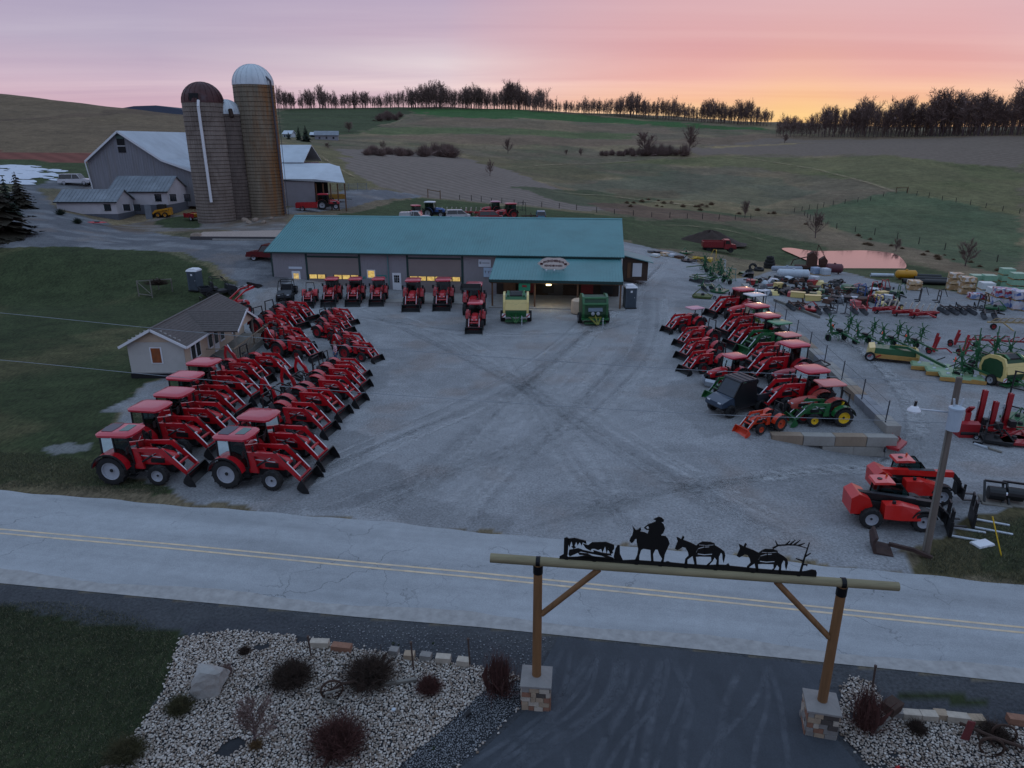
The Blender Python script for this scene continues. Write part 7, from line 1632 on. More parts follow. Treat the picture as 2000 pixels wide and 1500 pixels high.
def strk(name, pts, w0, w1):
 n = len(pts); L_, R_ = [], []
 for i, (x, y) in enumerate(pts):
  a = pts[max(i - 1, 0)]; b = pts[min(i + 1, n - 1)]; tx, ty = b[0] - a[0], b[1] - a[1]; l = math.hypot(tx, ty); w_ = w0 + (w1 - w0) * i / (n - 1); L_.append((x - ty / l * w_, y + tx / l * w_)); R_.append((x + ty / l * w_, y - tx / l * w_))
 plate(name, [sil(L_ + R_[::-1])], gate)
for q in ([(1595, 262), (1630, 240), (1700, 236), (1760, 240), (1830, 262)], [(1625, 242), (1606, 206)], [(1680, 238), (1706, 208)], [(1705, 238), (1740, 204)], [(1735, 238), (1772, 204)], [(1765, 242), (1806, 226)]): strk('antler', q, 6, 2)
for q in ([(1806, 428), (1818, 330), (1836, 222)], [(1812, 350), (1762, 332)], [(1820, 320), (1855, 295)], [(1814, 375), (1845, 376), (1842, 386)]): strk('dead_tree', q, 8 if len(q) == 3 and q[0][1] > 400 else 5, 3)
for px in (147, 350, 655, 828, 1010, 1218, 1480, 1795):
 s_ = (px - 95) / 1820; c = S0.lerp(S1, s_); MB().obox(c + Vector((0, 0, .04)), (.09, .06, .22), SROT).build('bracket', M_strap, gate)
# stone piers
M_pst = [mat('pier_stone_' + n_, c_, .9, var=.18, scale=5, bump=.3) for n_, c_ in (('buff', '#a08d78'), ('rust', '#8a6350'), ('grey', '#84807c'), ('pale', '#b0a597'), ('dark', '#4c4541'))]
def pier(label, p, rz, W=.82):
 o = thing('stone_pier', label, 'pier', (p.x, p.y, 0), rz); h = W / 2; rd = random.Random(int(p.x * 10))
 MB().box(-h + .04, h - .04, -h + .04, h - .04, -.1, .84).build('core', mat('mortar', '#6e6760', .95), o)
 for side in range(4):
  M = Matrix.Rotation(side * math.pi / 2, 3, 'Z')
  for c in range(5):
   z0, z1 = c * .165, (c + 1) * .165; x = -h
   while x < h - .03:
    wd = rd.uniform(.14, .36); x1 = min(x + wd, h)
    if h - x1 < .1: x1 = h
    d_ = rd.uniform(.0, .035)
    MB().obox(M @ Vector(((x + x1) / 2, -h + .02 - d_ / 2, (z0 + z1) / 2)), (x1 - x - .012, .06 + d_, .152), M).build('stone', rd.choice(M_pst[:4] * 2 + M_pst[4:]), o); x = x1
 MB().loft([[(-h - .05, -h - .05, .84), (h + .05, -h - .05, .84), (h + .05, h + .05, .84), (-h - .05, h + .05, .84)], [(-h - .05, -h - .05, .90), (h + .05, -h - .05, .90), (h + .05, h + .05, .90), (-h - .05, h + .05, .90)], [(-.16, -.16, .96), (.16, -.16, .96), (.16, .16, .96), (-.16, .16, .96)]]).build('cap', mat('pier_cap', '#86827f', .9, var=.12, scale=3, bump=.2, dirt='#5f5b58', dirt_amt=.4), o); return o
ga = math.atan2(dvec.y, dvec.x)
pier('stone pier under the left post of the log gate', GLP, ga + .03); pier('stone pier under the right post of the log gate', GRP, ga - .1)
# ---- white stone beds
def wpoly(pts): return [tuple(site(*p)[:2]) for p in pts]
BL = wpoly([(352, 1246), (460, 1232), (580, 1242), (700, 1268), (930, 1302), (1018, 1322), (1024, 1372), (985, 1410), (945, 1450), (890, 1500), (800, 1580), (150, 1600), (205, 1500), (275, 1420), (318, 1350), (338, 1290)])
BR = wpoly([(1642, 1348), (1664, 1322), (1700, 1332), (1740, 1392), (1850, 1404), (2000, 1424), (2100, 1440), (2200, 1700), (1880, 1700), (1700, 1500), (1640, 1434)])
GV = wpoly([(1018, 1330), (1024, 1372), (985, 1410), (945, 1450), (890, 1500), (800, 1580), (700, 1580), (800, 1480), (860, 1430), (925, 1370), (960, 1340)])
def stones(name, poly, sp, r0, r1, skip, m, label, seed):
 rg = np.random.default_rng(seed); xs = [p[0] for p in poly]; ys = [p[1] for p in poly]; gx, gy = np.meshgrid(np.arange(min(xs), max(xs), sp), np.arange(max(min(ys), 11.5), max(ys), sp)); X = gx.ravel() + rg.uniform(-.45, .45, gx.size) * sp; Y = gy.ravel() + rg.uniform(-.45, .45, gx.size) * sp
 k = inpoly(X + rg.normal(0, .05, X.size), Y + rg.normal(0, .05, X.size), poly)
 for q in skip: k &= ~inpoly(X, Y, q)
 bare = fbm(X, Y, .9, seed) + .6 * fbm(X, Y, .35, seed + 5); k &= bare < .62; X, Y = X[k], Y[k]; n = len(X)
 bm = bmesh.new(); bmesh.ops.create_icosphere(bm, subdivisions=1, radius=1); v = np.array([x.co[:] for x in bm.verts]); f_ = np.array([[x.index for x in q.verts] for q in bm.faces]); bm.free()
 sc = rg.uniform(r0, r1, (n, 1, 1)) * np.stack([rg.uniform(.75, 1.35, n), rg.uniform(.7, 1.1, n), rg.uniform(.5, .8, n)], -1)[:, None, :]
 nz = 1 + rg.uniform(-.22, .22, (n, len(v), 1)); P = v[None] * nz * sc; a = rg.uniform(0, 6.28, n); c, s_ = np.cos(a)[:, None], np.sin(a)[:, None]
 Q = np.stack([P[..., 0] * c - P[..., 1] * s_ + X[:, None], P[..., 0] * s_ + P[..., 1] * c + Y[:, None], P[..., 2] + rg.uniform(.015, .055, (n, 1))], -1)
 tone = np.repeat(rg.beta(2.2, 1.6, n), len(v)); me = npmesh(name, Q.reshape(-1, 3), (f_[None] + (np.arange(n) * len(v))[:, None, None]).reshape(-1, 3), {'tone': tone})
 return tag(link(name, me, m), label, 'stones', kind='stuff')
def stone_mat(name, stops):
 m = bpy.data.materials.new(name); m.use_nodes = True; t = m.node_tree; b = t.nodes['Principled BSDF']; b.inputs['Roughness'].default_value = .8; at = t.nodes.new('ShaderNodeAttribute'); at.attribute_name = 'tone'; r = t.nodes.new('ShaderNodeValToRGB'); e = r.color_ramp.elements
 while len(e) > 1: e.remove(e[-1])
 for i, (p, c) in enumerate(stops): x = e[0] if i == 0 else e.new(p); x.position = p; x.color = (*srgb(c), 1)
 t.links.new(at.outputs['Fac'], r.inputs[0]); t.links.new(r.outputs[0], b.inputs['Base Color']); return m
M_ws = stone_mat('white_stones', [(0, '#53473c'), (.25, '#857567'), (.6, '#a79c92'), (1, '#d0c9c1')]); M_gs = stone_mat('grey_gravel', [(0, '#4b4d4f'), (.5, '#6f7174'), (1, '#94969a')])
stones('white_stones', BL, .063, .026, .048, [GV], M_ws, 'white river stones spread over the bed left of the drive', 3)
stones('white_stones', BR, .064, .025, .046, [], M_ws, 'white river stones spread over the bed right of the drive', 4)
stones('gravel', GV, .05, .014, .03, [], M_gs, 'fine grey gravel between the white stones and the drive', 6)
VG = wpoly([(560, 1228), (700, 1215), (950, 1240), (1080, 1250), (1040, 1300), (930, 1300), (700, 1268)]); stones('gravel', VG, .13, .012, .03, [], M_gs, 'loose grey gravel along the road shoulder', 9)
fab = MB().add([(x, y, .006) for x, y in BL], [tuple(range(len(BL)))]).build('bed_fabric', mat('weed_fabric', '#26282c', .9, var=.3, scale=4)); tag(fab, 'dark weed fabric under the stone bed left of the drive', kind='structure')
fab = MB().add([(x, y, .006) for x, y in BR], [tuple(range(len(BR)))]).build('bed_fabric', MATS['weed_fabric']); tag(fab, 'dark weed fabric under the stone bed right of the drive', kind='structure')
# boulder, edging stones
tag(rock(site(410, 1352) + Vector((0, .1, .36)), .72, 77, mat('pale_boulder', '#9b9894', .9, var=.16, scale=3, bump=.35, dirt='#7a6a5e', dirt_amt=.5), sq=(1, .85, .8), sub=3), 'pale boulder lying in the white stone bed', 'boulder')
es = thing('stone_edging', 'row of split tan stones along the back of the left bed', 'edging', (0, 0, 0)); pts = [(625, 1262), (668, 1270), (770, 1278), (800, 1286), (832, 1288), (866, 1292), (905, 1298)]
for i, q in enumerate(pts): o = MB().obox((0, 0, .1), ((.62, .66, .3, .34, .36, .48, .4)[i], .26, .24), Matrix.Rotation(random.uniform(-.06, .06), 3, 'X')).build('stone', M_pst[(3, 1, 2, 0, 2, 3, 3)[i]], es); o.location = site(*q); o.rotation_euler = (0, 0, -.12 + random.uniform(-.1, .1))
es = thing('stone_edging', 'row of split tan stones along the back of the right bed', 'edging', (0, 0, 0))
for i, (q, L) in enumerate((((1748, 1398), .4), ((1778, 1402), .5), ((1812, 1404), .45), ((1835, 1402), .34), ((1868, 1408), .6), ((1905, 1412), .42), ((1985, 1412), .5))): o = MB().obox((0, 0, .1), (L, .26, .24), Matrix.Rotation(random.uniform(-.06, .06), 3, 'X')).build('stone', M_pst[(2, 3, 3, 0, 3, 0, 1)[i]], es); o.location = site(*q); o.rotation_euler = (0, 0, -.1 + random.uniform(-.1, .1))
# shrubs in the beds
DV = [bush_mesh(500 + i, 1500, .3, .008) for i in range(2)] + [bush_mesh(510, 420, 1.4, .006)]
for b_ in DV: b_.materials.append(M_twig_brn)
for v, px, row, r_, m, lb, zf in ((0, 570, 1333, .62, M_twig_brn, 'dense brown shrub at the back of the left stone bed', .9), (1, 722, 1330, .72, M_twig_brn, 'wide brown shrub behind the old wheel', .85), (0, 838, 1350, .36, M_twig_red, 'small reddish shrub beyond the fallen beam', 1.1), (1, 662, 1462, .72, M_twig_red, 'largest reddish brown shrub near the bottom edge', .95), (2, 975, 1352, .75, M_twig_red, 'upright red stemmed shrub left of the gate pier', 1.35), (2, 1688, 1422, .7, M_twig_red, 'upright red stemmed shrub right of the gate pier', 1.4), (0, 1790, 1428, .26, M_twig_brn, 'little brown shrub in the right stone bed', 1), (1, 1942, 1440, .42, M_twig_brn, 'round brown shrub by the old plow at the right', .7),
                          (0, 352, 1388, .38, mat('olive_twigs', '#454128', .95, var=.4, scale=4), 'olive brown shrub left of the pale boulder', .9), (1, 247, 1478, .5, MATS['olive_twigs'], 'dark olive shrub at the lawn corner of the bed', .8), (0, 478, 1276, .2, M_twig_brn, 'small dark tuft at the back of the stone bed', .9), (2, 440, 1320, .34, M_twig, 'thin grey shrub behind the pale boulder', .9)):
 bush(DV[v], site(px, row), r_ * 1.38, lb, m, None, zf, 'dormant_shrub')
lt = LONEV[1]; put_tree(lt, site(500, 1455), 1.9, 'small bare sapling in the middle of the stone bed', None, 1.0, 'sapling', 'sapling')
bush(DV[0], site(500, 1460), .26, 'leafy brown tuft at the foot of the sapling', mat('dead_leaf', '#6a5236', .9, var=.4), None, .8, 'dormant_shrub')
for i in range(16): bush(BUSHV[i % 3], site(random.uniform(380, 900), random.uniform(1250, 1490)), random.uniform(.05, .1), 'tiny weed tuft among the white stones', mat('weed_green', '#3c4a2c', .9, var=.3), 'weeds in the stone bed', .8, 'weed', 'weed')
# posts, beam, old implements, lights
for q, h, lb in (((808, 1310), 1.05, 'thin old iron post standing at the bed edging'), ((918, 1300), 1.0, 'rusty iron post nearest the gate at the road edge'), ((608, 1282), .75, 'dark stub post at the left back of the bed'), ((1704, 1344), .8, 'rusty iron post behind the right gate pier')):
 o = thing('iron_post', lb, 'post', site(*q), 0); MB().tube((0, 0, -.05), (-.04, 0, h), .03, n=6).build('shaft', mat('rust_post', '#4a3b35', .85, var=.3), o); MB().tube((-.04, 0, h), (-.04, 0, h + .06), .045, n=8).build('cap', MATS['rust_post'], o)
tag(MB().bar(tuple(site(690, 1350) + Vector((0, 0, .08))), tuple(site(815, 1333) + Vector((0, 0, .12))), .1, .09).build('timber_beam', M_wood2), 'grey timber beam lying across the stone bed', 'beam')
M_rust = mat('old_rust_iron', '#43322a', .85, metal=.2, var=.3, scale=6)
ow = thing('horse_plow', 'old rusty walking plow with an iron wheel in the left bed', 'plow', site(650, 1365), .3)
MB().lathe([(.30, -.03), (.35, -.02), (.35, .02), (.30, .03)], 20, (0, 0, .35)).build('wheel', M_rust, ow); sp_k = MB(); [sp_k.bar((0, 0, .35), (.31 * math.cos(t), 0, .35 + .31 * math.sin(t)), .025) for t in [i * .785 for i in range(8)]]; tag(sp_k.build('spoke', M_rust, ow), kind='stuff')
MB().pipe([(-.2, .1, .1), (.3, .1, .4), (.7, .15, .35), (1.0, .1, .1)], .04).build('beam', M_rust, ow); MB().pipe([(.1, -.3, .05), (-.2, -.35, .35), (-.15, -.4, .6), (.15, -.42, .65)], .035).build('handle', M_wood2, ow); MB().prism([(.7, 0), (1.0, .1), (.95, .35), (.75, .25)], -.02, .15).build('share', M_rust, ow)
ow = thing('cultivator', 'old rusty cultivator lying in the right bed', 'cultivator', site(1935, 1462), -.35)
MB().lathe([(.27, -.03), (.32, -.02), (.32, .02), (.27, .03)], 18, (-.1, -.3, .32)).build('wheel', M_rust, ow); MB().lathe([(.27, -.03), (.32, -.02), (.32, .02), (.27, .03)], 18, (.35, .35, .32)).build('wheel', M_rust, ow)
MB().pipe([(-.8, .2, .45), (0, 0, .4), (.8, -.1, .35), (1.1, -.1, .15)], .045).build('beam', M_rust, ow); MB().prism([(-.75, .1), (-.55, .1), (-.5, .75), (-.68, .75)], -.02, .02).build('seat_post', mat('faded_red_iron', '#6a2f30', .8, var=.3), ow)
for k in range(4): MB().pipe([(-.4 + k * .3, 0, .4), (-.3 + k * .3, .05, .15), (-.15 + k * .3, .05, .02)], .025).build('tine', M_rust, ow)
wb = thing('wheelbarrow_frame', 'broken wheelbarrow frame beside the right upright shrub', 'wheelbarrow', site(1722, 1412), .5)
for s in (-.2, .2): MB().bar((-.6, s, .1), (.6, s * .6, .4), .05).build('handle', M_wood2, wb)
MB().prism([(.1, .3), (.5, .35), (.6, .6), (.15, .55)], -.2, .2).build('tray', M_rust, wb)
for q, lb, k in (((770, 1402), 'small solar stake light in the white stones', 0), ((912, 1402), 'black spot light aimed at the gate', 1)):
 o = thing('garden_light', lb, 'garden light', site(*q), 0)
 if k == 0: MB().tube((0, 0, 0), (0, 0, .26), .012, n=6).build('stake', M_black, o); MB().lathe([(.001, .36), (.06, .33), (.065, .3), (.04, .26)], 12, axis='z').build('lamp_cap', M_galv, o)
 else: MB().tube((0, 0, 0), (0, 0, .1), .03, n=6).build('stake', M_black, o); MB().tube((-.04, -.02, .1), (.1, .05, .18), .07, .09, 10).build('lamp_head', M_black, o)
# red loader nosing into the bottom edge
o = tractor('small red loader tractor cut off by the bottom frame edge', k=.62, top='fold'); place(o, site(1880, 1640), R(150))
# ---- grass on the near lawn and verges
def blades(name, poly, n, h, seed, label, m, gen=None):
 rg = np.random.default_rng(seed); xs = [p[0] for p in poly]; ys = [p[1] for p in poly]; X = rg.uniform(min(xs), max(xs), n); Y = rg.uniform(min(ys), max(ys), n); k = inpoly(X + rg.normal(0, .12, n), Y + rg.normal(0, .12, n), poly) & (fbm(X, Y, 1.2, seed) > -.55); X, Y = X[k], Y[k]; n = len(X)
 Z = zt_np(X, Y); a = rg.uniform(0, 6.28, n); hh = h * rg.uniform(.4, 1.3, n); w_ = .006 + .004 * rg.random(n); lx, ly = rg.normal(0, .5, n) * hh, rg.normal(0, .5, n) * hh
 V = np.stack([np.c_[X - np.cos(a) * w_, Y - np.sin(a) * w_, Z], np.c_[X + np.cos(a) * w_, Y + np.sin(a) * w_, Z], np.c_[X + lx, Y + ly, Z + hh]], 1).reshape(-1, 3)
 me = npmesh(name, V, np.arange(3 * n).reshape(-1, 3), {'tone': np.repeat(rg.random(n), 3)}); return tag(link(name, me, m), label, 'grass', kind='stuff')
M_gr = stone_mat('grass_blades', [(0, '#2e3629'), (.5, '#474d3a'), (.8, '#615f49'), (1, '#857c60')])
LP = wpoly([(-120, 1180), (100, 1175), (250, 1200), (338, 1240), (335, 1300), (315, 1350), (270, 1425), (200, 1505), (140, 1620), (-250, 1620)]); blades('grass', LP, 90000, .055, 1, 'short dull lawn grass at the bottom left', M_gr)
VP = [tuple(ground(*p)[:2]) for p in ((1800, 1118), (1812, 1085), (1880, 1050), (1960, 1015), (2060, 1000), (2060, 1150))]; blades('grass', VP, 30000, .11, 2, 'dry tufted grass on the verge by the pole', M_gr)
LE = [tuple(ground(*p)[:2]) for p in ((-60, 955), (60, 952), (200, 962), (322, 966), (330, 955), (220, 932), (180, 900), (100, 890), (-60, 880))]; blades('grass', LE, 40000, .09, 5, 'rough grass edge where the lawn meets the road', M_gr)
# ---- the person in plaid between the rows
def person(label, p, rz):
 o = thing('person', label, 'person', p, rz); m_sk = mat('skin', '#b58a72', .6, var=.05); H = 1.76
 def skin(name, verts, edges, radii, m, sub=2):
  me = bpy.data.meshes.new(name); me.from_pydata(verts, edges, []); ob = link(name, me, m, o); md = ob.modifiers.new('s', 'SKIN');
  for sv, r_ in zip(me.skin_vertices[0].data, radii): sv.radius = (r_ if isinstance(r_, tuple) else (r_, r_))
  me.skin_vertices[0].data[0].use_root = True; ob.modifiers.new('u', 'SUBSURF').levels = 1; ob.modifiers['u'].render_levels = sub
  dg = bpy.context.evaluated_depsgraph_get(); bpy.context.view_layer.update(); m2 = bpy.data.meshes.new_from_object(ob.evaluated_get(bpy.context.evaluated_depsgraph_get())); ob.modifiers.clear(); ob.data = m2; m2.materials.clear(); m2.materials.append(m); m2.polygons.foreach_set('use_smooth', [True] * len(m2.polygons)); return ob
 V = [(0, 0, .95), (0, 0, 1.15), (0, 0, 1.38), (0, 0, 1.5), (.02, 0, 1.58), (.03, 0, 1.70), (.0, .19, 1.42), (-.02, .25, 1.16), (.08, .24, .94), (.12, .22, .84), (0, -.19, 1.42), (-.02, -.25, 1.16), (.08, -.24, .94), (.12, -.22, .84), (0, .1, .9), (.01, .11, .5), (-.02, .12, .09), (.12, .13, .04), (0, -.1, .9), (.03, -.11, .5), (.0, -.12, .09), (.14, -.13, .04)]
 E = [(0, 1), (1, 2), (2, 3), (3, 4), (4, 5), (2, 6), (6, 7), (7, 8), (8, 9), (2, 10), (10, 11), (11, 12), (12, 13), (0, 14), (14, 15), (15, 16), (16, 17), (0, 18), (18, 19), (19, 20), (20, 21)]
 rad = [.13, .13, .14, .06, .075, .085, .065, .05, .04, .04, .065, .05, .04, .04, .1, .07, .05, .045, .1, .07, .05, .045]
 skin('body', V, E, rad, m_sk)
 sh = [0, 1, 2, 3, 6, 7, 8, 10, 11, 12]; mp = {a: i for i, a in enumerate(sh)}
 pl = mat('plaid_shirt', '#a8454c', .85, var=.1); t = pl.node_tree; tcn = t.nodes.new('ShaderNodeTexCoord'); ck = t.nodes.new('ShaderNodeTexChecker'); ck.inputs['Scale'].default_value = 13; ck.inputs['Color1'].default_value = (*srgb('#b0404c'), 1); ck.inputs['Color2'].default_value = (*srgb('#cfc4cc'), 1); t.links.new(tcn.outputs['Object'], ck.inputs[0]); t.links.new(ck.outputs[0], t.nodes['Principled BSDF'].inputs['Base Color'])
 skin('shirt', [V[a] for a in sh], [(mp[a], mp[b]) for a, b in E if a in mp and b in mp], [.165, .165, .17, .07, .085, .075, .055, .085, .075, .055], pl)
 je = [0, 14, 15, 16, 18, 19, 20]; mp = {a: i for i, a in enumerate(je)}; skin('jeans', [V[a] for a in je], [(mp[a], mp[b]) for a, b in E if a in mp and b in mp], [.15, .115, .088, .072, .115, .088, .072], mat('blue_jeans', '#44597a', .85, var=.12))
 MB().lathe([(.10, 1.69), (.105, 1.74), (.09, 1.80), (.04, 1.83), (.001, 1.835)], 14, (.03, 0, 0), 'z').build('hair', mat('grey_hair', '#6e6660', .9, var=.15), o, True)
 MB().loft([[(.12, -.018, 1.68), (.12, .018, 1.68), (.11, .012, 1.72), (.11, -.012, 1.72)], [(.145, -.012, 1.68), (.145, .012, 1.68), (.125, .008, 1.72), (.125, -.008, 1.72)]]).build('nose', m_sk, o)
 for s in (-1, 1): MB().obox((.115, s * .035, 1.725), (.012, .022, .012)).build('eye', M_dark, o); MB().obox((.03, s * .088, 1.70), (.04, .02, .06)).build('ear', m_sk, o)
 MB().obox((.118, 0, 1.645), (.01, .045, .01)).build('mouth', mat('lip', '#8a5048', .6), o); return o
person('person in a red and white plaid shirt and blue jeans between tractors', site(657, 712, 0), R(-150))
# ================================================================ implement lot, scrap and stacked goods
M_impg = paint('implement_green', '#235c38', .45); M_impr = paint('implement_red', '#9c1a22', .45); M_impk = mat('implement_black', '#17181b', .55, var=.3, scale=4); M_impy = paint('implement_yellow', '#c9a838', .45); M_smv = mat('slow_sign_orange', '#e0451a', .5, var=.05, emit=.15)
M_tine = mat('tine_steel', '#3a3d3a', .6, metal=.3); M_impb = paint('implement_blue', '#27508c', .4); M_impw = mat('hose_white', '#c6c3b8', .6, var=.08)
M_scr = mat('scrap_rust', '#4a2f24', .85, var=.35, scale=4, dirt='#2a2422', dirt_amt=.5); M_scg = mat('scrap_grey', '#5a5d62', .6, metal=.3, var=.3, scale=4); M_tank = mat('tank_white', '#b9c3cc', .4, var=.08, dirt='#8a8f90', dirt_amt=.35)
GI = 'implements in the right hand lot'
def smv(o, x, y, z): MB().prism([(y - .2, z), (y + .2, z), (y, z + .36)], x - .01, x + .01, 'x').build('slow_vehicle_sign', M_smv, o)
def tedder(label, p, rz, m=None, k=1.0, sign=True, rot=4):
 m = m or M_impg; o = thing('hay_tedder', label, 'hay tedder', p, rz, GI); o.scale = (k,) * 3
 MB().bars([(-1.1, 0, .55), (.2, 0, .85), (2.3, 0, .55)], .12).build('drawbar', m, o)
 for s in (-1, 1): MB().bars([(-.2, 0, .8), (-.2, s * .9, .9), (-.25, s * 1.05, 2.1)], .1).build('fold_arm', m, o); wheel(o, (-.5, s * .8, .3), .3, .2, M_impk, 10)
 for i in range(6):
  y = (-1.05, -.5, .5, 1.05, -.85, .85)[i]; z = (1.9, .75, .75, 1.9, 1.25, 1.3)[i]; up = i in (0, 3, 4, 5)
  r_ = MB(); r_.tube((-.25, y, z - .1), (-.25, y, z + .1), .14, n=8)
  for j in range(6):
   t = j * 1.047 + i; d_ = Vector((math.cos(t), 0, math.sin(t))) if up else Vector((math.cos(t), math.sin(t), -.15)); c = Vector((-.25, y, z)); r_.bar(c, c + d_ * .62, .06); r_.bar(c + d_ * .62, c + d_ * .66 + (Vector((0, .25, -.1)) if up else Vector((0, 0, -.45))), .035)
  r_.build('rotor', m if j % 2 else M_impg, o)
 MB().box(-.5, .0, -.16, .16, .85, 1.1).build('gearbox', M_impk, o)
 if sign: smv(o, -1.15, .0, 1.0); MB().bar((-1.1, 0, .5), (-1.1, 0, 1.1), .05).build('sign_post', m, o)
 return o
def rake(label, p, rz, m=None, L=4.6, n=6):
 m = m or M_impr; o = thing('hay_rake', label, 'hay rake', p, rz, GI); MB().bar((-L / 2, 0, .85), (L / 2, 0, .85), .14).build('main_beam', m, o)
 for x in (-L * .35, L * .3): wheel(o, (x, .35, .32), .32, .22, M_impr, 10)
 for i in range(n):
  x = -L / 2 + (i + .5) * L / n; a = MB(); a.bars([(x, 0, .85), (x + .1, -.5, 1.35), (x + .25, -1.0, 1.5)], .07)
  for j in range(7): a.bar((x + .05 + .03 * j, -.25 - .11 * j, 1.1 + .06 * j), (x + .3 + .03 * j, -.3 - .11 * j, .75 + .05 * j), .022)
  a.build('tine_arm', m, o)
 for s in (-1, 1): MB().bars([(s * L * .25, 0, .85), (s * L * .2, -1.5, .35)], .11).build('frame_leg', m, o)
 MB().bars([(L / 2, 0, .85), (L / 2 + 1.4, -.3, .45)], .1).build('drawbar', m, o); return o
def folded(label, p, rz, m=None, h=1.7):
 m = m or M_impr; o = thing('folded_mower', label, 'folded implement', p, rz, GI)
 for s in (-.55, .55): MB().bars([(-.1, s, .3), (.0, s * 1.1, h * .6), (.12, s * 1.25, h)], .16).build('wing', m, o)
 MB().bar((-.1, -.75, .38), (-.1, .75, .38), .2).build('cross_beam', m, o); MB().bars([(-.1, 0, .4), (.9, .2, .5), (1.4, .3, .12)], .11).build('hitch_arm', m, o); wheel(o, (-.45, .4, .24), .24, .16, m, 8); wheel(o, (-.45, -.4, .24), .24, .16, m, 8); return o
def disc(label, p, rz, m=None, L=2.6, rows=2, n=9):
 m = m or M_impk; o = thing('disc_harrow', label, 'harrow', p, rz, GI)
 for r_ in range(rows):
  x = -.5 + r_ * 1.0; MB().bar((x, -L / 2, .7), (x + .15, L / 2, .7), .12).build('gang_beam', m, o); d_ = MB()
  for j in range(n): y = -L / 2 + (j + .5) * L / n; d_.lathe([(.001, -.02), (.24, .02), (.245, .03), (.001, 0)], 12, (x + .05, y, .26)); d_.bar((x + .05, y, .3), (x + .05, y, .7), .03)
  tag(d_.build('disc', M_scg, o), kind='stuff')
 for s in (-.4, .4): MB().bars([(-.7, s, .7), (.7, s, .72), (1.4, 0, .6)], .1).build('frame_rail', m, o)
 MB().bars([(.9, -.35, .7), (.7, 0, 1.3), (.9, .35, .7)], .08).build('hitch_mast', m, o); return o
def seeder(label, p, rz, m=None, L=3.2, hoses=True):
 m = m or M_impr; o = thing('seed_planter', label, 'planter', p, rz, GI); MB().bar((0, -L / 2, .6), (0, L / 2, .6), .18).build('tool_bar', m, o)
 for j in range(4):
  y = -L / 2 + (j + .5) * L / 4; MB().prism([(-.7, .15), (-.7, .65), (-.2, .75), (-.1, .3)], y - .2, y + .2).build('row_unit', m, o)
  if hoses: MB().pipe([(-.35, y, .65), (-.3, y + .06, 1.15), (-.15, y + .1, 1.55)], .075, 8).build('seed_tube', M_impw, o)
 MB().bars([(0, 0, .6), (1.6, 0, .5)], .14).build('drawbar', m, o);
 for s in (-1, 1): wheel(o, (-.2, s * (L / 2 - .3), .3), .3, .18, M_rimg, 8)
 return o
def qframe(label, p, rz, m=None, w_=1.2, h=1.5):
 m = m or M_impk; o = thing('attachment_frame', label, 'attachment', p, rz, GI)
 for s in (-1, 1): MB().bars([(-.5, s * w_ / 2, .05), (0, s * w_ / 2, .08), (.05, s * w_ * .45, h)], .09).build('upright', m, o)
 for z in (.15, h * .55, h): MB().bar((.02, -w_ / 2, z), (.02, w_ / 2, z), .08).build('cross_rail', m, o)
 MB().bars([(.02, 0, h), (.5, .1, h + .2), (.9, .1, h * .5)], .07).build('linkage', m, o); return o
def deckmower(label, p, rz, m=None, k=1.0):
 m = m or M_impr; o = thing('rotary_cutter', label, 'mower', p, rz, GI); o.scale = (k,) * 3
 MB().prism([(-1, -.8), (.8, -.9), (1.1, -.4), (1.1, .4), (.8, .9), (-1, .8)], .18, .38, 'z').build('deck', m, o); MB().bars([(1.0, -.4, .4), (.3, 0, 1.1), (1.0, .4, .4)], .08).build('hitch_mast', m, o); MB().lathe([(.001, .62), (.16, .6), (.2, .38)], 10, (0, 0, 0), 'z').build('gearbox', M_impk, o); MB().bar((-.9, 0, .4), (.3, 0, 1.1), .06).build('top_link', m, o); wheel(o, (-1.3, 0, .2), .2, .14, M_rimg, 8); return o
def splitter(label, p, rz, h=2.4):
 o = thing('log_splitter', label, 'log splitter', p, rz, GI); b = MB()
 for s in (-.1, .1): b.box(s - .03, s + .03, -.13, .13, .35, h)
 b.box(-.07, .07, -.03, .03, .35, h); b.build('upright_beam', M_impr, o); MB().box(-.45, .45, -.3, .5, .3, .42).build('base_plate', M_impr, o); MB().tube((.0, -.2, .5), (0, -.2, h * .72), .07, n=8).build('ram', M_chrome, o); MB().obox((.45, .2, .7), (.4, .35, .4)).build('engine', M_impk, o)
 for s in (-1, 1): wheel(o, (-.1, s * .55, .28), .28, .16, M_rimr, 10)
 MB().bar((0, .5, .35), (0, 1.4, .3), .08).build('tongue', M_impr, o); return o
def pallets(label, p, rz, n, w_=1.2, h=.95, m=None, group=None, rows=1):
 o = thing('pallet_stack', label, 'stacked goods', p, rz, group); m = m or M_wood2; z = 0
 for k in range(n):
  pl = MB(); [pl.box(-w_ / 2, w_ / 2, -w_ / 2 + j * w_ / 5, -w_ / 2 + j * w_ / 5 + .14, z + .1, z + .13) for j in range(5)]; [pl.box(-w_ / 2 + j * (w_ / 2 - .06), -w_ / 2 + j * (w_ / 2 - .06) + .12, -w_ / 2, w_ / 2, z, z + .1) for j in range(3)]; pl.build('pallet', M_pal, o)
  MB().obox((0, 0, z + .13 + h / 2), (w_ - .06, w_ - .06, h - .02)).build('load', m if not isinstance(m, list) else m[k % len(m)], o); z += h + .14
 return o
M_pal = mat('pallet_wood', '#a08258', .85, var=.2, scale=4)
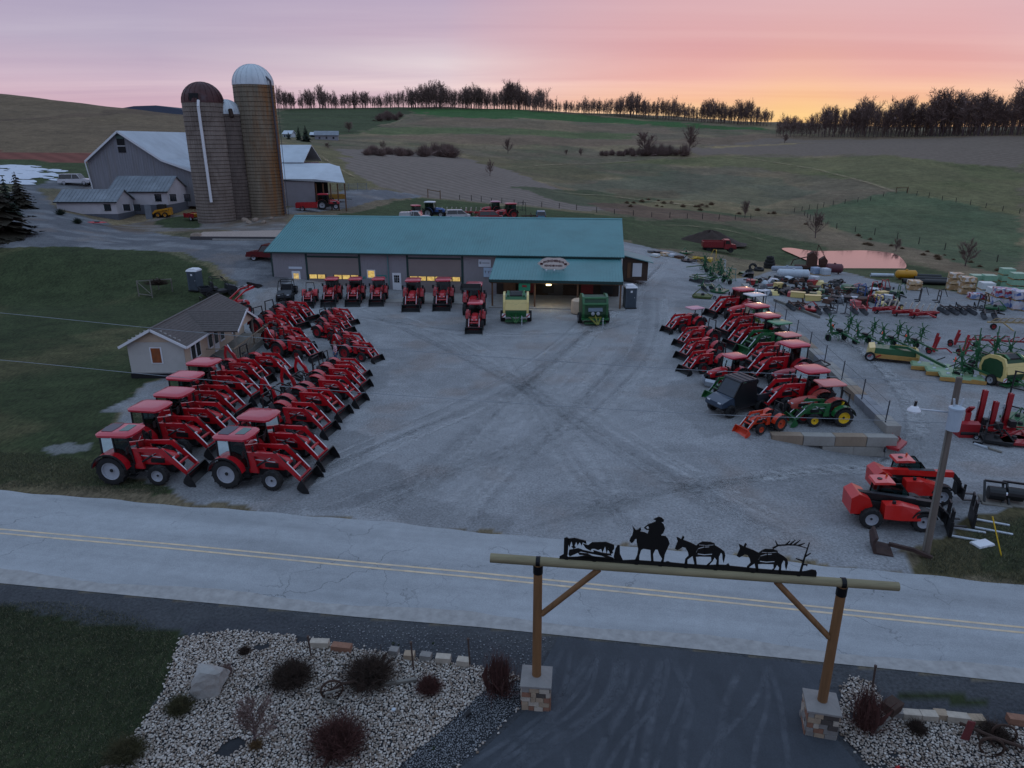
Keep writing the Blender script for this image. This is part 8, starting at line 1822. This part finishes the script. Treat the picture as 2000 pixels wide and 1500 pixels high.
def wrapm(name, cols, sc=3.0):
 m = bpy.data.materials.new(name); m.use_nodes = True; t = m.node_tree; b = t.nodes['Principled BSDF']; b.inputs['Roughness'].default_value = .4; tcn = t.nodes.new('ShaderNodeTexCoord'); v = t.nodes.new('ShaderNodeTexVoronoi'); v.inputs['Scale'].default_value = sc; t.links.new(tcn.outputs['Object'], v.inputs[0]); r = t.nodes.new('ShaderNodeValToRGB'); r.color_ramp.interpolation = 'CONSTANT'; e = r.color_ramp.elements
 while len(e) > 1: e.remove(e[-1])
 for i, c in enumerate(cols): x = e[0] if i == 0 else e.new(i / len(cols)); x.position = i / len(cols); x.color = (*srgb(c), 1)
 s_ = t.nodes.new('ShaderNodeSeparateColor'); t.links.new(v.outputs['Color'], s_.inputs[0]); t.links.new(s_.outputs[0], r.inputs[0]); t.links.new(r.outputs[0], b.inputs['Base Color']); return m
M_bagA = wrapm('printed_bags_blue', ['#c4c4cc', '#8d99b8', '#c3c9d2', '#3f5c98', '#c5b9bd']); M_bagR = wrapm('printed_bags_red', ['#c4bfc4', '#b0344a', '#c7c4ca', '#8d2b3d', '#7f8fb5']); M_bagT = wrapm('tan_bags', ['#b59672', '#c7b08e', '#cfc7bd', '#a5845f']); M_wrapg = mat('green_wrap', '#8db59c', .35, var=.12, scale=3); M_wrapw = mat('white_wrap', '#c9d2d2', .35, var=.08)
def tyre_o(p, r_, wd, name, label, rx=0):
 mb = MB().lathe([(r_ * .55, -wd / 2), (r_ * .9, -wd / 2), (r_, -wd * .3), (r_, wd * .3), (r_ * .9, wd / 2), (r_ * .55, wd / 2), (r_ * .5, 0), (r_ * .55, -wd / 2)], 20, axis='z'); o = mb.build('tyre', M_rubber); o.location = p; o.rotation_euler = (rx, 0, 0); return tag(o, label, 'tyre')
def pipe_o(px, row, L, r_, rz, m, label, name='pipe', cat='pipe', z=None):
 p = gp(px, row); o = MB().lathe([(r_ * .86, -L / 2), (r_, -L / 2), (r_, L / 2), (r_ * .86, L / 2), (r_ * .86, -L / 2)], 16, axis='x').build(name, m, None, True); o.location = p + Vector((0, 0, (z or 0) + r_)); o.rotation_euler = (0, 0, rz); return tag(o, label, cat)
# -- green tedders and red rakes in the middle of the lot
for px, row, rz, lb, k in ((1640, 668, -75, 'green folded tedder leftmost in the lot beyond the block wall', 1.15), (1690, 674, -70, 'green tedder with orange triangle second from the left', 1.05), (1740, 680, -68, 'green tedder with orange triangle third from the left', 1.05), (1786, 684, -66, 'green tedder with orange triangle beside the red folded mowers', 1.0)): tedder(lb, gp(px, row), R(rz), None, k * .95)
folded('red folded mower just right of the green tedders', gp(1824, 690), R(-25)); folded('second red folded mower beside the long red rake', gp(1884, 694), R(-25)); folded('red folded mower at the foot of the long rake', gp(1866, 676), R(-30), None, 1.4)
rake('long red rake with raised tines at the right frame edge', gp(1968, 684), R(-12), None, 7, 9); rake('pale tan wheel rake at the right frame edge behind the red rake', gp(1985, 646), R(-4), mat('rake_tan', '#a8946e', .5, var=.15), 6, 9)
# -- big green and cream mower set
tm_ = thing('triple_mower', 'cream and green disc mower with three decks folded out beside the cream baler', 'disc mower', gp(1740, 704), R(-24), GI)
MB().loft([[(-1.6, -.8, .35), (1.8, -.8, .35), (1.8, .8, .35), (-1.6, .8, .35)], [(-1.4, -.7, 1.15), (1.6, -.7, 1.15), (1.6, .7, 1.15), (-1.4, .7, 1.15)]]).build('conditioner_body', M_impg, tm_)
MB().prism([(-1.95, .3), (-1.85, 1.15), (-1.4, 1.25), (-1.45, .3)], -.95, .95).build('side_shield', M_cream, tm_); MB().prism([(-1.5, .35), (-1.5, .7), (1.9, .7), (1.9, .35)], -.98, -.88).build('front_shield', mat('ochre_skirt', '#b48a4a', .6, var=.15), tm_); MB().prism([(1.75, .35), (1.7, 1.2), (2.0, 1.0), (2.0, .35)], -.9, .9).build('side_shield', M_cream, tm_)
for s in (-1.9, -1.25): MB().bar((s, -.99, .4), (s + .35, -.99, .64), .02, .12).build('warning_stripe', MATS['warn_red'], tm_)
wheel(tm_, (-1.7, -.95, .42), .42, .3, M_rimg, 12); wheel(tm_, (.9, .9, .42), .42, .3, M_rimg, 12)
MB().bars([(-.2, .2, 1.2), (1.0, -1.0, 1.5), (3.6, -2.8, .75), (4.0, -3.1, .3)], .2).build('draw_tongue', M_impg, tm_); MB().bars([(.2, .4, 1.3), (1.6, -.8, 1.45)], .12).build('hose_arm', mat('ochre_arm', '#a58c3a', .5), tm_)
for i, (px, row, lb) in enumerate(((1818, 722, 'left'), (1848, 733, 'middle'), (1876, 744, 'right'))):
 o = thing('mower_deck', lb.replace('left', 'pale green mower deck with ochre skirt nearest the draw tongue').replace('middle', 'pale green mower deck in the middle of the row').replace('right', 'pale green mower deck nearest the utility pole top'), 'mower deck', gp(px, row), R(-22), GI)
 MB().loft([[(-1.5, -.7, .3), (1.5, -.7, .3), (1.5, .7, .3), (-1.5, .7, .3)], [(-1.4, -.6, .46), (1.4, -.6, .46), (1.4, .6, .46), (-1.4, .6, .46)]]).build('deck', mat('pale_green_deck', '#7f9f7c', .45, var=.1), o); MB().prism([(-1.55, .08), (-1.55, .36), (-.6, .42), (-.5, .3), (.5, .3), (.6, .42), (1.55, .36), (1.55, .08)], -.76, -.71).build('skirt', MATS['ochre_skirt'], o)
 for x in (-.9, 0, .9): MB().lathe([(.001, .56), (.12, .54), (.16, .44)], 8, (x, .1, 0), 'z').build('disc_cap', M_galv, o)
 MB().bars([(.2, .5, .6), (1.0, 1.0, .9)], .07).build('hose', M_impk, o)
for px, row, rz, lb in ((1893, 742, -60, 'tall green tedder with poles left of the cream baler'), (1925, 720, -70, 'tall green tedder behind the cream baler'), (1990, 728, -70, 'tall green tedder right of the cream baler')):
 o = tedder(lb, gp(px, row), R(rz), M_impg, 1.15, px < 1910); [MB().bar((-.25, s, 1.0), (-.3, s, 3.0), .05).build('transport_pole', M_impg, o) for s in (-.9, .9)]
# -- row of frames, discs, planters
row2 = [(1552, 604, 'disc', M_scr, 'rusty disc gang beside the grey beam'), (1580, 607, 'deck', M_impr, 'small red rotary cutter left in the harrow row'), (1605, 612, 'disc', M_impk, 'dark disc harrow left in the harrow row'), (1630, 610, 'frame', M_scg, 'grey upright frame in the harrow row'), (1655, 616, 'frame', M_scg, 'grey wide frame second in the harrow row'), (1676, 612, 'disc', M_impr, 'red disc harrow with dark blades'), (1692, 600, 'frame', M_impr, 'red loader frame standing by the blue one'), (1712, 606, 'frame', M_impb, 'blue upright frame among the red planters'),
  (1732, 612, 'seed', M_impr, 'red planter with white seed tubes at left'), (1772, 618, 'seed', M_impr, 'red planter with white seed tubes in the middle'), (1806, 622, 'seed', M_impr, 'red planter with white seed tubes at right'), (1752, 586, 'frame', M_impg, 'tall green mast behind the planters'), (1795, 588, 'frame', M_impk, 'black A shaped hitch frame behind the planters'), (1832, 590, 'frame', M_impk, 'black curved hitch frame further right'), (1850, 612, 'disc', M_impk, 'black disc harrow right of the planters'), (1885, 612, 'disc', M_impk, 'long black harrow at the right of the row'), (1915, 604, 'frame', M_impk, 'black subsoiler frame at the right end'), (1930, 622, 'disc', M_impk, 'low black cultivator at the right end'), (1942, 605, 'deck', M_impg, 'small green cutter alone on the gravel')]
for px, row, kd, m, lb in row2:
 p = gp(px, row); rz = R(random.uniform(-40, 0))
 {'disc': lambda: disc(lb, p, rz, m), 'deck': lambda: deckmower(lb, p, rz, m), 'frame': lambda: qframe(lb, p, rz, m, random.uniform(1.0, 1.6), random.uniform(1.3, 1.9)), 'seed': lambda: seeder(lb, p, R(-75) + rz * .2, m)}[kd]()
tag(MB().bar(tuple(gp(1512, 588, .15)), tuple(gp(1600, 622, .15)), .22, .25).build('timber_beam', M_wood2), 'long grey beam lying left of the harrow row', 'beam')
for i, (px, row, m) in enumerate(((1700, 578, M_impr), (1722, 574, M_impr), (1680, 584, M_impb))): qframe(['red loader arms standing in front of the scrap row', 'second red loader arms by the scrap row', 'blue frame at the scrap row'][i], gp(px, row), R(-30 + 20 * i), m, 1.5, 1.7)
# -- green implements behind the stand, seen over the first tractors
gsp = [(1344, 512, 'deck', M_impk, 'dark cutter at the lane edge below the yellow boxes'), (1362, 510, 'seed', M_impy, 'yellow box planter at the back of the stand'), (1382, 512, 'seed', M_impy, 'second yellow box planter at the back of the stand'), (1398, 508, 'frame', M_impy, 'yellow upright frame behind the planters on the stand'), (1340, 496, 'deck', M_impg, 'green cutter at the far lane edge'), (1372, 530, 'ted', M_impg, 'green tedder behind the yellow boxes'), (1400, 536, 'ted', M_impg, 'green tedder at the fence behind the stand'), (1385, 548, 'ted', M_impg, 'green tedder in the heap of green implements'), (1412, 554, 'ted', M_impg, 'green tedder nearest the hindmost cab tractor'), (1384, 568, 'disc', M_impg, 'green cultivator at the lane side of the heap'), (1405, 572, 'deck', M_impg, 'green cutter in front of the green tedders'), (1366, 552, 'disc', M_impg, 'low green harrow at the lane side'), (1427, 548, 'frame', mat('grey_green', '#7d9288', .6), 'pale green frame against the fence'), (1415, 530, 'frame', M_galv, 'grey frame at the fence behind the stand'), (1372, 583, 'deck', mat('olive_paint', '#4c5a2a', .6), 'small olive cutter alone at the lane edge')]
for px, row, kd, m, lb in gsp:
 p = gp(px, row); rz = R(random.uniform(150, 230))
 {'disc': lambda: disc(lb, p, rz, m), 'deck': lambda: deckmower(lb, p, rz, m), 'frame': lambda: qframe(lb, p, rz, m, 1.4, 1.7), 'seed': lambda: seeder(lb, p, rz, m, 2.2, False), 'ted': lambda: tedder(lb, p, rz, m, 1.05, False)}[kd]()
for i, (px, row) in enumerate(((1272, 494), (1286, 497), (1298, 500), (1312, 502), (1326, 505), (1280, 502))): pallets(['low pallet of grey goods at the lane bend', 'pallet of dark goods along the lane', 'pallet of tan goods along the lane', 'pallet of pale goods along the lane', 'pallet of rusty goods along the lane end', 'pallet of light goods in front along the lane'][i], gp(px, row), R(10 * i), 1, 1.2, random.uniform(.25, .6), [M_scg, M_impk, M_bagT, M_tank, M_scr, M_wrapw][i])
# -- scrap row by the pond
for k in range(4): tyre_o(gp(1502, 524, .3 + k * .5), (.95, .95, .8, .62)[k], .5, 'tyre', ['bottom tyre of the tall dark stack by the pond', 'second tyre of the tall dark stack', 'third tyre of the tall dark stack', 'small top tyre of the tall dark stack'][k])
tyre_o(gp(1482, 530, .3), .8, .5, 'tyre', 'big tyre lying left of the tall tyre stack', .15); tyre_o(gp(1470, 528, .5), .7, .4, 'tyre', 'tyre leaning at the left end of the scrap row', 1.1); tyre_o(gp(1462, 540, .5), .6, .35, 'tyre', 'pale rimmed tyre leaning at the fence', 1.3)
def tank(label, px, row, L, r_, rz, m):
 o = thing('storage_tank', label, 'tank', gp(px, row), rz); MB().lathe([(.001, -L / 2 - r_ * .3), (r_ * .6, -L / 2 - r_ * .2), (r_, -L / 2 + .1), (r_, L / 2 - .1), (r_ * .6, L / 2 + r_ * .2), (.001, L / 2 + r_ * .3)], 18, (0, 0, r_ + .2), 'x').build('shell', m, o, True); [MB().box(s - .08, s + .08, -r_ * .7, r_ * .7, 0, .5).build('cradle', M_scr, o) for s in (-L * .3, L * .3)]; MB().tube((0, 0, 2 * r_ + .1), (0, 0, 2 * r_ + .32), .18, n=10).build('filler_cap', m, o); return o
tank('long white tank lying in the scrap row', 1548, 545, 4.2, .62, R(-12), M_tank); tank('narrow grey tank behind the white one', 1536, 532, 4.6, .4, R(-6), mat('tank_grey', '#8f99a6', .5)); tank('yellow cylinder tank at the pond side of the lot', 1768, 546, 2.6, .6, R(-8), mat('tank_yellow', '#c28a1c', .45, var=.1)); tank('maroon tank right of the white totes', 1628, 535, 2.2, .7, R(-20), mat('tank_maroon', '#5a2c34', .5));
def tote(label, px, row, rz, m):
 o = thing('liquid_tote', label, 'tote', gp(px, row), rz); MB().loft([[(-.5, -.55, .15), (.5, -.55, .15), (.5, .55, .15), (-.5, .55, .15)], [(-.52, -.57, .95), (.52, -.57, .95), (.52, .57, .95), (-.52, .57, .95)], [(-.42, -.48, 1.12), (.42, -.48, 1.12), (.42, .48, 1.12), (-.42, .48, 1.12)]]).build('bottle', m, o); c = MB(); [c.bar((s * .55, t, .1), (s * .55, t, 1.1), .03) for s in (-1, 1) for t in (-.55, -.2, .2, .55)]; [c.bars([(-.55, -.6, z), (.55, -.6, z), (.55, .6, z), (-.55, .6, z), (-.55, -.6, z)], .03) for z in (.35, .75, 1.08)]; tag(c.build('cage', M_galv, o), kind='stuff'); MB().box(-.58, .58, -.62, .62, 0, .14).build('pallet', M_pal, o); return o
tote('white caged tote beside the maroon tank', 1611, 538, .2, M_tank); tote('bluish caged tote left of the white tote', 1592, 536, .1, mat('tote_blue', '#8fa2bd', .4)); tote('tilted white tote in front of the long tank', 1589, 555, .7, M_tank)
rg_ = thing('drill_rig', 'rusty old rig with two buckets and a boom at the pond edge', 'old machine', gp(1585, 532), -.2)
MB().box(-2.6, 2.2, -.7, .7, .7, 1.1).build('frame', M_scr, rg_); MB().prism([(-.9, 1.0), (-.9, 2.9), (-.2, 3.3), (.5, 2.5), (.6, 1.0)], -.6, .6).build('cab_shell', M_scr, rg_); MB().prism([(1.0, 1.2), (.9, 2.1), (1.6, 2.6), (2.1, 2.0), (2.0, 1.2)], -.6, .6).build('bucket', M_scr, rg_); MB().bars([(.2, 0, 1.1), (.5, 0, 4.4), (1.9, 0, 2.2)], .09).build('boom', M_scr, rg_); MB().bars([(-.9, .3, 2.4), (-2.9, .4, 1.9), (-3.2, .4, 1.0)], .14).build('arm', M_scr, rg_)
for s in (-1.7, -.6, 1.2): [wheel(rg_, (s, t, .45), .45, .3, M_scr, 10) for t in (-.7, .7)]
SCR = []
rsx = random.Random(31); kinds = ['angle iron', 'bent panel', 'axle', 'gear case', 'steel box', 'pipe bundle']
cols = [(M_impk, 'black'), (M_scr, 'rusty'), (M_scg, 'grey'), (M_impr, 'red'), (M_cream, 'cream'), (M_tank, 'white'), (M_impg, 'green'), (M_impk, 'dark'), (M_scr, 'brown')]
for i in range(150):
 px = 1458 + (i % 50) * 6.0 + rsx.uniform(-5, 5); row = 545 + (px - 1462) * .095 + (i // 50) * 13 + rsx.uniform(-7, 7); m, cn = cols[rsx.randrange(9)]; kd = rsx.randrange(6); p = gp(px, row); a = rsx.uniform(0, 3.1)
 o = thing('scrap_part', '%s scrap %s in the scrap row by the pond' % (cn, kinds[kd]), 'scrap', p, a, 'scrap machinery parts by the pond'); L = rsx.uniform(1.2, 2.8)
 if kd == 0: MB().bars([(-L / 2, 0, .15), (0, .2, rsx.uniform(.2, .6)), (L / 2, -.1, .15)], .12).build('bar', m, o); MB().bars([(-.2, -.5, .1), (.1, .5, .4)], .1).build('bar', m, o)
 elif kd == 1: MB().prism([(-.7, .05), (-.5, .5), (.4, .6), (.8, .1), (.75, .08), (.4, .54), (-.48, .46), (-.66, .05)], -.6, .6).build('panel', m, o)
 elif kd == 2: MB().tube((-L / 2, 0, .35), (L / 2, 0, .35), .09, n=8).build('shaft', M_scr, o); wheel(o, (0, -.5, .35), .35, .22, m, 10); wheel(o, (0, .5, .35), .35, .22, m, 10)
 elif kd == 3: MB().lathe([(.001, 0), (.4, 0), (.45, .2), (.3, .5), (.12, .6), (.001, .62)], 10, axis='z').build('case', m, o); MB().tube((0, 0, .3), (L * .5, .1, .4), .06, n=6).build('shaft', M_scr, o)
 elif kd == 4: MB().obox((0, 0, .35), (L * .6, .8, .6), Matrix.Rotation(rsx.uniform(-.2, .2), 3, 'Y')).build('box', m, o); MB().obox((0, 0, .68), (L * .65, .86, .06)).build('lid', m, o)
 else: [MB().tube((-L / 2, y, .08 + .05 * j), (L / 2, y + .1, .1 + .05 * j), .05, n=6).build('pipe', m if j % 2 else M_scg, o) for j, y in enumerate((-.3, -.1, .12, .3))]
heap('pile of dark chain and iron in the scrap row', gp(1672, 580), 1.4, .9, 1.0, M_impk, 'scrap pile', 'scrap_heap', 4)
for i, (px, row, L) in enumerate(((1800, 545, 5), (1822, 551, 5), (1808, 556, 6), (1836, 556, 4))): pipe_o(px, row, L, .38, R(-14), mat('black_culvert', '#17191d', .5, var=.2), ['black culvert pipe right of the yellow tank', 'second black culvert pipe in the pile', 'foremost black culvert pipe in the pile', 'short black culvert pipe by the tan pallets'][i])
pipe_o(1722, 541, 3.2, .28, R(-10), M_tank, 'white pipe lying left of the yellow tank')
# -- stacked bags and pallets on the right edge
stk = [(1862, 566, 3, .62, M_bagT, 'tan bag stack three high at the left of the goods'), (1886, 574, 3, .6, M_bagT, 'second tan bag stack beside it'), (1904, 560, 2, .7, M_wrapg, 'green wrapped stack behind the tan bags'), (1928, 562, 2, .75, M_wrapg, 'second green wrapped stack toward the right'), (1905, 584, 1, .6, M_bagR, 'low red printed bag stack in front of the tan ones'), (1922, 580, 2, .8, M_wrapw, 'white wrapped stack in the middle of the goods'), (1940, 588, 2, .7, [M_bagT, M_wrapw], 'tan and white stack behind the printed bags'), (1950, 598, 2, .95, [M_bagA, M_bagR], 'blue and red printed bag stack nearest the harrows'), (1968, 600, 2, .95, M_bagR, 'red printed bag stack second from the harrows'), (1986, 604, 2, .95, M_bagA, 'blue printed bag stack near the frame edge'), (1960, 562, 3, .75, M_wrapg, 'tallest green wrapped stack at the back'), (1980, 570, 3, .7, M_wrapg, 'tall green wrapped stack beside the tallest'), (2006, 606, 2, .9, M_bagR, 'red printed bag stack cut by the frame edge'), (1784, 566, 2, .5, M_bagT, 'low tan stack left of the white sheet')]
for px, row, n, h, m, lb in stk: pallets(lb, gp(px, row), R(-12), n, 1.55, h, m, 'stacked goods at the right edge')
# -- near right: splitters, snow blower, attachments
for px, row, h, lb in ((1908, 838, 2.6, 'red log splitter with the tallest upright beam at left'), (1932, 846, 2.1, 'red log splitter with the short upright beam in the middle'), (1958, 842, 2.5, 'red log splitter with tall upright beam at right')): splitter(lb, gp(px, row), R(-100), h)
sb = thing('snow_blower', 'red snow blower attachment beside the grey transformer', 'snow blower', gp(1881, 848), R(-95), GI)
MB().prism([(.6, .0), (.65, .9), (.3, 1.0), (-.1, .8), (-.2, .0)], -.55, .55).build('housing', M_impr, sb); MB().tube((.1, 0, .9), (.1, 0, 1.5), .16, n=10).build('chute', M_impr, sb); MB().prism([(.0, 1.45), (.4, 1.9), (.3, 1.95), (-.1, 1.6)], -.15, .15).build('chute_hood', M_impr, sb); MB().tube((.5, -.5, .3), (.5, .5, .3), .16, n=10).build('auger', M_impk, sb)
for i, (px, row, kd, m, lb) in enumerate(((1920, 862, 'frame', M_impk, 'black attachment frame in front of the splitters'), (1945, 864, 'deck', M_impk, 'black plate attachment in front of the splitters'), (1978, 866, 'deck', M_impr, 'red rotary cutter at the right frame edge'), (1998, 858, 'deck', M_impr, 'second red rotary cutter cut by the frame edge'), (1990, 838, 'deck', M_impg, 'green rotary cutter behind the red ones'), (1985, 822, 'deck', M_impg, 'second green rotary cutter behind the red ones'), (1985, 800, 'frame', M_impk, 'tall black arm attachment at the right edge'), (1738, 872, 'deck', M_impr, 'small red attachment at the block wall corner'))):
 (qframe if kd == 'frame' else deckmower)(lb, gp(px, row), R(-35 + 12 * i), m, **({'k': .8} if kd == 'deck' else {'h': 1.0 if i == 0 else 2.6}))
for i, (px, row) in enumerate(((1916, 872), (1942, 880))): tag(MB().bar(tuple(gp(px - 14, row - 4, .06)), tuple(gp(px + 14, row + 5, .06)), .16, .08).build('plank', M_galv if i == 0 else M_wood2), ['pale steel rail lying before the attachments', 'grey plank lying before the attachments'][i], 'plank')
# -- yard behind the shop
BKY = lambda px, row: gp(px, row)
o = tractor('blue tractor with a white cab roof beyond the shop roof', k=1.15, body=M_impb, roofm=M_roofwhite, rim=M_rimg, loader=None); place(o, BKY(838, 424), R(-8))
o = tractor('red cab tractor beside the blue one beyond the shop roof', k=1.0, loader=None); place(o, BKY(812, 428) , R(-60))
o = tractor('pale roofed red tractor beyond the shop roof at right', k=1.1, loader=None, roofm=M_roofpink); place(o, BKY(970, 420), R(190)); o = tractor('big red cab tractor nearest the dark mast beyond the shop roof', k=1.2, loader=None); place(o, BKY(1000, 427), R(200))
for px, row, kd, m, lb in ((868, 420, 'seed', M_impw, 'white and orange machine right of the blue tractor'), (885, 424, 'deck', M_cream, 'cream drum beyond the shop roof'), (905, 420, 'seed', M_impr, 'red planter beyond the shop roof at left'), (925, 420, 'seed', M_impr, 'red planter with white tubes beyond the shop roof'), (945, 422, 'disc', M_impr, 'red harrow beyond the shop roof'), (938, 428, 'deck', M_impr, 'red cutter just over the ridge'), (985, 430, 'deck', M_impr, 'red mower just over the ridge at right'), (1019, 427, 'mast', M_impk, 'tall black mast machine beyond the shop roof'), (1034, 428, 'disc', M_scr, 'rusty harrow beside the tall black mast')):
 p = BKY(px, row); {'seed': lambda: seeder(lb, p, R(-80), m, 4), 'deck': lambda: deckmower(lb, p, R(30), m, 1.3), 'disc': lambda: disc(lb, p, R(-70), m, 3.5), 'mast': lambda: qframe(lb, p, R(-90), m, 1.7, 3.2)}[kd]()
for i, (px, row) in enumerate(((895, 428), (958, 430))): car(['white low car half hidden by the shop ridge', 'red and white car just over the shop ridge'][i], BKY(px, row), R(5), 'van', [MATS['car_white'], M_impr][i], 'car')
